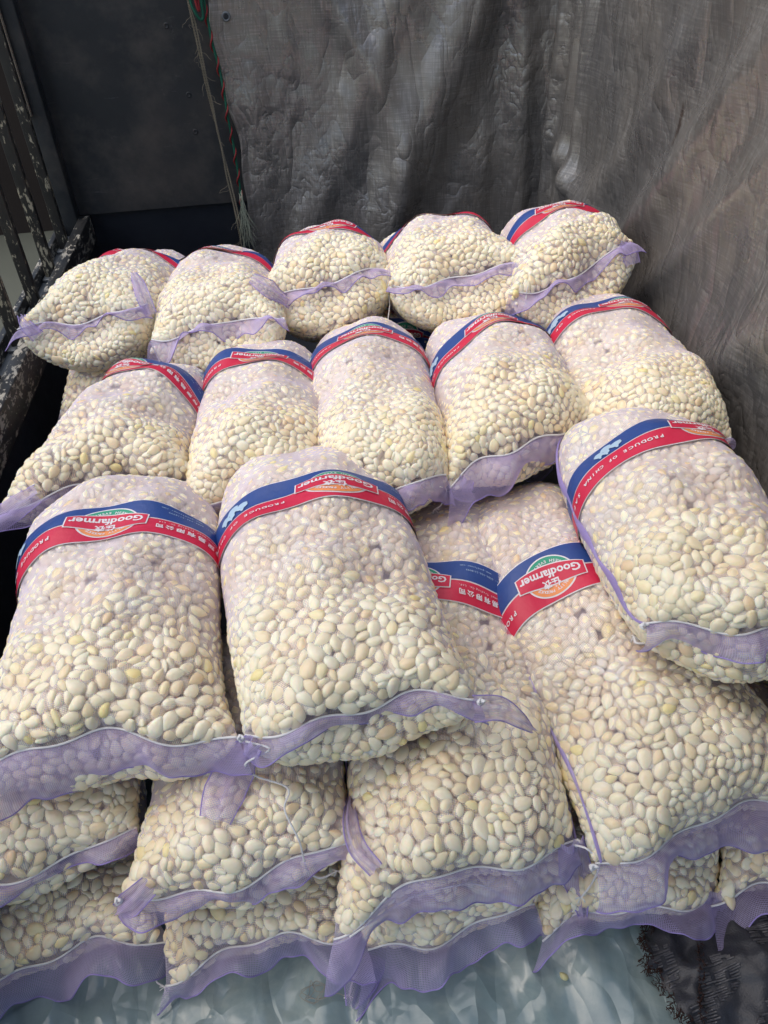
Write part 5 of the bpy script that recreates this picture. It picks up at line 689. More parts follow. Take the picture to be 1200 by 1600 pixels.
208,554,59,95,77,29,78,156,506,59,98,48,41,23,685,932,59,111,39,34,82,981,777,59,71,91,23,42,42,211,59,101,1,53,52,230,622,59,77,32,6,59,477,761,59,80,39,9,77,872,168,59,92,12,46,66,653,134,59,117,50,49,95,600,768,59,71,83,41,49,792,447,59,107,42,31,94,798,755,59,104,57,47,48,
444,550,59,71,45,97,60,232,713,59,90,49,63,11,266,550,59,80,61,45,76,201,921,59,75,28,71,85,608,71,59,97,46,52,48,518,115,59,79,51,41,21,711,220,59,81,54,40,12,376,453,59,101,48,60,94,129,567,59,111,50,45,33,730,589,59,98,50,36,33,945,723,59,96,54,42,1,112,141,59,83,42,40,98,
91,432,59,117,40,44,9,667,109,60,90,60,53,4,39,174,60,114,58,59,44,365,902,60,112,19,56,54,133,460,60,79,71,11,28,227,395,60,88,53,18,19,689,29,60,108,89,78,56,55,691,60,84,47,36,72,665,727,60,69,50,28,94,323,149,60,86,66,5,56,233,814,60,75,31,32,84,926,483,60,81,11,78,50,
393,542,60,78,33,37,71,355,793,60,79,67,35,6,265,26,60,82,40,67,6,919,656,60,85,69,94,46,882,232,60,76,87,79,39,644,510,60,106,39,54,32,297,551,60,81,43,55,37,536,728,60,98,53,50,42,54,739,60,118,65,40,3,310,491,60,89,82,68,70,598,468,60,76,55,41,4,289,582,60,113,62,51,6,
262,185,60,112,54,39,6,259,316,60,89,61,52,14,505,92,60,101,50,44,10,511,333,60,104,51,49,46,604,235,60,79,46,46,51,327,421,60,90,1,60,44,787,722,60,96,52,53,23,660,288,60,107,47,34,68,125,657,60,73,88,50,53,211,856,60,101,50,37,84,325,606,60,109,27,16,26,716,475,60,72,54,98,53,
126,334,60,69,39,65,41,682,237,60,80,43,60,96,690,200,60,111,51,52,18,756,604,60,89,54,52,67,627,889,60,67,7,74,52,219,294,60,91,61,69,91,623,320,61,82,21,18,74,705,535,61,81,53,50,59,662,244,61,87,40,46,66,710,244,61,88,57,44,82,137,648,61,86,56,75,8,397,122,61,106,41,44,90,
120,76,61,76,46,59,75,506,793,61,74,40,57,63,662,27,61,90,27,72,25,858,424,61,80,10,24,56,258,625,61,107,55,47,40,170,31,61,81,45,45,67,693,450,61,87,45,97,50,139,832,61,83,55,1,51,18,607,61,97,39,51,95,715,861,61,89,61,63,3,592,601,61,119,55,47,75,833,922,61,88,24,91,44,
254,215,61,85,43,51,44,124,186,61,113,54,76,48,259,848,61,89,48,55,1,896,772,61,81,41,42,79,853,456,61,109,46,46,16,771,383,61,111,77,56,90,492,771,61,81,42,46,24,178,755,61,72,24,48,72,62,487,61,78,46,56,31,292,142,61,78,93,34,47,61,643,61,102,42,66,74,556,37,61,81,70,52,56,
279,942,61,86,1,49,55,427,16,61,89,28,94,46,352,630,61,79,8,27,64,526,514,61,70,50,99,50,697,401,61,87,31,63,6,697,380,61,105,83,54,85,615,137,61,106,29,25,17,172,423,61,70,58,37,88,982,325,62,68,23,56,8,145,68,62,95,93,71,50,607,123,62,105,57,97,60,894,182,62,81,46,48,56,
465,600,62,76,38,5,32,14,230,62,86,22,58,27,22,407,62,96,45,44,98,892,377,62,104,42,58,94,460,729,62,109,49,66,89,552,8,62,75,60,49,2,725,62,62,79,44,46,61,734,618,62,90,39,50,98,736,937,62,84,66,74,86,599,829,62,101,79,67,67,184,194,62,66,55,61,48,910,925,62,80,15,17,39,
154,236,62,94,60,40,3,832,184,62,81,54,58,1,170,59,62,106,33,10,49,793,895,62,71,47,38,8,592,508,62,109,32,48,13,317,539,62,88,48,64,7,359,558,62,70,62,2,53,812,145,62,90,40,41,78,595,216,62,85,84,27,30,629,568,62,105,72,69,17,491,587,62,115,80,50,18,907,909,62,83,57,58,4,
605,920,62,83,29,51,50,554,823,62,86,55,49,81,345,893,62,95,33,8,70,413,593,63,85,50,48,8,928,181,63,91,89,53,20,783,24,63,88,46,28,90,200,527,63,75,39,47,97,139,448,63,96,49,52,67,947,324,63,83,95,68,48,976,423,63,103,33,52,13,304,619,63,91,96,61,42,228,226,63,81,52,4,30,
294,600,63,101,2,50,41,597,375,63,83,67,77,64,327,269,63,94,31,89,71,670,879,63,117,11,42,79,759,493,63,108,91,23,46,616,808,63,96,36,5,65,204,700,63,80,37,95,34,567,25,63,80,59,56,2,786,339,63,91,10,22,39,175,637,63,108,52,52,55,788,672,63,114,48,49,8,976,798,63,71,66,3,47,
324,629,63,91,43,59,64,391,433,63,88,9,64,47,400,190,63,89,1,57,51,268,638,63,91,62,95,65,581,863,63,81,56,51,30,516,639,63,108,63,53,75,499,14,63,103,34,42,72,429,825,63,85,41,22,9,799,187,63,114,85,31,78,222,328,63,100,60,48,19,766,424,63,90,3,36,56,746,120,63,90,3,57,51,
219,132,63,75,98,40,53,717,726,63,96,48,61,55,255,100,63,78,63,15,78,237,347,63,116,35,66,65,326,517,63,103,50,49,12,886,40,63,85,59,71,29,452,134,63,90,52,62,50,254,731,63,95,2,56,61,918,38,63,85,49,57,30,350,640,64,76,52,26,6,733,811,64,93,48,42,74,840,823,64,81,68,6,33,
180,722,64,78,41,47,18,75,90,64,85,41,57,78,761,221,64,93,54,47,7,424,130,64,89,91,37,44,562,600,64,82,3,34,56,548,224,64,107,60,30,7,770,884,64,107,39,36,65,638,109,64,93,51,39,7,933,930,64,97,72,65,68,397,288,64,113,15,34,25,500,481,64,71,27,27,15,375,652,64,83,39,71,6,
945,552,64,101,55,40,2,247,250,64,81,12,49,36,53,272,64,81,61,47,8,814,55,64,73,14,80,43,782,210,64,94,51,59,71,33,564,64,68,39,51,32,430,612,64,93,44,61,97,754,650,64,94,66,62,90,529,280,64,81,37,97,49,593,844,64,82,18,87,57,862,920,64,72,5,42,44,896,415,64,91,58,50,95,
580,282,64,92,57,6,28,32,68,64,72,77,42,84,630,820,64,91,46,45,98,901,487,64,70,40,59,13,327,821,64,76,40,60,96,61,186,64,82,50,98,55,981,750,64,95,38,72,25,688,888,64,110,12,66,77,544,94,64,97,51,30,4,380,891,64,89,91,29,66,831,496,64,104,38,56,28,822,597,65,115,51,20,35,
671,457,65,108,43,91,51,913,725,65,80,48,96,36,486,640,65,90,11,76,66,240,794,65,91,57,54,42,288,67,65,88,68,30,28,840,871,65,90,52,60,15,25,282,65,110,5,54,61,538,446,65,98,46,44,97,574,693,65,67,1,56,48,355,513,65,90,57,53,84,69,622,65,91,95,38,34,455,194,65,106,42,50,16,
50,608,65,98,23,7,51,88,42,65,111,48,58,36,537,62,65,76,37,50,80,664,317,65,88,46,44,98,577,529,65,86,88,81,51,785,133,65,96,9,77,48,105,664,65,89,36,92,66,323,878,65,85,49,73,8,392,666,65,87,8,62,72,882,584,65,84,77,35,38,237,456,65,83,18,15,59,485,750,65,66,82,22,64,
819,458,65,104,57,46,70,433,691,65,96,40,46,48,343,804,65,80,95,66,44,952,534,65,98,5,31,52,384,824,65,75,35,92,41,783,568,65,96,55,48,71,873,635,65,85,46,52,17,31,802,65,96,48,59,48,740,403,65,85,48,51,80,275,834,65,92,45,60,97,17,710,65,116,37,24,24,51,918,65,82,76,63,80,
859,378,65,87,65,51,66,319,704,65,88,58,67,7,105,916,65,84,13,63,34,658,406,65,92,95,49,33,100,866,65,83,85,15,51,92,791,66,75,91,59,25,267,287,66,80,17,83,37,400,459,66,116,44,78,66,215,29,66,88,45,97,60,598,874,66,75,47,47,96,337,671,66,95,19,86,37,466,891,66,85,61,93,69,
203,85,66,96,31,89,34,351,103,66,93,45,40,1,937,514,66,75,53,58,50,348,287,66,98,48,38,61,451,404,66,80,41,13,24,927,589,66,85,54,96,62,752,783,66,81,10,74,41,383,758,66,87,44,47,70,362,860,66,93,45,53,75,669,346,66,92,67,44,42,484,445,66,105,8,73,36,888,824,66,90,80,86,42,
968,272,66,85,17,20,72,327,852,66,99,53,50,45,25,824,66,71,63,78,80,732,326,66,95,72,6,51,297,896,66,105,64,27,11,909,555,66,91,45,70,6,958,440,66,92,49,47,14,598,545,66,93,19,12,49,859,155,66,117,61,32,89,951,380,66,98,1,42,50,470,85,66,91,67,27,10,13,791,66,91,77,14,42,
765,188,66,79,50,32,75,469,704,66,104,73,14,35,848,906,66,101,57,36,4,871,411,66,82,65,53,4,255,9,66,86,59,96,51,597,754,66,106,55,64,5,89,770,66,110,47,53,24,167,377,66,103,51,50,2,270,747,67,95,96,41,47,188,170,67,100,62,68,77,624,173,67,108,96,38,46,460,631,67,91,72,20,20,
164,881,67,89,49,47,26,487,204,67,105,60,49,30,809,878,67,112,47,45,85,860,798,67,90,45,48,91,653,179,67,86,43,44,13,31,627,67,105,58,33,5,432,565,67,84,87,43,22,322,716,67,84,25,30,42,491,820,67,97,75,84,69,872,848,67,106,58,58,22,562,401,67,81,38,3,40,686,288,67,81,96,38,54,
400,777,67,114,59,73,85,690,715,67,90,40,47,12,439,415,67,91,36,80,72,714,45,67,110,33,76,67,105,450,67,91,65,80,79,866,257,67,94,44,77,12,353,437,67,114,61,60,56,21,696,67,109,60,27,90,500,699,67,94,69,46,81,625,382,67,76,54,82,76,188,843,67,86,22,89,58,897,455,67,86,87,79,60,
989,709,67,92,79,30,22,628,217,67,92,49,80,70,189,434,67,101,72,12,62,498,891,67,95,51,93,66,456,274,67,77,45,41,14,512,157,67,113,43,50,99,107,24,67,90,71,77,40,712,364,67,82,45,27,92,542,468,67,87,40,44,53,828,679,67,81,60,58,78,119,224,67,90,44,71,8,176,685,68,84,45,73,15,
732,638,68,96,90,74,55,233,557,68,81,20,21,67,105,793,68,87,42,84,62,797,739,68,78,42,5,69,592,339,68,106,68,46,36,677,302,68,78,56,41,47,964,316,68,109,47,76,44,805,39,68,99,61,93,33,379,613,68,67,32,32,46,492,124,68,101,49,53,14,264,611,68,86,68,51,59,744,377,68,104,51,49,9,
161,527,68,92,68,57,7,796,534,68,102,68,6,35,32,389,68,87,40,33,66,656,561,68,100,39,93,29,557,197,68,91,28,49,84,654,204,68,97,31,71,30,570,134,68,95,55,46,20,403,10,68,102,59,57,4,411,343,68,113,45,41,69,353,745,68,97,8,25,60,693,651,68,95,49,25,11,491,711,68,96,19,83,49,
131,633,68,98,60,95,61,327,837,68,87,62,59,3,137,668,68,79,55,54,36,327,372,68,86,38,43,63,837,795,68,80,63,30,55,404,357,68,99,17,38,54,659,808,68,91,5,35,46,14,892,68,88,30,36,91,948,789,68,93,88,79,43,89,76,68,101,95,40,59,160,657,68,89,53,20,10,236,699,69,73,57,56,8,
901,792,69,97,39,47,72,678,770,69,83,35,3,44,563,180,69,93,39,56,61,20,349,69,88,98,55,50,422,542,69,86,42,50,98,257,298,69,89,71,32,9,221,609,69,71,98,45,50,84,164,69,93,38,48,59,27,504,69,81,41,57,19,484,318,69,88,64,63,52,211,813,69,94,85,18,50,938,104,69,80,54,51,77,
588,52,69,80,82,84,54,124,117,69,67,89,43,41,327,300,69,101,41,62,6,649,66,69,106,54,3,66,417,55,69,75,45,8,68,615,593,69,75,35,64,8,133,703,69,78,73,92,55,374,592,69,100,97,52,46,617,53,69,100,39,55,97,917,533,69,94,36,51,82,65,891,69,106,55,65,76,467,418,69,97,46,24,90,
790,62,69,77,33,96,45,322,649,69,116,96,42,33,525,869,69,91,57,65,4,17,859,69,94,33,60,94,415,92,69,91,52,55,55,78,920,69,91,22,59,41,98,92,69,66,88,18,48,891,566,69,95,43,96,63,686,864,69,93,14,82,52,391,640,69,104,73,45,7,837,577,69,85,4,66,60,731,768,69,71,56,42,11,
831,776,69,104,5,31,58,357,372,69,90,20,11,59,290,646,69,88,40,66,46,565,640,69,98,23,62,10,163,731,69,91,50,25,52,100,281,69,103,58,53,70,922,324,69,85,75,27,22,13,369,70,87,82,14,40,161,567,70,95,58,32,27,332,220,70,108,53,68,95,847,941,70,91,71,52,92,248,656,70,65,42,57,18,
90,120,70,80,93,53,47,521,75,70,98,29,80,26,11,558,70,85,23,85,39,480,802,70,86,44,62,2,154,330,70,70,54,47,0,372,779,70,113,88,20,55,449,941,70,97,32,55,95,575,822,70,66,62,69,24,835,240,70,86,95,66,47,541,569,70,108,2,38,49,936,79,70,89,18,13,58,555,241,70,70,37,89,76,
749,733,70,94,3,60,49,54,4,70,78,17,64,63,107,372,70,70,80,66,62,715,562,70,110,89,79,42,170,587,70,81,83,37,46,718,413,70,85,21,20,71,805,801,70,93,89,48,52,113,727,70,90,26,53,39,567,327,70,92,20,80,39,20,744,70,114,8,24,47,120,319,70,83,16,83,55,818,217,70,107,51,54,2,
25,928,70,110,50,97,57,432,231,70,87,62,62,81,893,134,70,66,19,67,17,775,363,70,111,49,28,89,338,496,70,70,5,54,53,663,79,70,91,30,45,54,923,413,70,103,23,72,23,536,831,70,89,16,66,74,517,713,70,95,30,56,94,180,7,70,71,59,3,46,621,938,71,87,65,48,17,89,355,71,91,47,99,51,
176,321,71,66,2,36,49,569,941,71,97,35,66,69,573,395,71,82,63,52,68,383,936,71,90,71,39,61,470,102,71,90,60,36,7,400,626,71,80,6,32,47,939,304,71,95,0,50,50,281,307,71,100,19,36,83,337,592,71,86,60,43,32,416,727,71,85,98,57,48,744,896,71,101,48,93,64,574,494,71,98,33,37,93,
774,241,71,81,62,2,50,711,132,71,99,17,14,38,879,931,71,91,41,33,94,763,297,71,108,93,70,50,449,152,71,78,39,14,62,428,208,71,65,63,50,28,665,364,71,93,76,91,51,374,730,71,110,50,52,1,382,230,71,86,42,52,85,788,827,71,75,1,61,53,337,86,71,100,89,73,45,807,259,71,110,81,80,49,
796,371,71,90,56,54,18,634,25,71,88,54,45,0,537,747,71,91,3,59,62,938,270,71,109,60,34,5,141,496,71,91,45,28,82,951,772,71,96,46,94,32,170,304,71,88,46,66,78,358,168,71,81,7,54,58,683,268,71,91,53,59,12,480,161,71,65,19,43,76,734,137,71,81,24,54,29,93,889,71,98,52,67,33,
680,540,71,86,87,61,59,568,806,71,118,57,58,55,757,153,71,90,24,9,47,793,161,72,112,16,80,36,51,814,72,91,62,93,63,641,775,72,105,36,97,47,789,400,72,100,43,53,89,661,741,72,93,62,58,17,788,812,72,83,81,81,43,310,317,72,110,91,25,38,204,685,72,108,40,82,15,417,374,72,81,9,74,65,
334,780,72,105,64,65,84,478,56,72,85,98,60,43,341,918,72,86,38,21,88,804,470,72,84,34,45,77,905,74,72,102,53,49,68,892,653,72,95,17,79,73,160,552,72,112,66,93,35,484,376,72,95,63,63,95,409,321,72,94,46,98,42,779,168,72,112,63,45,11,64,557,72,115,92,44,26,770,541,72,100,87,75,62,
540,499,72,112,54,45,88,790,516,72,112,42,62,41,981,616,72,91,23,70,22,931,456,72,114,55,63,4,944,240,72,113,6,72,44,504,842,72,112,90,70,38,882,341,72,103,74,65,78,226,209,72,86,55,44,42,316,98,72,81,2,58,40,458,484,72,108,60,59,63,137,518,72,104,40,53,97,359,271,72,93,22,16,38,
684,558,72,92,71,32,81,92,718,72,81,50,85,84,940,747,72,116,52,55,10,40,467,72,73,70,52,61,313,439,72,113,43,77,9,617,207,72,81,53,56,40,752,859,72,118,52,42,75,166,809,72,105,55,42,13,978,657,72,75,54,25,86,816,334,72,93,34,64,23,945,614,73,113,12,61,67,884,741,73,96,39,67,33,
15,638,73,70,65,61,62,551,715,73,94,75,56,27,844,524,73,86,5,50,48,977,596,73,91,23,27,25,703,77,73,94,13,45,55,52,123,73,75,64,7,50,877,692,73,113,48,39,2,14,666,73,92,65,69,11,713,466,73,99,59,49,1,174,348,73,76,52,29,91,261,58,73,99,49,95,69,79,495,73,84,41,49,2,
509,858,73,101,63,60,4,526,481,73,83,65,59,7,110,386,73,66,52,53,5,205,831,73,83,92,73,40,404,680,73,86,57,96,52,546,263,73,102,76,16,32,683,754,73,96,56,58,29,644,622,73,87,68,54,35,13,140,73,90,82,15,37,941,496,73,100,62,65,93,281,864,73,94,15,22,71,714,745,73,110,51,67,8,
370,922,73,90,28,6,50,676,430,73,68,52,97,38,921,213,73,108,63,61,59,366,32,73,86,26,11,65,233,752,73,112,62,70,72,124,772,73,118,37,47,90,6,109,73,86,50,85,50,27,194,73,118,47,61,2,134,22,73,110,9,43,68,863,600,73,85,54,47,56,18,449,74,115,49,68,23,670,846,74,110,52,98,45,
129,278,74,116,64,56,90,117,880,74,75,67,24,71,5,591,74,76,76,72,77,223,103,74,91,57,27,91,622,450,74,116,37,50,34,269,568,74,90,36,95,57,367,681,74,98,64,94,67,773,703,74,97,21,55,73,289,758,74,108,67,9,59,504,293,74,96,46,97,62,444,107,74,96,83,13,53,693,818,74,95,42,96,40,
102,58,74,85,58,64,94,294,284,74,81,13,82,51,912,231,74,103,55,17,86,763,269,74,81,17,82,32,692,415,74,97,45,44,9,117,346,74,75,51,14,15,893,612,74,91,5,53,68,788,83,74,115,94,58,53,143,477,74,89,60,7,69,457,318,74,81,77,39,24,804,118,74,98,37,79,19,606,702,74,101,64,44,70,
74,104,74,97,46,53,99,332,134,74,100,80,79,45,188,409,74,105,35,69,18,487,282,74,95,2,55,45,768,11,74,96,41,65,87,206,903,74,104,61,19,22,437,162,74,97,17,83,67,917,471,74,95,39,24,63,863,356,74,116,35,51,75,721,157,75,94,87,80,42,85,515,75,95,54,67,87,48,856,75,85,55,45,24,
958,906,75,88,8,49,70,519,224,75,100,57,94,42,921,712,75,90,70,44,58,69,911,75,66,44,4,35,895,396,75,113,44,4,31,911,603,75,89,62,48,7,342,49,75,101,86,16,53,235,306,75,85,11,80,52,245,161,75,96,50,49,69,40,87,75,115,37,55,66,902,752,75,70,50,66,83,167,216,75,101,5,69,59,
611,251,75,87,58,56,4,689,94,75,100,25,85,41,534,416,75,87,42,43,96,285,447,75,96,36,51,53,830,380,75,100,67,30,7,498,264,75,100,48,60,60,743,48,75,93,79,11,48,851,137,75,94,33,5,37,48,297,75,109,87,24,34,946,146,75,91,46,31,95,714,98,75,86,17,25,67,732,704,75,89,63,2,45,
942,122,75,105,20,53,53,908,507,75,91,74,86,49,779,776,75,78,50,34,42,254,523,75,86,96,48,41,135,296,75,86,24,72,39,389,873,75,82,38,53,87,942,893,75,80,92,41,42,368,11,75,93,41,63,34,782,285,75,86,79,28,16,258,592,75,100,61,1,52,80,678,75,103,46,54,16,368,210,75,96,32,47,87,
302,520,75,86,83,25,32,465,822,75,112,40,96,40,598,319,75,106,35,35,44,448,792,75,110,90,61,39,298,873,76,91,37,49,93,608,104,76,95,13,78,66,934,913,76,104,49,71,18,860,38,76,85,19,84,57,833,420,76,74,51,95,55,973,366,76,102,68,93,49,383,253,76,110,68,95,45,369,495,76,84,57,51,94,
834,44,76,83,44,4,59,867,106,76,88,72,19,21,556,516,76,93,80,88,57,586,187,76,84,39,53,39,107,242,76,102,46,48,76,287,103,76,101,47,49,68,934,572,76,98,55,68,28,360,836,76,111,69,47,24,301,939,76,99,53,55,95,964,609,76,82,63,67,39,82,588,76,108,29,53,40,185,780,76,93,11,78,55,
467,652,76,114,3,49,57,873,722,76,87,73,32,12,521,310,76,108,2,58,40,426,922,76,110,33,93,65,407,887,76,96,48,64,72,109,471,76,108,65,60,46,878,197,76,90,41,66,48,805,501,76,72,34,46,74,869,286,76,118,62,42,87,198,237,76,104,48,1,58,176,98,76,109,67,91,70,106,304,76,102,54,66,88,
255,44,76,91,91,32,43,733,349,76,91,86,24,28,441,44,76,72,44,55,38,866,183,76,83,38,91,58,765,133,76,97,40,39,94,13,475,76,85,21,10,54,947,481,76,87,68,57,42,815,411,76,95,56,62,79,733,482,76,94,31,60,76,575,65,76,94,16,74,25,111,705,76,96,82,49,22,658,585,76,114,49,38,73,
370,706,76,117,36,50,35,274,205,76,83,91,52,59,479,702,77,66,42,72,39,952,827,77,86,49,49,99,302,244,77,111,91,65,37,838,296,77,102,88,78,61,124,590,77,103,2,45,60,456,363,77,109,47,48,78,946,186,77,104,16,81,36,408,152,77,115,66,39,13,377,428,77,86,74,50,12,426,193,77,92,23,86,50,
149,581,77,86,18,44,84,289,46,77,98,32,36,46,894,808,77,91,79,31,79,861,534,77,70,68,40,28,386,101,77,91,14,17,43,812,427,77,87,47,64,94,949,655,77,88,87,20,39,58,673,77,86,74,39,12,599,930,77,92,10,56,45,738,788,77,102,66,39,29,136,242,77,99,36,57,89,972,96,77,119,72,51,93,
22,11,77,105,40,49,2,880,454,77,73,11,72,31,656,690,77,118,53,45,92,449,446,77,105,66,93,35,935,199,77,82,39,33,77,303,171,77,96,54,53,57,769,934,77,90,57,93,28,796,325,77,75,50,40,94,246,877,77,96,46,64,41,957,346,77,94,13,18,54,811,727,78,68,63,59,68,437,889,78,83,34,3,57,
973,203,78,117,38,52,90,347,944,78,103,53,14,84,235,190,78,106,47,44,64,327,343,78,90,65,50,3,138,380,78,86,48,39,45,485,915,78,92,11,51,72,962,631,78,94,43,55,20,899,332,78,102,58,68,24,179,702,78,80,53,63,12,202,347,78,91,39,45,86,622,493,78,95,85,24,28,930,161,78,98,74,9,35,
108,527,78,95,17,86,46,379,840,78,92,2,55,40,661,943,78,75,66,13,59,902,859,78,102,55,37,81,694,327,78,111,4,62,44,523,805,78,99,48,25,91,139,879,78,80,90,36,29,438,304,78,118,54,45,47,673,393,78,88,69,69,91,723,498,78,94,66,36,94,155,12,78,94,93,70,60,633,236,78,88,45,54,19,
890,719,78,100,73,90,49,719,602,78,98,30,44,52,459,231,78,114,29,91,41,469,337,78,101,13,16,52,871,576,78,81,74,68,18,278,790,78,101,34,95,53,248,447,78,109,65,71,71,721,447,78,94,57,52,76,509,600,78,86,61,71,7,255,492,78,110,50,1,40,808,9,78,103,72,44,51,770,346,78,71,36,33,88,
432,670,78,99,42,52,78,225,439,78,81,75,91,51,565,257,78,86,22,19,77,16,38,78,102,50,44,7,848,649,78,86,56,50,51,575,165,78,91,43,96,45,555,159,78,91,55,37,57,539,637,78,101,52,69,24,62,366,78,91,86,58,30,605,305,78,90,33,53,58,512,345,79,107,42,31,5,850,712,79,85,26,86,71,
666,147,79,93,39,27,8,565,114,79,88,65,43,9,508,401,79,92,64,85,30,577,707,79,85,66,62,43,153,714,79,101,44,95,65,155,360,79,76,14,37,33,931,135,79,68,72,87,30,540,764,79,101,22,17,42,862,73,79,100,52,71,91,191,818,79,79,12,33,75,154,465,79,78,67,56,46,11,212,79,91,79,31,18,
435,711,79,101,59,53,31,807,103,79,94,52,71,21,735,545,79,89,61,67,6,111,897,79,112,58,90,64,979,819,79,99,42,71,31,954,406,79,116,60,48,17,603,159,79,95,29,22,76,72,824,79,90,60,29,64,426,483,79,97,27,11,67,93,134,79,93,28,85,69,885,11,79,94,90,74,40,881,894,79,101,38,47,16,
524,19,79,75,59,20,23,860,814,79,91,49,37,9,449,252,79,119,34,48,93,489,874,79,110,57,94,31,172,915,79,93,23,91,48,623,190,79,105,73,86,27,782,868,79,95,38,93,50,893,95,80,117,10,78,50,466,543,80,82,33,71,55,618,690,80,109,67,40,89,436,527,80,90,92,62,43,652,523,80,97,38,52,15,
11,876,80,89,23,35,87,656,795,80,95,64,70,24,543,676,80,102,90,73,37,713,274,80,104,70,6,47,976,74,80,100,67,55,91,468,35,80,113,83,78,48,178,209,80,87,54,65,30,690,633,80,88,38,58,91,924,806,80,112,53,65,34,532,526,80,68,51,43,45,493,32,80,94,60,73,50,54,58,80,90,50,1,39,
849,8,80,76,2,62,53,879,777,80,94,75,38,17,462,863,80,114,30,5,59,657,719,80,97,60,90,24,847,666,80,96,94,64,65,616,290,80,105,77,61,71,512,174,80,97,5,43,42,514,553,80,91,47,84,85,39,24,80,82,16,56,61,294,489,80,92,68,55,9,45,660,80,85,6,47,30,612,668,80,90,65,19,15,
830,617,80,105,91,72,34,523,780,80,98,46,98,58,597,390,80,101,31,40,7,49,242,80,117,56,39,2,952,87,80,88,51,57,83,791,609,80,111,69,94,58,703,767,80,91,57,49,93,692,686,80,112,91,46,23,519,688,80,112,45,50,5,423,408,80,96,94,36,35,212,249,80,85,74,10,60,318,761,80,91,5,63,57,
898,172,80,109,56,32,95,859,309,81,101,9,73,45,862,620,81,85,42,48,91,50,717,81,95,47,5,71,980,251,81,94,70,64,84,656,863,81,80,49,17,85,551,382,81,65,44,36,22,692,504,81,91,50,53,94,737,426,81,101,58,41,16,213,366,81,98,71,8,62,580,836,81,100,23,86,67,307,382,81,70,17,82,44,
156,772,81,103,49,35,18,657,93,81,118,15,38,35,576,723,81,97,38,49,47,573,424,81,91,31,53,32,491,221,81,96,8,45,32,755,468,81,111,35,47,28,954,701,81,93,43,88,66,663,905,81,112,53,35,79,459,618,81,112,62,81,49,633,740,81,101,44,67,22,774,846,81,87,40,57,13,396,416,81,81,78,15,52,
136,209,81,98,43,40,81,852,210,81,90,85,21,39,96,601,81,82,55,1,56,835,399,81,73,72,15,48,959,135,81,89,57,80,12,228,418,81,84,40,54,30,838,546,81,99,39,57,90,701,167,81,84,65,59,66,624,536,81,108,43,64,81,636,836,81,113,44,61,93,305,810,81,97,71,52,58,231,829,82,97,57,46,6,
453,911,82,103,31,90,42,66,14,82,99,58,64,91,604,86,82,83,19,44,66,93,839,82,97,55,67,53,304,338,82,70,27,53,41,183,830,82,79,10,67,72,577,273,82,94,42,97,60,293,698,82,112,40,39,35,730,90,82,80,40,37,85,268,662,82,113,65,64,74,558,853,82,109,47,44,81,382,43,82,85,78,78,55,
751,556,82,90,50,99,51,366,124,82,113,46,51,21,308,259,82,109,52,8,70,781,318,82,104,18,41,86,313,61,82,94,94,67,62,503,739,82,104,18,86,39,154,701,82,69,55,58,93,324,192,82,98,95,51,50,474,782,82,82,78,16,32,878,674,82,95,59,89,77,446,568,82,105,60,83,69,504,413,82,110,63,45,6,
723,196,82,110,86,76,49,579,575,82,100,70,6,41,781,476,82,83,21,85,54,115,814,82,93,70,69,62,848,409,82,77,90,41,50,583,357,83,105,64,75,15,651,383,83,91,55,6,33,173,898,83,94,91,40,56,674,439,83,76,42,42,37,12,336,83,87,46,38,85,354,162,83,107,71,42,71,460,673,83,106,15,49,85,
687,131,83,88,12,82,53,254,810,83,104,56,54,91,954,64,83,81,55,40,78,191,936,83,102,57,58,14,29,128,83,94,89,74,57,276,21,83,84,52,62,17,897,272,83,110,11,57,60,690,356,83,72,31,94,43,116,38,83,93,31,72,42,233,14,83,114,5,31,40,980,640,83,86,36,68,29,586,692,83,82,44,40,96,
544,655,83,98,34,8,28,586,11,83,99,95,65,39,606,778,83,105,10,53,35,722,295,83,105,57,35,3,229,514,83,105,28,35,90,717,846,83,96,50,79,89,397,215,83,96,33,58,4,16,520,83,80,76,64,62,3,530,83,77,30,79,29,552,346,83,100,37,41,71,207,21,83,91,61,54,6,244,284,83,90,65,74,83,
557,314,83,105,54,64,23,228,924,83,101,54,16,25,339,390,83,104,48,51,62,149,686,83,79,53,60,97,595,200,83,74,5,70,51,539,141,83,109,63,56,86,399,306,84,85,31,44,93,812,709,84,106,52,44,1,408,74,84,97,70,59,90,526,898,84,90,4,48,31,347,460,84,100,65,75,67,429,430,84,103,62,87,19,
334,177,84,80,55,3,55,752,28,84,105,60,76,40,46,149,84,103,97,56,40,586,617,84,87,60,42,2,387,140,84,75,76,80,57,950,684,84,100,18,52,76,969,9,84,85,43,76,77,829,111,84,98,22,78,40,649,450,84,94,51,75,67,20,578,84,86,59,54,48,905,346,84,87,62,90,71,735,219,84,88,23,85,55,
249,555,84,88,25,29,67,877,132,84,89,65,86,70,233,610,84,92,42,50,16,635,470,84,91,49,41,53,159,196,84,97,35,59,83,832,131,84,97,67,84,21,856,495,84,91,25,15,73,737,245,84,96,27,52,85,254,389,84,115,57,59,29,726,886,84,80,52,23,8,122,929,84,91,36,67,94,818,908,84,89,2,39,48,
570,903,84,108,27,83,46,183,737,84,90,49,43,23,556,623,84,105,80,60,44,978,530,84,110,9,37,75,672,826,84,90,92,72,42,680,591,84,107,37,95,45,386,164,84,102,37,55,84,252,421,84,101,62,55,96,552,485,84,97,59,68,39,185,536,84,81,54,59,5,372,627,84,90,61,30,24,53,37,84,110,26,65,36,
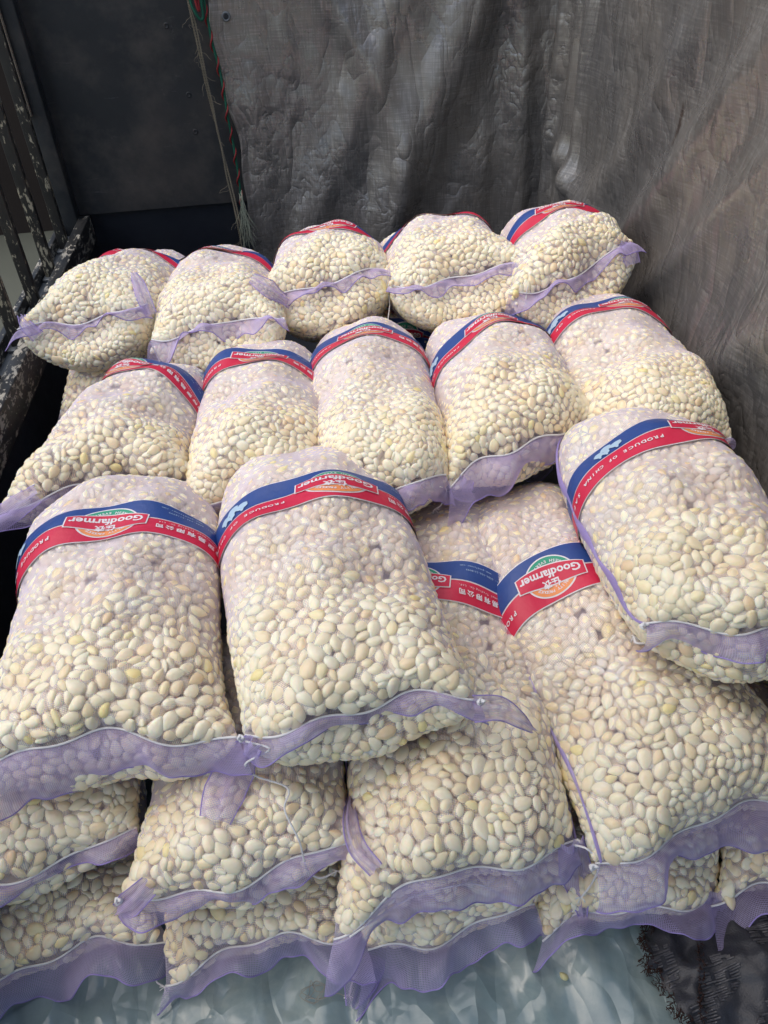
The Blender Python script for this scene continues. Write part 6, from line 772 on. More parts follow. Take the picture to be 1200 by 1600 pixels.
655,259,84,107,48,56,91,370,386,85,81,50,54,20,79,939,85,87,55,39,6,842,93,85,89,40,65,14,33,875,85,97,11,36,77,218,541,85,90,4,44,42,422,777,85,114,31,65,34,134,408,85,100,81,60,49,602,406,85,82,92,32,44,190,502,85,85,47,25,92,866,500,85,84,28,46,14,379,475,85,90,84,78,70,
574,376,85,115,12,42,72,209,480,85,113,46,47,29,200,448,85,108,86,82,44,318,472,85,109,32,37,5,68,840,85,81,31,40,8,297,372,85,92,60,43,83,979,554,85,101,78,54,83,928,870,85,79,72,78,19,579,767,85,76,47,46,13,363,320,85,105,82,56,72,843,170,85,108,40,17,21,947,360,85,92,81,15,32,
449,772,85,112,59,90,67,933,697,85,95,81,66,80,13,245,85,90,34,77,74,75,609,85,85,72,10,34,633,10,85,84,70,48,16,501,103,86,97,60,34,5,110,678,86,68,46,4,31,429,145,86,91,91,57,72,754,175,86,102,47,35,32,719,13,86,109,41,56,53,417,239,86,109,13,21,58,902,435,86,95,53,49,93,
979,387,86,91,45,67,21,218,782,86,98,68,45,71,511,573,86,87,23,19,71,559,297,86,106,55,63,3,831,24,86,113,48,39,2,860,228,86,96,23,20,79,954,804,86,97,46,59,3,388,808,86,90,33,65,40,253,689,86,91,13,22,31,118,743,86,96,24,72,14,36,330,86,85,44,53,92,889,151,86,96,80,25,22,
217,66,86,112,32,55,94,332,870,86,107,57,61,30,28,907,86,95,30,76,13,613,347,86,104,20,85,59,158,133,86,112,22,67,13,400,67,86,82,93,41,29,299,124,86,66,77,86,59,621,38,86,91,56,13,82,114,106,86,118,72,72,12,429,24,86,86,50,47,39,129,260,86,87,65,50,32,598,717,86,82,83,75,35,
207,399,86,65,14,81,53,896,536,87,91,29,54,79,757,666,87,81,38,54,71,581,98,87,100,45,36,80,387,25,87,95,20,33,78,456,518,87,80,64,3,52,108,155,87,90,37,96,39,985,120,87,106,76,27,24,213,169,87,92,55,1,54,77,275,87,77,48,37,81,273,882,87,101,57,93,56,360,466,87,77,54,85,53,
768,634,87,86,37,36,4,780,149,87,73,46,49,70,678,67,87,78,78,61,88,740,534,87,81,86,44,50,104,638,87,89,40,12,38,477,72,87,100,26,79,18,799,197,87,84,67,12,26,535,202,87,106,49,38,8,627,805,87,82,53,58,94,729,176,87,87,69,22,15,523,274,87,99,56,43,15,486,674,87,95,8,24,51,
661,546,88,90,55,67,7,196,376,88,70,11,52,65,335,243,88,101,66,52,73,519,134,88,101,93,40,30,769,46,88,118,45,61,33,847,267,88,110,50,16,86,612,635,88,85,63,53,72,401,660,88,110,60,74,43,79,231,88,103,53,31,30,147,111,88,83,26,92,58,185,767,88,81,54,15,79,555,694,88,101,53,43,90,
498,235,88,83,84,48,49,163,445,88,109,55,72,76,477,557,88,103,6,46,32,638,661,88,93,44,45,86,568,926,88,91,49,3,39,706,801,88,98,57,52,73,200,182,88,91,42,41,15,278,122,88,101,75,73,63,981,872,88,90,35,76,39,356,71,88,110,88,54,51,14,681,88,102,77,51,9,181,74,88,93,11,61,47,
292,822,88,109,58,30,91,45,100,88,69,42,58,79,389,521,88,77,60,63,22,55,500,88,86,38,45,62,833,439,88,103,48,54,31,275,462,88,89,40,98,49,958,254,88,86,40,62,35,631,396,89,90,56,96,44,836,853,89,99,64,96,45,686,47,89,85,23,87,37,759,806,89,108,11,41,70,115,850,89,105,91,43,23,
656,924,89,101,59,27,9,906,142,89,101,58,67,82,323,116,89,109,60,27,73,901,29,89,95,3,39,35,660,411,89,84,50,55,94,198,37,89,81,89,68,58,767,252,89,75,52,29,11,397,902,89,100,36,82,15,115,628,89,80,83,82,60,735,912,89,94,43,75,81,804,649,89,117,58,51,59,33,781,89,100,36,90,25,
132,842,89,70,21,61,87,487,247,89,90,46,15,85,499,193,89,102,47,59,9,603,521,89,113,58,69,89,339,324,89,106,64,8,32,758,320,89,103,34,26,76,334,11,89,90,29,94,49,197,657,89,105,12,27,40,156,790,89,65,45,94,70,686,571,89,85,76,44,23,497,909,89,98,52,66,5,229,379,89,95,47,88,68,
771,752,90,106,57,56,11,321,892,90,70,84,74,24,104,693,90,109,61,84,16,354,767,90,92,60,25,83,538,123,90,87,69,55,45,240,327,90,76,54,62,76,980,513,90,81,82,76,43,370,892,90,70,20,42,88,638,937,90,87,49,63,17,186,462,90,117,20,71,76,656,47,90,90,41,54,3,342,657,90,119,61,68,36,
846,594,90,79,38,38,88,510,445,90,80,73,82,21,839,330,90,95,25,83,31,370,408,90,94,31,49,85,383,790,90,102,52,42,1,381,315,90,87,46,93,46,814,484,90,70,48,57,28,351,626,90,69,52,63,78,916,15,90,110,80,75,61,639,638,90,89,81,43,22,615,655,90,65,76,55,28,708,675,90,108,19,22,68,
463,600,90,92,67,62,29,25,312,90,95,58,83,58,299,155,90,98,20,24,30,250,263,90,110,28,73,68,904,52,90,91,17,53,82,433,498,90,95,54,49,16,329,905,90,85,87,27,69,869,434,90,101,45,58,68,717,391,90,106,93,49,28,417,837,90,108,71,10,69,862,559,90,102,78,85,47,192,621,91,109,13,41,78,
184,250,91,100,31,59,93,233,857,91,104,69,73,62,584,655,91,95,54,48,39,699,833,91,87,45,44,2,812,816,91,107,50,57,73,727,115,91,91,36,20,86,652,760,91,92,13,18,43,234,909,91,96,8,36,54,581,148,91,104,33,67,80,376,526,91,102,82,16,33,62,778,91,90,27,38,77,141,864,91,95,35,94,64,
303,780,91,85,27,93,51,829,282,91,83,58,37,40,347,481,91,115,64,6,61,787,557,91,82,53,46,98,208,423,91,77,81,21,29,473,269,91,84,9,65,73,956,846,91,101,46,44,17,208,844,91,92,53,57,43,36,681,91,101,17,16,52,365,88,91,83,4,68,55,383,179,91,101,52,35,3,113,498,91,99,91,75,42,
233,637,91,75,54,58,63,246,361,91,81,47,39,97,492,937,91,103,76,41,15,959,929,91,108,39,5,60,816,360,91,105,62,51,68,284,725,91,86,47,79,87,151,314,91,104,96,57,63,531,384,91,95,38,25,72,90,179,91,88,52,48,1,940,38,91,113,9,30,69,438,9,91,93,49,70,6,488,493,91,83,9,63,42,
279,929,91,110,45,34,89,926,943,91,103,54,86,18,711,780,91,86,54,66,95,535,184,91,67,51,52,0,480,178,92,111,72,63,11,738,680,92,94,50,53,47,565,590,92,75,84,62,24,322,733,92,113,41,91,34,66,349,92,108,81,43,34,614,270,92,90,52,64,3,266,145,92,95,52,47,5,927,345,92,119,20,73,34,
451,534,92,109,29,42,8,907,698,92,81,36,50,32,450,285,92,88,38,54,65,912,895,92,90,31,37,68,41,454,92,74,76,18,27,89,627,92,90,83,36,39,56,421,92,99,18,43,49,308,403,92,105,50,7,35,769,111,92,105,38,56,63,922,830,92,114,54,45,4,194,267,92,100,59,50,33,815,530,92,90,29,79,83,
198,6,92,80,88,57,33,413,743,92,98,67,50,43,763,438,92,99,41,53,9,740,259,93,111,31,65,91,431,61,93,82,20,18,73,468,122,93,98,31,36,77,198,202,93,75,56,44,7,751,396,93,84,50,57,63,124,716,93,73,51,36,97,809,282,93,109,74,39,26,865,21,93,91,52,88,60,754,830,93,108,46,59,90,
102,933,93,101,60,29,12,239,241,93,101,75,55,51,649,352,93,87,44,48,60,193,88,93,97,63,56,5,858,735,93,80,88,78,59,611,3,93,71,15,54,52,307,740,93,114,25,46,87,47,900,93,87,51,19,12,851,563,93,86,56,27,15,355,186,93,86,10,26,65,476,430,93,109,47,28,94,182,595,93,100,52,21,86,
671,484,93,97,85,72,51,428,112,93,96,37,39,72,360,672,93,89,55,56,34,406,275,93,71,52,4,43,55,168,93,99,49,81,19,872,240,93,105,25,51,46,148,829,93,111,42,51,2,703,583,93,114,49,79,34,719,373,93,75,73,46,31,311,457,94,105,58,62,97,846,474,94,105,51,4,68,557,756,94,93,16,14,49,
969,734,94,101,89,30,33,977,570,94,90,11,56,71,616,73,94,97,53,53,99,489,332,94,87,51,53,30,81,756,94,107,53,49,35,551,889,94,111,52,97,48,455,464,94,66,81,15,37,830,561,94,88,20,50,86,637,596,94,78,57,39,70,670,187,94,96,24,73,29,439,589,94,103,43,53,31,542,167,94,87,35,50,92,
783,497,94,93,48,30,22,718,211,94,97,49,47,46,906,680,94,94,50,55,30,20,727,94,104,66,18,83,70,866,94,101,89,35,24,96,570,94,114,50,61,7,971,47,94,116,47,32,9,735,310,94,83,13,36,41,376,511,94,86,51,36,93,72,127,94,70,86,52,47,17,760,94,94,51,49,4,798,231,94,111,37,95,45,
845,701,94,101,71,45,68,827,516,94,96,54,98,58,624,615,94,104,46,38,84,66,384,94,96,45,55,87,608,226,94,91,51,74,29,586,636,94,78,91,75,47,31,257,94,94,66,10,73,371,550,94,118,65,53,65,171,485,94,110,52,50,82,608,21,94,90,81,87,59,591,253,95,117,27,59,88,697,117,95,89,51,38,92,
904,736,95,91,39,75,9,67,407,95,118,47,52,99,979,910,95,103,8,45,76,651,303,95,85,73,13,29,561,540,95,115,96,64,47,214,279,95,100,63,90,24,390,331,95,90,11,73,45,973,676,95,106,67,42,92,708,67,95,98,95,56,63,373,288,95,88,41,79,29,941,434,95,106,37,23,69,84,300,95,80,61,59,94,
885,913,95,88,59,97,40,808,686,95,70,9,77,57,186,288,95,93,55,39,3,813,742,95,109,45,55,66,43,588,95,97,48,57,87,483,461,95,92,22,60,61,836,761,95,100,61,81,28,267,911,95,96,41,27,54,717,518,95,105,85,73,73,501,625,95,69,39,79,11,340,561,95,90,45,75,89,126,127,95,100,38,48,98,
877,209,95,77,11,66,51,348,119,95,97,77,55,9,544,789,96,102,29,14,22,469,14,96,112,62,65,63,84,541,96,105,84,17,37,144,177,96,103,19,19,68,757,415,96,107,47,59,4,557,740,96,104,46,31,95,313,359,96,84,53,23,85,817,387,96,106,25,56,92,463,828,96,86,40,39,60,748,198,96,98,24,68,21,
40,515,96,100,29,53,12,278,713,96,87,48,39,61,151,263,96,80,89,45,29,547,399,96,114,70,67,8,184,57,96,110,66,53,92,263,346,96,80,76,56,28,525,569,96,72,58,48,9,443,809,96,116,3,45,44,40,888,96,90,15,52,80,890,473,96,105,32,91,68,317,670,96,90,33,54,85,17,59,96,98,20,76,69,
301,138,96,94,44,50,31,315,554,96,80,57,51,47,978,487,96,109,51,30,33,210,139,96,96,52,46,62,80,481,96,81,1,41,48,626,152,96,108,12,53,18,596,800,96,93,55,52,7,402,923,96,111,72,35,11,142,730,97,92,97,37,59,434,372,97,94,18,79,74,891,598,97,85,89,60,75,111,420,97,109,74,52,52,
279,904,97,104,44,83,22,18,373,97,88,59,49,97,282,382,97,91,25,90,64,852,890,97,91,74,77,42,170,182,97,88,93,32,56,290,628,97,99,32,96,47,112,556,97,101,53,63,14,297,419,97,96,41,72,75,252,790,97,86,48,65,6,281,272,97,98,51,2,36,529,818,97,119,24,30,42,654,15,97,85,59,38,89,
100,656,97,115,76,55,12,34,538,97,117,97,39,56,170,117,97,92,51,63,50,42,274,97,94,48,48,84,956,501,97,89,43,60,75,165,627,97,91,63,58,22,279,84,97,93,56,50,47,94,213,98,106,87,78,59,460,843,98,98,12,49,37,371,105,98,77,60,52,21,702,702,98,104,50,57,79,325,687,98,101,71,87,26,
358,345,98,106,54,95,55,105,825,98,98,67,13,22,61,191,98,69,1,58,52,703,314,98,114,59,55,13,603,414,98,101,43,62,48,224,585,98,111,59,40,55,
], dtype=float).reshape(-1, 7)
px = PACK[:, 0]/1600-.31; py = PACK[:, 1]/1000-.475; pz = PACK[:, 2]/4000; n_ = len(PACK)
pvar = (PACK[:, 3] % 5).astype(int); psc = (PACK[:, 3]//5)/20
pq = PACK[:, 4:7]/49.5-1
pw = np.sqrt(np.clip(1-(pq**2).sum(1), 0, 1)); PQ = np.concatenate([pw[:, None], pq], 1); PQ /= np.linalg.norm(PQ, axis=1)[:, None]
def qmat(q):
    w_, x, y, z = q.T
    return np.stack([1-2*(y*y+z*z), 2*(x*y-z*w_), 2*(x*z+y*w_), 2*(x*y+z*w_), 1-2*(x*x+z*z), 2*(y*z-x*w_), 2*(x*z-y*w_), 2*(y*z+x*w_), 1-2*(x*x+y*y)], 1).reshape(-1, 3, 3)
PR = qmat(PQ)

L_, W_, T_ = .0312, .0238, .0186
def clove_geo(v, nu, nr):
    bend = [.0, .10, .18, .05, .12][v]; flat = [0, .2, .35, .1, .25][v]; tip = [.70, .80, .60, .88, .74][v]
    V = [(-L_/2, 0, 0)]; F = []
    for i in range(1, nr):
        t = i/nr; x = -math.cos(t*math.pi); R = max(0, 1-abs(x)**2.5)**.5; tp_ = 1-(1-tip)*max(0, x)
        for j in range(nu):
            a = 2*math.pi*j/nu; tri = 1+[.0, .09, .11, .04, .10][v]*math.cos(3*(a-math.pi/2)+v); q = R*tp_*tri*(1-[.0, .16, .06, .10, .20][v]*max(0, x)**3)
            y = math.cos(a)*q; z = math.sin(a)*q
            if z < 0: z *= 1-flat
            w_ = 1+.07*noise.noise((x*1.3+v*7, y*1.5, z*1.5))
            V.append((x*L_/2*(1+.10*max(0, x)**6), y*W_/2*w_+.0012*math.sin(x*2+v), z*T_/2*w_+bend*.006*(1-x*x)))
    V.append((L_/2*1.13, 0, -.0004)); e = len(V)-1
    for j in range(nu):
        F.append((0, 1+(j+1) % nu, 1+j)); F.append((e, e-nu+j, e-nu+(j+1) % nu))
    for i in range(nr-2):
        for j in range(nu):
            a, b, c_, d = 1+i*nu+j, 1+i*nu+(j+1) % nu, 1+(i+1)*nu+(j+1) % nu, 1+(i+1)*nu+j
            F.append((a, b, c_)); F.append((a, c_, d))
    return np.array(V), np.array(F)
CL_HI = []
for v_ in range(5):
    a, b = clove_geo(v_, 12, 8); me = fast_mesh('clove', a, b); me.materials.append(M_CLOVE); me.polygons.foreach_set('use_smooth', [True]*len(me.polygons)); CL_HI.append(me)
CL_LO = [clove_geo(v_, 8, 6) for v_ in range(5)]

class Sack:
    def __init__(s, name, L, R, F, W, T, o):
        s.name = name; s.L, s.R, s.F = map(lambda a: np.array(a, float), (L, R, F)); s.M = (s.L+s.R)/2; s.W, s.T = W, T; s.o = o
        s.mw = np.linalg.norm(s.R-s.L)/2
        A = s.M-s.F; s.len = np.linalg.norm(A); s.A = A/s.len
        X1 = (s.R-s.L)/np.linalg.norm(s.R-s.L); X0 = np.cross(s.A, [0, 0, 1.0]); X0 /= np.linalg.norm(X0)
        if X0@X1 < 0: X0 = -X0
        s.X0, s.X1 = X0, X1
        s.ph = np.random.default_rng(o.get('seed', 1)).uniform(0, 6.28, 12)
        s.arch = o.get('arch', .0); s.bulge = o.get('bulge', .05); s.rise = o.get('rise', .0); s.p1 = o.get('p1', 5.0)
        s.p2 = o.get('p2', 2.6); s.fw = o.get('fw', .34)
        # arc length tables
        v = np.concatenate([-np.cos(np.linspace(0, math.pi, 700))]); P = s.pos(v, np.zeros_like(v)); d = np.r_[0, np.cumsum(np.linalg.norm(np.diff(P, axis=0), axis=1))]
        s.tv = v; s.td = d; s.tl = d[-1]
        P = s.pos(v, np.full_like(v, math.pi)); d = np.r_[0, np.cumsum(np.linalg.norm(np.diff(P, axis=0), axis=1))]; s.tdb = d; s.tlb = d[-1]
        f = np.linspace(-math.pi, math.pi, 721); P = s.pos(np.full_like(f, .1), f); d = np.r_[0, np.cumsum(np.linalg.norm(np.diff(P, axis=0), axis=1))]
        s.sf = f; s.sd = d-d[360]; s.cl = d[-1]
    def pos(s, v, f):
        em = np.clip(v, 0, 1); ef = np.clip(-v, 0, 1); c = np.cos(f); sn = np.sin(f)
        T = s.T*np.sqrt(np.clip(1-em**s.p1, 0, 1))*np.sqrt(np.clip(1-ef**s.p2, 0, 1))
        km = 1-s.mw/s.W; km = max(-.35, km)
        W = s.W*(1-km*em**4)*(1-s.fw*ef**4)*(1+.03*np.sin(v*2.2+s.ph[0]))
        x = W*np.sign(sn)*np.abs(sn)**.93; zc = np.sign(c)*np.abs(c)**.95; z = T*np.where(c > 0, zc, zc*s.o.get('bot', .85))
        a = (v+1)/2; P = s.F+(s.M-s.F)*a[..., None]
        X = s.X0*(1-a[..., None])+s.X1*a[..., None]; X /= np.linalg.norm(X, axis=-1)[..., None]
        N_ = np.cross(s.A, X); N_ = np.where((N_[..., 2:] < 0), -N_, N_); N_ /= np.linalg.norm(N_, axis=-1)[..., None]
        lump = .009*np.sin(v*4+x*9+s.ph[1])+.006*np.sin(v*7.5-x*20+s.ph[2])+.006*np.sin(x*33+v*3+s.ph[3])+.005*np.sin(v*15+x*12+s.ph[4])
        # plan: the far corners are pulled in, the mouth sags a little in the middle
        ax = .05*ef**4*(x/s.W)**2*1.0
        ax = ax+s.bulge*np.clip(-c, 0, 1)**.8*em**5*np.clip(1-em**14, 0, 1)*1.5-.02*em**6*(x/s.W)**2*0
        zz = z+s.arch*(1-v*v)+s.rise*em**8*1.0+lump*np.clip(T/s.T, 0, 1)*np.where(c > -.2, 1, .4)
        xr = x/s.W
        zz = zz+(s.o.get('seamwave', .013)*(np.sin(xr*2.8+s.ph[5])+.55*np.sin(xr*6.1+s.ph[9]))+s.o.get('seamarc', .018)*(1-xr*xr))*em**7
        ax = ax+(.016*np.sin(xr*3.4+s.ph[10])+.008*np.sin(xr*8+s.ph[11]))*em**7
        P = P+s.A*ax[..., None]+X*x[..., None]+N_*zz[..., None]
        if 'bend' in s.o: P = P+s.X0*(s.o['bend']*(1-v*v))[..., None]
        return P
    def inner_shell(s, d):
        sv = (s.T, s.W, s.F, s.M, s.mw, s.bulge); s.T -= d; s.W -= d; s.mw = max(.05, s.mw-d); s.F = s.F+s.A*d; s.M = s.M-s.A*d*1.2; s.bulge = s.bulge*.85
        v, f = np.meshgrid(-np.cos(np.linspace(0, math.pi, 30)), np.linspace(-math.pi, math.pi, 40, endpoint=False), indexing='ij'); P = s.pos(v, f).reshape(-1, 3)
        s.T, s.W, s.F, s.M, s.mw, s.bulge = sv; return P
    def st(s, S_, t_):
        """surface point by arc lengths: S_ round the sack (0 on top), t_ from the far end"""
        f = np.interp(S_, s.sd, s.sf); w_ = np.clip(-np.cos(f)*1.6, 0, 1)
        v = np.interp(t_, s.td, s.tv)*(1-w_)+np.interp(t_, s.tdb, s.tv)*w_; return s.pos(v, f)
    def tmax(s, S_):
        w_ = np.clip(-np.cos(np.interp(S_, s.sd, s.sf))*1.6, 0, 1); return s.tl*(1-w_)+s.tlb*w_
    def frame(s, S_, t_, e=.004):
        tm_ = s.tmax(S_); t1 = np.clip(t_+e, 0, tm_-.0005); t0 = np.clip(t_-e, .0005, tm_)
        et = s.st(S_, t1)-s.st(S_, t0); es = s.st(S_+e, t_)-s.st(S_-e, t_)
        et /= np.linalg.norm(et, axis=-1)[..., None]+1e-12; n = np.cross(et, es); n /= np.linalg.norm(n, axis=-1)[..., None]+1e-12
        es = np.cross(n, et); return es, et, n
    def off(s, S_, t_, d):
        _, _, n = s.frame(S_, t_); return s.st(S_, t_)+n*(d[..., None] if hasattr(d, 'shape') else d)

sacks = [Sack(k, *v_) for k, v_ in SPEC.items()]
bvh_v, bvh_f = [], []
NU, NV = 72, 58
for s in sacks:
    f = np.linspace(-math.pi, math.pi, NU, endpoint=False); t = np.linspace(0, s.tl, NV)
    FF, TT = np.meshgrid(f, t); P = s.pos(np.interp(TT, s.td, s.tv), FF); s.shell = P
    o_ = len(bvh_v); bvh_v += [tuple(q) for q in P.reshape(-1, 3)]; bvh_f += [tuple(i+o_ for i in g_) for g_ in grid_faces(NU, NV, True)]
BV = BVHTree.FromPolygons(bvh_v, bvh_f)
VIEWS = [CAM, CAM+RT*.35, CAM-RT*.35]
def seen(P, cam_i):
    c_ = Vector(VIEWS[cam_i]); d = Vector(P)-c_; L = d.length; h = BV.ray_cast(c_, d/L, L-.045); return h[0] is None
def project(P):
    d = P-CAM; z = d@FW; return 600+1200*(d@RT)/z, 800-1200*(d@UP)/z, z

def strip_mesh(s, S_, t_, off):
    """sheet on the sack over arrays S_ x t_, raised by off, with uv in metres"""
    SS_, TT_ = np.meshgrid(S_, t_); P = s.off(SS_, TT_, off); me = fast_mesh('strip', P.reshape(-1, 3), np.array(grid_faces(len(S_), len(t_)))); set_uv(me, np.stack([SS_.ravel(), TT_.ravel()], 1)); return me

_tc = {}
def text_geo(txt, size, bold=0.0):
    k = (txt, size, bold)
    if k not in _tc:
        cu = bpy.data.curves.new('t', 'FONT'); cu.body = txt; cu.size = size; cu.align_x = 'CENTER'; cu.align_y = 'CENTER'; cu.resolution_u = 2; cu.offset = bold
        ob = bpy.data.objects.new('t', cu); COL.objects.link(ob); bpy.context.view_layer.update()
        me = bpy.data.meshes.new_from_object(ob.evaluated_get(bpy.context.evaluated_depsgraph_get()))
        bm = bmesh.new(); bm.from_mesh(me); bmesh.ops.triangulate(bm, faces=bm.faces)
        V = np.array([v_.co[:] for v_ in bm.verts]); F = np.array([[v_.index for v_ in f_.verts] for f_ in bm.faces]); bm.free()
        bpy.data.objects.remove(ob); bpy.data.curves.remove(cu); bpy.data.meshes.remove(me)
        _tc[k] = (V, F)
    return _tc[k]

def hull2(poly, n=1):
    return poly
def flat_poly(poly, step=.006):
    """triangulated, finely cut polygon in label space"""
    bm = bmesh.new(); vs = [bm.verts.new((x, y, 0)) for x, y in poly]; bm.faces.new(vs); 
    xs = [p[0] for p in poly]; x = min(xs)+step
    while x < max(xs):
        g_ = list(bm.verts)+list(bm.edges)+list(bm.faces); bmesh.ops.bisect_plane(bm, geom=g_, plane_co=(x, 0, 0), plane_no=(1, 0, 0)); x += step
    ys = [p[1] for p in poly]; y = min(ys)+step*1.5
    while y < max(ys):
        g_ = list(bm.verts)+list(bm.edges)+list(bm.faces); bmesh.ops.bisect_plane(bm, geom=g_, plane_co=(0, y, 0), plane_no=(0, 1, 0)); y += step*1.5
    bmesh.ops.triangulate(bm, faces=bm.faces); bm.verts.index_update()
    V = np.array([v_.co[:] for v_ in bm.verts]); F = np.array([[v_.index for v_ in f_.verts] for f_ in bm.faces]); bm.free(); return V, F
def arc_band(cx, cy, rx, ry, rx2, ry2, a0, a1, n=26):
    o_ = [(cx+rx*math.cos(a), cy+ry*math.sin(a)) for a in np.linspace(a0, a1, n)]; i_ = [(cx+rx2*math.cos(a), cy+ry2*math.sin(a)) for a in np.linspace(a1, a0, n)]
    V = []; F = []
    for k in range(n): V += [(*o_[k], 0), (*i_[n-1-k], 0)]
    for k in range(n-1): F += [(2*k, 2*k+1, 2*k+3), (2*k, 2*k+3, 2*k+2)]
    return np.array(V), np.array(F)
def arc_text(txt, size, cx, cy, rx, ry, a0, a1, bottom=False):
    V = []; F = []; n = len(txt)
    for i, ch in enumerate(txt):
        if ch == ' ': continue
        a = a0+(a1-a0)*(i+.5)/n; g_, f_ = text_geo(ch, size, .0002); 
        if not len(g_): continue
        tx, ty = -rx*math.sin(a), ry*math.cos(a); ang = math.atan2(ty, tx)+(0 if bottom else math.pi)
        c_, s_ = math.cos(ang), math.sin(ang); x = g_[:, 0]*c_-g_[:, 1]*s_+cx+rx*math.cos(a); y = g_[:, 0]*s_+g_[:, 1]*c_+cy+ry*math.sin(a)
        o_ = sum(map(len, V)); V.append(np.stack([x, y, 0*x], 1)); F.append(f_+o_)
    return np.concatenate(V), np.concatenate(F)
def rect_grid(x0, x1, y0, y1, nx=6, ny=3):
    V = np.array([(x, y, 0) for y in np.linspace(y0, y1, ny) for x in np.linspace(x0, x1, nx)]); F = []
    for a, b, c_, d in grid_faces(nx, ny): F += [(a, b, c_), (a, c_, d)]
    return V, np.array(F)
BWID = .104    # printed band, blue below and red above when its words stand upright
def banner(g_):  # slanted banner outline with bowed edges, g_ = margin
    x0, x1, h, sl = -.062-g_, .062+g_, .0165+g_, .0
    top = [(x, h+.006*math.sin((x/.062+1)*math.pi/2)*0-.010*(abs(x)/.062)**1.3*0+.0) for x in np.linspace(x1, x0, 14)]
    P = [(x0, -h), (x1, -h), (x1, h), (x0, h)]
    P = []
    for x in np.linspace(x0, x1, 12): P.append((x, -h*(.80+.35*math.cos(x/.062*1.5))))
    for x in np.linspace(x1, x0, 12): P.append((x, h*(.80+.35*math.cos(x/.062*1.5))))
    return P
def band_art(full=True):
    """list of (part name, material, raised, V, F) in label space: x to the reader's right, y up; band spans y -.052 to .052"""
    A = []
    cat = lambda L: (np.concatenate([a for a, _ in L]), np.concatenate([f_+sum(len(q[0]) for q in L[:i]) for i, (_, f_) in enumerate(L)]))
    mv = lambda g_, x, y, ang=0: (np.stack([g_[0][:, 0]*math.cos(ang)-g_[0][:, 1]*math.sin(ang)+x, g_[0][:, 0]*math.sin(ang)+g_[0][:, 1]*math.cos(ang)+y, 0*g_[0][:, 0]], 1), g_[1])
    # oval behind the banner: orange arc above, green arc below
    A.append(('emblem_rim', M_WHITE, 1, *cat([arc_band(0, .002, .049, .041, .026, .018, 0, math.pi), arc_band(0, .002, .049, .041, .026, .018, math.pi, 2*math.pi)])))
    A.append(('orange_arc', M_ORANGE, 2, *arc_band(0, .002, .046, .038, .028, .020, .1, math.pi-.1)))
    A.append(('green_arc', M_GREEN, 2, *arc_band(0, .002, .046, .038, .028, .020, math.pi+.1, 2*math.pi-.1)))
    tb = math.radians(-7)
    A.append(('banner_rim', M_WHITE, 3, *mv(flat_poly(banner(.0022)), 0, 0, tb)))
    A.append(('banner', M_RED, 4, *mv(flat_poly(banner(0)), 0, 0, tb)))
    A.append(('lettering', M_WHITE, 5, *mv(text_geo('Goodfarmer', .0225, .0006), 0, -.0035, tb)))
    A.append(('lettering', M_WHITE, 5, *mv(text_geo('\u4f73\u519c', .0175, .0006), .003, .0155, tb)))
    A.append(('lettering', M_WHITE, 3, *arc_text('QUALITY PRODUCE', .0078, 0, .002, .037, .029, math.pi-.55, .55)))
    A.append(('lettering', M_WHITE, 3, *arc_text('FRESH EVERYDAY', .0078, 0, .002, .037, .029, math.pi+.5, 2*math.pi-.5, True)))
    if full:
        L = []
        T1 = '\u5c71\u4e1c\u4f73\u519c\u56fd\u9645\u8d38\u6613\u6709\u9650\u516c\u53f8'
        for i, ch in enumerate(T1): L.append(mv(text_geo(ch, .0135, .0004), -.083-(len(T1)-1-i)*.0160, .0255))
        A.append(('lettering', M_WHITE, 3, *cat(L))); L = []
        W1 = 'Shandong Goodfarmer International Trading Co. Ltd.'
        for i, ch in enumerate(W1):
            if ch != ' ': L.append(mv(text_geo(ch, .0062, 0), -.079-(len(W1)-1-i)*.0036, .0125))
        A.append(('lettering', M_WHITE, 3, *cat(L))); L = []
        W2 = 'PRODUCE OF CHINA SAFE'
        for i, ch in enumerate(W2):
            if ch != ' ': L.append(mv(text_geo(ch, .0115, .0003), .086+i*.0098, .024))
        A.append(('lettering', M_WHITE, 3, *cat(L)))
        L = []
        for W3, x, y in (('www.goodfarmer.com', -.085, -.036), ('Tel: 0086-536-5118999', -.095, -.026), ('Fresh peeled garlic  Net 20 kg', -.165, -.036), ('Keep cool and dry', -.175, -.026)):
            for i, ch in enumerate(W3):
                if ch != ' ': L.append(mv(text_geo(ch, .0058, 0), x-(len(W3)-1-i)*.0033, y))
            A.append(('lettering', M_PALE, 3, *cat(L))); L = []
        # pale garlic bulbs printed on the blue
        L = []
        for bx, by, r_ in ((.150, -.020, .011), (.168, -.028, .012), (.187, -.019, .011), (.172, -.013, .008)):
            P = [(bx+r_*math.cos(a)*(1+.08*math.cos(5*a)), by+r_*.85*math.sin(a)+(r_*.6 if abs(a-math.pi/2) < .18 else 0)) for a in np.linspace(0, 2*math.pi, 26, endpoint=False)]
            L.append(flat_poly(P))
        A.append(('garlic_picture', M_PALE, 3, *cat(L)))
    return A
ART = {True: band_art(True), False: band_art(False)}

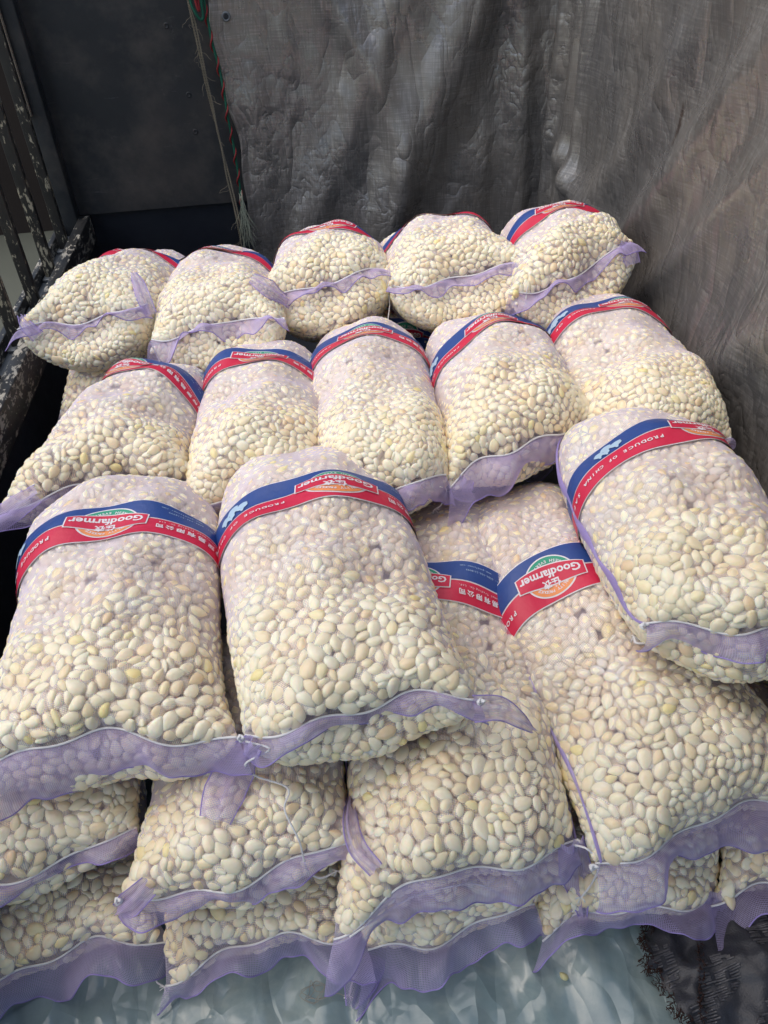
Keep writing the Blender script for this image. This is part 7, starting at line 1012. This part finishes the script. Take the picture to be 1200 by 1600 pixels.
def build_band(s, root):
    o = s.o; tb = o['band']; cx = o.get('bx', 0.0); full = o.get('full', True)
    bX, bY = o.get('bsx', 1.5), o.get('bsy', 1.25); wob = lambda S_: .010*np.sin(S_*7+s.ph[6])+.006*np.sin(S_*19+s.ph[7])*.5+o.get('btilt', 0)*S_+o.get('bcurve', 0)*(S_-o.get('bc0', 0))**2
    def put(name, mat, lift, X, Y, F, par, uv=False):
        S_ = cx-X*bX; t_ = tb+Y*bY+wob(S_)
        P = s.off(S_, t_, np.full_like(S_, .0042+.0008*lift)); me = fast_mesh(name, P, F)
        # face outwards
        ob = link(name, me, mat, None); ob.parent = par
        if par is root: ob.location = -root.location
        else: ob.location = (0, 0, 0)
        return ob
    a0, a1 = o.get('bspan', (-.46, .46))
    S_ = np.linspace(a0, a1, 140)
    def strip(name, mat, lift, y0, y1, par, n=9):
        Y, SS_ = np.meshgrid(np.linspace(y0, y1, n), S_, indexing='ij'); X = (cx-SS_)/bX
        return put(name, mat, lift, X.ravel(), Y.ravel(), np.array(grid_faces(len(S_), n)), par)
    b = strip('print_band', M_WHITE, 0, -BWID/2, BWID/2, root)
    strip('blue_stripe', M_BLUE, 1, -BWID/2+.0022, -.0015, b); strip('red_stripe', M_RED, 1, .0015, BWID/2-.0022, b)
    for name, mat, lift, V, F in ART[full]:
        put(name, mat, lift+1, V[:, 0], V[:, 1], F, b)
    return b

def build_hem(s, root):
    """loose net beyond the sewn mouth: starts on the seam, hangs and ripples"""
    o = s.o; n = 90; m = 14; r_ = np.random.default_rng(o.get('seed', 1)+50); ph = r_.uniform(0, 6.28, 10)
    u = np.linspace(-1.0, 1.0, n); hl = np.interp(u, *o['hem'])*(1+.12*np.sin(u*5+ph[8])+.06*np.sin(u*12.3+ph[9])+.03*np.sin(u*31)); down = o.get('down', .8)
    x = u; f = np.arcsin(np.clip(u, -1, 1)) ; base = s.pos(np.full(n, .99999), np.sign(u)*np.abs(f))
    # even spacing along the seam
    d = np.r_[0, np.cumsum(np.linalg.norm(np.diff(base, axis=0), axis=1))]; uu = np.linspace(0, d[-1], n)
    base = np.stack([np.interp(uu, d, base[:, k]) for k in range(3)], 1); u2 = np.linspace(-1, 1, n)
    s.seam = base.copy()
    base = base+s.A*.002
    Vv = []; UVv = []
    X = s.X1; Z = np.array([0, 0, 1.0]); Ah = s.A*[1, 1, 0]; Ah /= np.linalg.norm(Ah)
    for j in range(m):
        w_ = j/(m-1)
        rip = .024*np.sin(u2*6+ph[0]+w_*1.5)+.011*np.sin(u2*15+ph[1]-w_*2)+.002*np.sin(u2*31+ph[2])
        dn = down+.25*np.sin(u2*5+ph[3]); ang = dn*(.35+.65*w_)*1.35
        ang = np.clip(ang, -.4, 1.57)
        outv = (Ah[None, :]*np.cos(ang)[:, None]-Z[None, :]*np.sin(ang)[:, None])
        nrm = (Ah[None, :]*np.sin(ang)[:, None]+Z[None, :]*np.cos(ang)[:, None])
        lift_ = .006*math.sin(w_*math.pi*.9)+rip*w_**.8
        splay = X[None, :]*(u2*o.get('splay', .02)*w_)[:, None]
        P = base+outv*(hl*w_)[:, None]+nrm*lift_[:, None]+splay
        Vv.append(P); UVv.append(np.stack([uu, hl*w_], 1))
    P = np.concatenate(Vv); P[:, 2] = np.maximum(P[:, 2], .022+.004*np.sin(P[:, 0]*40))
    me = fast_mesh('hem', P, np.array(grid_faces(n, m))); set_uv(me, np.concatenate(UVv)); link('hem_flap', me, M_HEM, root)
    # hem's rolled free edge
    ed = [Vector(p) for p in P[(m-1)*n:]]; v, f_ = tube(ed, .0016, 5); link('rolled_edge', mesh('re', v, f_), M_SIDE, root)
    # sewn line
    sp = [Vector(p+s.A*.001+np.array([0, 0, .0028])) for p in base]; v, f_ = tube(sp, .0024, 6); link('seam_thread', mesh('st', v, f_), M_THREAD, root)

def build_string(s, root, P, r=.0022):
    v, f_ = twist_rope(smooth_path(P, 8), r, 3, .012, 5); link('tie_string', mesh('ts', v, f_), M_THREAD, root)

N_SINGLE = 300
tri_total = 0
def build_sack(s):
    global tri_total
    o = s.o; loc = Vector(((s.M+s.F)/2).tolist()); loc.z = min(p[2] for p in s.shell.reshape(-1, 3))
    root = tag(empty('garlic_sack', loc), o['label'], 'sack', 'net sacks of peeled garlic stacked in the truck bed'); s.root = root
    # cloves: the packed patch laid round the sack, once on top and twice at its sides
    q_ = o.get('cs', 1.2); cs = []; sgn = 1 if o.get('seed', 1) % 2 else -1
    shx = ((o.get('seed', 1)*.137) % .3)-.15
    for k in (-1, 0, 1):
        X = px*(sgn if True else 1); Y = py
        cs.append((px*q_+shx+k*.62*q_, k))
    Sx = np.concatenate([c_[0] for c_ in cs]); Ty = np.concatenate([py*q_]*3)+max(s.tl, s.tlb)/2+((o.get('seed', 1)*.071) % .03-.015); Zz = np.concatenate([pz]*3); R3 = np.concatenate([PR]*3); sc3 = np.concatenate([psc]*3)*q_; Zz = Zz*q_; vr = np.concatenate([pvar]*3)
    tm_ = s.tmax(Sx); sf_ = np.abs(np.sin(np.interp(Sx, s.sd, s.sf))); ok = (np.abs(Sx) < s.cl/2) & (Ty > .006) & (Ty < tm_-.007) & ~((Ty > tm_-.05) & (sf_ > .90)); Sx, Ty, Zz, R3, sc3, vr = Sx[ok], Ty[ok], Zz[ok], R3[ok], sc3[ok], vr[ok]
    es, et, nn = s.frame(Sx, Ty, .008); B = np.stack([es, et, -nn], 2); Rw = B@R3
    fr = Ty/s.tl; e_ = np.clip((fr-.58)/.22, 0, 1); e_ = e_*e_*(3-2*e_); poke = -.0014+e_*.0029
    P = s.st(Sx, Ty)-nn*(Zz-poke)[:, None]
    # in view or nearly so
    keep = np.zeros(len(P), bool)
    for c_ in VIEWS: keep |= ((c_-P)*nn).sum(1) > -.25*np.linalg.norm(c_-P, axis=1)
    x_, y_, z_ = project(P); keep &= (x_ > -260) & (x_ < 1460) & (y_ > -200) & (y_ < 1800)
    idx = np.nonzero(keep)[0]; idx = idx[np.argsort(Zz[idx])]
    gridh = {}; out = []; cell = .0145
    for i in idx:
        p = P[i]; k0 = (int(p[0]//cell), int(p[1]//cell), int(p[2]//cell)); bad = False
        rr = (.0095*sc3[i])**2
        for a in (-1, 0, 1):
            for b in (-1, 0, 1):
                for c_ in (-1, 0, 1):
                    for q in gridh.get((k0[0]+a, k0[1]+b, k0[2]+c_), ()):
                        if (q[0]-p[0])**2+(q[1]-p[1])**2+(q[2]-p[2])**2 < rr: bad = True; break
                    if bad: break
                if bad: break
            if bad: break
        if bad: continue
        gridh.setdefault(k0, []).append((p[0], p[1], p[2])); out.append(i)
    vis0 = []; vis1 = []
    for i in out:
        Pn = P[i]+nn[i]*.012
        if seen(Pn, 0) and -25 < x_[i] < 1225 and -25 < y_[i] < 1625: vis0.append(i)
        elif seen(Pn, 0) or seen(Pn, 1) or seen(Pn, 2): vis1.append(i)
    # the largest shown, outermost first
    toc = CAM-P; fac = np.clip((toc*nn).sum(1)/np.linalg.norm(toc, axis=1), .05, 1)
    score = {i: (Zz[i] < .0165*q_)*2+sc3[i]*fac[i]/z_[i]+.9*e_[i] for i in vis0}
    vis0.sort(key=lambda i: -score[i])
    singles = vis0[:N_SINGLE] if o.get('single', True) else []; mass = vis0[len(singles):]+vis1
    for i in singles:
        ob = bpy.data.objects.new('clove', CL_HI[vr[i]]); COL.objects.link(ob)
        Mx = Rw[i]*sc3[i]; p = P[i]
        ob.matrix_world = Matrix(((Mx[0][0], Mx[0][1], Mx[0][2], p[0]-loc.x), (Mx[1][0], Mx[1][1], Mx[1][2], p[1]-loc.y), (Mx[2][0], Mx[2][1], Mx[2][2], p[2]-loc.z), (0, 0, 0, 1)))
        ob.parent = root
    VV = []; FF = []; TT = []; n = 0
    for i in mass:
        V, F = CL_LO[vr[i]]; VV.append(V@(Rw[i].T*sc3[i])+P[i]); FF.append(F+n); n += len(V); TT.append(np.full(len(V), rng.random()))
    if VV:
        me = fast_mesh('clove_mass', np.concatenate(VV), np.concatenate(FF)); at_ = me.attributes.new('tint', 'FLOAT', 'POINT'); at_.data.foreach_set('value', np.concatenate(TT).astype(np.float32))
        ob = link('clove_mass', me, M_MASS, root); ob['kind'] = 'stuff'; tri_total += len(me.polygons)
    # inner filling that the cloves rest against
    me = fast_mesh('filling', s.inner_shell(.030), np.array(grid_faces(40, 30, True))); ob = link('inner_filling', me, M_CORE, root); ob['kind'] = 'stuff'
    # the net itself
    f = np.linspace(-math.pi, math.pi, 121); t = np.r_[np.linspace(0, s.tl, 110)]
    FF_, TT_ = np.meshgrid(f, t); P = s.pos(np.interp(TT_, s.td, s.tv), FF_); SSs = np.interp(FF_, s.sf, s.sd)
    me = fast_mesh('net', P.reshape(-1, 3), np.array(grid_faces(121, 110))); set_uv(me, np.stack([SSs.ravel(), TT_.ravel()], 1)); link('net_bag', me, M_NET, root)
    if 'hem' in o: build_hem(s, root)
    if 'band' in o: build_band(s, root)
    for side in o.get('selvedge', ()):
        S0 = side*(s.cl/4); t_ = np.linspace(.05, s.tl-.02, 60); w_ = np.linspace(-1, 1, 5)
        ww, tt = np.meshgrid(w_, t_); wd = o.get('selv_w', .0045)*(1+.45*np.sin(tt*31+s.ph[8])); Sx_ = S0+o.get('selv_shift', 0)*side+ww*wd+.006*np.sin(tt*11+s.ph[9])
        P = s.off(Sx_, tt, .004+.004*(1-ww**2)); me = fast_mesh('selvedge', P.reshape(-1, 3), np.array(grid_faces(5, 60))); set_uv(me, np.stack([Sx_.ravel(), tt.ravel()], 1)); link('side_seam', me, M_HEM2, root)
    return root
M_HEM2 = net_mat('lilac_net_gathered', (.45, .38, .76), .72, .0030, .2, .05)

for s in sacks: build_sack(s)
print('mass triangles', tri_total, 'objects', len(bpy.data.objects))
# ------------------------------------------------------------------ strings and loose corners of net on the sacks
BY = {s.name: s for s in sacks}
DETAILS = [
 ('C2', 'string', [(-0.194, 0.866, 0.548), (-0.15, 0.845, 0.545), (-0.182, 0.85, 0.515), (-0.204, 0.855, 0.487), (-0.192, 0.866, 0.427), (-0.131, 0.833, 0.421), (-0.14, 0.795, 0.41), (-0.119, 0.75, 0.368), (-0.113, 0.727, 0.301), (-0.09, 0.721, 0.265), (-0.055, 0.735, 0.255)], 0.0024),
 ('B3', 'string', [(0.423, 0.705, 0.271), (0.441, 0.681, 0.294), (0.467, 0.668, 0.251), (0.46, 0.664, 0.175), (0.436, 0.65, 0.152)], 0.0026),
 ('B3', 'string', [(-0.044, 0.611, 0.243), (0.035, 0.653, 0.228), (0.107, 0.702, 0.166), (0.219, 0.697, 0.185), (0.284, 0.666, 0.169), (0.354, 0.684, 0.14)], 0.0024),
 ('A3', 'string', [(-0.04, 0.66, 0.03), (-0.047, 0.623, 0.03), (-0.063, 0.583, 0.03)], 0.0022),
 ('D3', 'string', [(0.301, 1.489, 0.604), (0.322, 1.509, 0.575), (0.308, 1.503, 0.535), (0.295, 1.527, 0.5)], 0.002),
 ('A1', 'string', [(-0.427, 0.738, 0.086), (-0.449, 0.71, 0.03), (-0.462, 0.674, 0.03), (-0.442, 0.656, 0.03)], 0.0022),
 ('E2', 'string', [(-0.462, 2.245, 0.697), (-0.448, 2.229, 0.649), (-0.434, 2.191, 0.636)], 0.0022),
 ('E3', 'string', [(0.302, 2.423, 0.753), (0.31, 2.415, 0.677), (0.294, 2.357, 0.637)], 0.0022),
 ('E4', 'string', [(0.704, 2.161, 0.804), (0.698, 2.151, 0.777), (0.696, 2.136, 0.758)], 0.0022),
 ('C3', 'string', [(0.646, 1.038, 0.494), (0.64, 1.031, 0.516), (0.68, 1.006, 0.522), (0.695, 0.983, 0.528), (0.619, 0.969, 0.545), (0.617, 0.992, 0.542)], 0.0028),
 ('C2', 'ear', [(-0.173, 0.855, 0.559), (-0.221, 0.891, 0.445), (-0.255, 0.84, 0.425), (-0.274, 0.795, 0.411)], (0.04, 0.075, 0.08, 0.06)),
 ('C2', 'ear', [(0.24, 0.855, 0.564), (0.294, 0.86, 0.546), (0.335, 0.852, 0.51), (0.362, 0.848, 0.477)], (0.05, 0.045, 0.03, 0.012)),
 ('E1', 'ear', [(-0.823, 2.358, 0.705), (-0.847, 2.369, 0.733), (-0.87, 2.414, 0.752)], (0.045, 0.04, 0.02)),
 ('E1', 'ear', [(-0.467, 2.387, 0.727), (-0.484, 2.416, 0.775), (-0.5, 2.469, 0.802), (-0.514, 2.504, 0.823)], (0.035, 0.045, 0.04, 0.02)),
 ('D1', 'ear', [(-0.714, 1.652, 0.607), (-0.781, 1.65, 0.574), (-0.841, 1.652, 0.538)], (0.05, 0.07, 0.07)),
 ('E3', 'ear', [(-0.033, 2.392, 0.722), (-0.08, 2.346, 0.79), (-0.131, 2.37, 0.824)], (0.05, 0.06, 0.03)),
 ('E5', 'ear', [(1.101, 2.303, 0.777), (1.09, 2.331, 0.812), (1.048, 2.322, 0.839)], (0.05, 0.06, 0.05)),
 ('B2', 'ear', [(-0.007, 0.874, 0.301), (-0.017, 0.789, 0.342), (-0.009, 0.732, 0.344), (0.022, 0.684, 0.339)], (0.018, 0.03, 0.035, 0.03)),
 ('B2', 'ear', [(-0.408, 0.727, 0.333), (-0.457, 0.721, 0.284), (-0.487, 0.725, 0.254)], (0.04, 0.05, 0.03)),
 ('B3', 'ear', [(0.418, 0.706, 0.286), (0.436, 0.694, 0.171), (0.44, 0.631, 0.092)], (0.05, 0.07, 0.012)),
 ('A3', 'ear', [(-0.015, 0.656, 0.03), (-0.039, 0.604, 0.03), (-0.062, 0.56, 0.03)], (0.09, 0.07, 0.02)),
 ('A5', 'ear', [(0.728, 0.643, 0.089), (0.743, 0.603, 0.03), (0.725, 0.548, 0.03)], (0.08, 0.07, 0.015)),
 ('D4', 'ear', [(0.376, 1.512, 0.604), (0.363, 1.51, 0.569), (0.39, 1.506, 0.537)], (0.04, 0.06, 0.02)),
 ('C3', 'ear', [(0.882, 2.25, 0.03), (0.8, 2.185, 0.03), (0.734, 2.197, 0.067)], (0.03, 0.035, 0.02)),
]
def ear_mesh(P, wds, seed):
    r_ = random.Random(seed); path = smooth_path(P, 7); n = len(path); m = 9; ws = np.interp(np.linspace(0, 1, n), np.linspace(0, 1, len(wds)), wds); V = []; UVv = []; L = 0
    a1, a2 = r_.uniform(0, 6), r_.uniform(0, 6)
    for i, p in enumerate(path):
        d = (path[min(i+1, n-1)]-path[max(i-1, 0)]).normalized(); view = Vector((0, -.55, .84)); side = d.cross(view).normalized(); up_ = side.cross(d).normalized()
        if up_.dot(view) < 0: up_ = -up_
        if i: L += (p-path[i-1]).length
        for j in range(m):
            u = j/(m-1)*2-1
            h = .006*math.sin(u*6+a1+i*.12)+.004*math.sin(u*11+a2)+.006*(1-u*u)
            V.append(p+side*(u*ws[i]/2)+up_*h); UVv.append((u*ws[i]/2, L))
    me = mesh('ear', V, grid_faces(m, n)); set_uv(me, UVv); return me, [V[i*m] for i in range(n)], [V[i*m+m-1] for i in range(n)]
for k_, (nm, kind, P, wd) in enumerate(DETAILS):
    root = BY[nm].root
    if kind == 'string':
        build_string(BY[nm], root, P, wd*.85)
        # fluffy knotted end
        v, f = [], []; e = Vector(P[-1]); r_ = random.Random(k_)
        for q in range(7):
            d = Vector((r_.uniform(-1, 1), r_.uniform(-1, .2), r_.uniform(-.6, .3))).normalized(); v1, f1 = tube([e, e+d*.006, e+d*.012+Vector((0, 0, -.003))], .0009, 4); o_ = len(v); v += v1; f += [tuple(a+o_ for a in g_) for g_ in f1]
        link('frayed_string_end', mesh('fs', v, f), M_THREAD, root)['kind'] = 'stuff'
    else:
        me, e1, e2 = ear_mesh(P, wd, k_+3); link('hem_corner', me, M_HEM, root)
        for e in (e1, e2):
            v, f = tube(e, .0013, 5); link('corner_edge', mesh('ce', v, f), M_SIDE, root)

# small fluffy knots of thread where the mouths are tied
def knot(root, c, r=.011, seed=0):
    r_ = random.Random(seed); P = [Vector(c)+Vector((math.cos(a*1.7)*r*r_.uniform(.5, 1), math.sin(a*2.3)*r*r_.uniform(.4, .8), math.sin(a*1.1)*r*.7)) for a in range(11)]
    v, f = tube(smooth_path(P, 4), .0022, 6); link('knot', mesh('kn', v, f), M_THREAD, root)
for nm, side, sd_ in (('C2', 1, 1), ('B4', -1, 2), ('B3', 1, 3), ('C3', -1, 4), ('B2', 1, 5), ('B2', -1, 6), ('C2', -1, 7), ('E2', 1, 8)):
    s = BY[nm]; P = s.pos(np.array([.9999]), np.array([side*math.pi/2]))[0]; knot(s.root, P+np.array([0, -.01, .004])+s.X1*side*.006, .009, sd_)

# ------------------------------------------------------------------ torn black woven scrap, fallen clove, tangle of twine
OUT = [(0.570, .600), (0.590, .622), (.612, .612), (.634, .632), (.66, .628), (.69, .650), (0.73, 0.648), (.80, .655), (0.877, 0.650), (0.991, 0.63), (1.05, .36), (0.826, 0.336), (0.61, 0.36), (.600, .392), (.588, .41), (0.590, 0.440), (.572, .452), (.583, .478), (0.566, 0.508), (.574, .528), (.556, .532), (0.551, 0.545), (.564, .562), (.560, .585)]
def inside(x, y, P):
    c_ = False; j = len(P)-1
    for i in range(len(P)):
        if (P[i][1] > y) != (P[j][1] > y) and x < (P[j][0]-P[i][0])*(y-P[i][1])/(P[j][1]-P[i][1])+P[i][0]: c_ = not c_
        j = i
    return c_
M_BLACKW = flat_mat('black_woven_plastic', (.030, .032, .042), .42, .5, .5, 20, .5, 300)
M_BLACKE = flat_mat('rusty_frayed_edge', (.045, .022, .018), .8, .2, .5, 60, .6, 300)
scr = empty('woven_scrap', (.75, .5, .03)); tag(scr, 'torn black woven plastic scrap with a frayed rusty brown edge lying on the sheet', 'plastic scrap')
def scrap_z(x, y): return .036+.016*noise.noise((x*20, y*15, 5))+.05*math.exp(-((x-.80)/.10)**2-((y-.50)/.12)**2)+.010*noise.noise((x*14, y*14, 3))+.006*noise.noise((x*40, y*30, 8))+.014*math.exp(-((x-.64-(y-.5)*.6)/.03)**2)
st = .0055
xs = np.arange(.54, 1.07, st); ys = np.arange(.32, .67, st)
V = []; F = []; ix = {}
for i, x in enumerate(xs):
    for j, y in enumerate(ys):
        jx = x+.002*math.sin(y*190+x*60); jy = y+.002*math.sin(x*170+y*40)
        if inside(x, y, OUT): ix[(i, j)] = len(V); V.append((jx, jy, scrap_z(x, y)))
for (i, j), a in ix.items():
    q = [ix.get(k) for k in ((i, j), (i+1, j), (i+1, j+1), (i, j+1))]
    if None not in q: F.append(tuple(q))
b_ = link('woven_cloth', mesh('wc', V, F), M_BLACKW, scr)
# raised flat tapes of the weave
M_TAPE = flat_mat('grey_black_tape', (.06, .06, .072), .30, .7, .6, 40, .4, 500)
v, f = [], []
def tape(P, wd):
    global v, f
    o_ = len(v); n = len(P)
    for i, p in enumerate(P):
        d = (P[min(i+1, n-1)]-P[max(i-1, 0)]).normalized(); sd_ = d.cross(Vector((0, 0, 1))).normalized()
        v += [p-sd_*wd/2, p+Vector((0, 0, .0012)), p+sd_*wd/2]
    for i in range(n-1):
        for a in (0, 1): f.append((o_+i*3+a, o_+i*3+a+1, o_+i*3+a+4, o_+i*3+a+3))
for fam in (0, 1):
    for k in range(80 if fam == 0 else 0):
        P = []
        if fam == 0 and k % 7 == 6: continue
        for q in range(110):
            if fam == 0: x = .55+q*.0048; y = .335+k*.0044+.030*math.sin((x-.56)*6+.4)+.006*noise.noise((x*14, k*.3, 1))
            else: y = .33+q*.0035; x = .560+k*.030+.38*(y-.33)-.5*(y-.33)**2+.003*noise.noise((y*9, k*.6, 4))
            gap = fam == 0 and (abs(((x-.560-.38*(y-.33)+.5*(y-.33)**2)/.030) % 1-.5) > .45 or noise.noise((x*13, y*13, 9)) < .02)
            if gap or not inside(x, y, OUT) or not inside(x-.01, y, OUT) or not inside(x, y-.008, OUT):
                if len(P) > 2: tape(P, .0036 if fam == 0 else .0030)
                P = []; continue
            P.append(Vector((x, y, scrap_z(x, y)+.0022+.0006*math.sin(q*2.1+k*math.pi))))
        if len(P) > 2: tape(P, .0036 if fam == 0 else .0030)
tb_ = link('weave_tapes', mesh('wt', v, f), M_TAPE, scr); tb_['kind'] = 'stuff'
v, f = [], []; r_ = random.Random(8)
edge = [Vector((a, b, 0)) for a, b in OUT[12:]+OUT[:4]]
ep_ = smooth_path(edge, 6)
for i, p in enumerate(ep_):
    for q in range(3):
        b0 = Vector((p.x+r_.uniform(-.006, .010), p.y+r_.uniform(-.008, .008), scrap_z(p.x, p.y)+r_.uniform(-.004, .004))); d = Vector((r_.uniform(-1, .6), r_.uniform(-1, 1), r_.uniform(-.3, .5))).normalized(); P = [b0]
        for w_ in range(4): P.append(P[-1]+d*r_.uniform(.002, .005)); d = (d+Vector((r_.uniform(-.8, .8), r_.uniform(-.8, .8), r_.uniform(-.7, .3)))).normalized()
        for pp in P: pp.z = max(pp.z, .022)
        v1, f1 = tube(P, .0009, 4); o_ = len(v); v += v1; f += [tuple(a+o_ for a in g_) for g_ in f1]
link('frayed_edge', mesh('fe', v, f), M_BLACKE, scr)['kind'] = 'stuff'
# rusty seam line running up the scrap
v, f = [], []
for i in range(60):
    y = .40+i*.0042; x = .605+(y-.40)*.42
    if not inside(x, y, OUT): continue
    for q in range(2):
        b0 = Vector((x+r_.uniform(-.006, .006), y, scrap_z(x, y)+.005)); d = Vector((r_.uniform(-1, 1), r_.uniform(-1, 1), .3)).normalized()
        v1, f1 = tube([b0, b0+d*.004, b0+d*.007+Vector((0, 0, -.002))], .0010, 4); o_ = len(v); v += v1; f += [tuple(a+o_ for a in g_) for g_ in f1]
link('rusty_stitching', mesh('rs', v, f), M_BLACKE, scr)['kind'] = 'stuff'

cv, cf = clove_geo(1, 16, 12); me = fast_mesh('fc', cv*.62, cf)
fc = link('fallen_clove', me, flat_mat('yellowed_clove', (.62, .58, .30), .35, .5, .4, 60, .1)); fc.location = (.381, .551, .030); fc.rotation_euler = (.2, .1, 2.2)
tag(fc, 'single yellowed garlic clove fallen on the plastic sheet', 'garlic clove')
P = []; r_ = random.Random(3)
for a in range(26):
    t = a*.95+r_.uniform(-.5, .5); P.append(Vector((-.128+math.cos(t)*.026*r_.uniform(.15, 1.2)-.005*(a % 3), .598+math.sin(t)*.020*r_.uniform(.1, 1.2), .030+r_.uniform(0, .006))))
P += [Vector((-.105, .588, .03)), Vector((-.085, .590, .03)), Vector((-.065, .580, .028)), Vector((-.045, .578, .028))]
v, f = tube(smooth_path(P, 5), .0007, 5); tg = link('twine_tangle', mesh('tt', v, f), flat_mat('grey_twine', (.28, .27, .24), .9)); tag(tg, 'small grey tangle of twine lying on the plastic sheet', 'twine')

# ------------------------------------------------------------------ added roof out of view behind the camera, to shade the front of the load
V = []; nx_, ny_ = 60, 60
for j in range(ny_):
    for i in range(nx_):
        x = -1.35+i/(nx_-1)*2.9; y = -3.0+j/(ny_-1)*3.75
        V.append((x, y, 2.62+.10*math.cos((x-.1)*1.1)-.04*math.cos(y*6.0)+.02*noise.noise((x*3, y*3, 0))))
rm = mesh('shade_roof', V, grid_faces(nx_, ny_)); set_uv(rm, [(p[0], p[1]) for p in V])
rf = link('added_shade_tarp', rm, M_TARP); tag(rf, 'unseen tarpaulin added above the camera to shade the front of the load', 'tarpaulin')
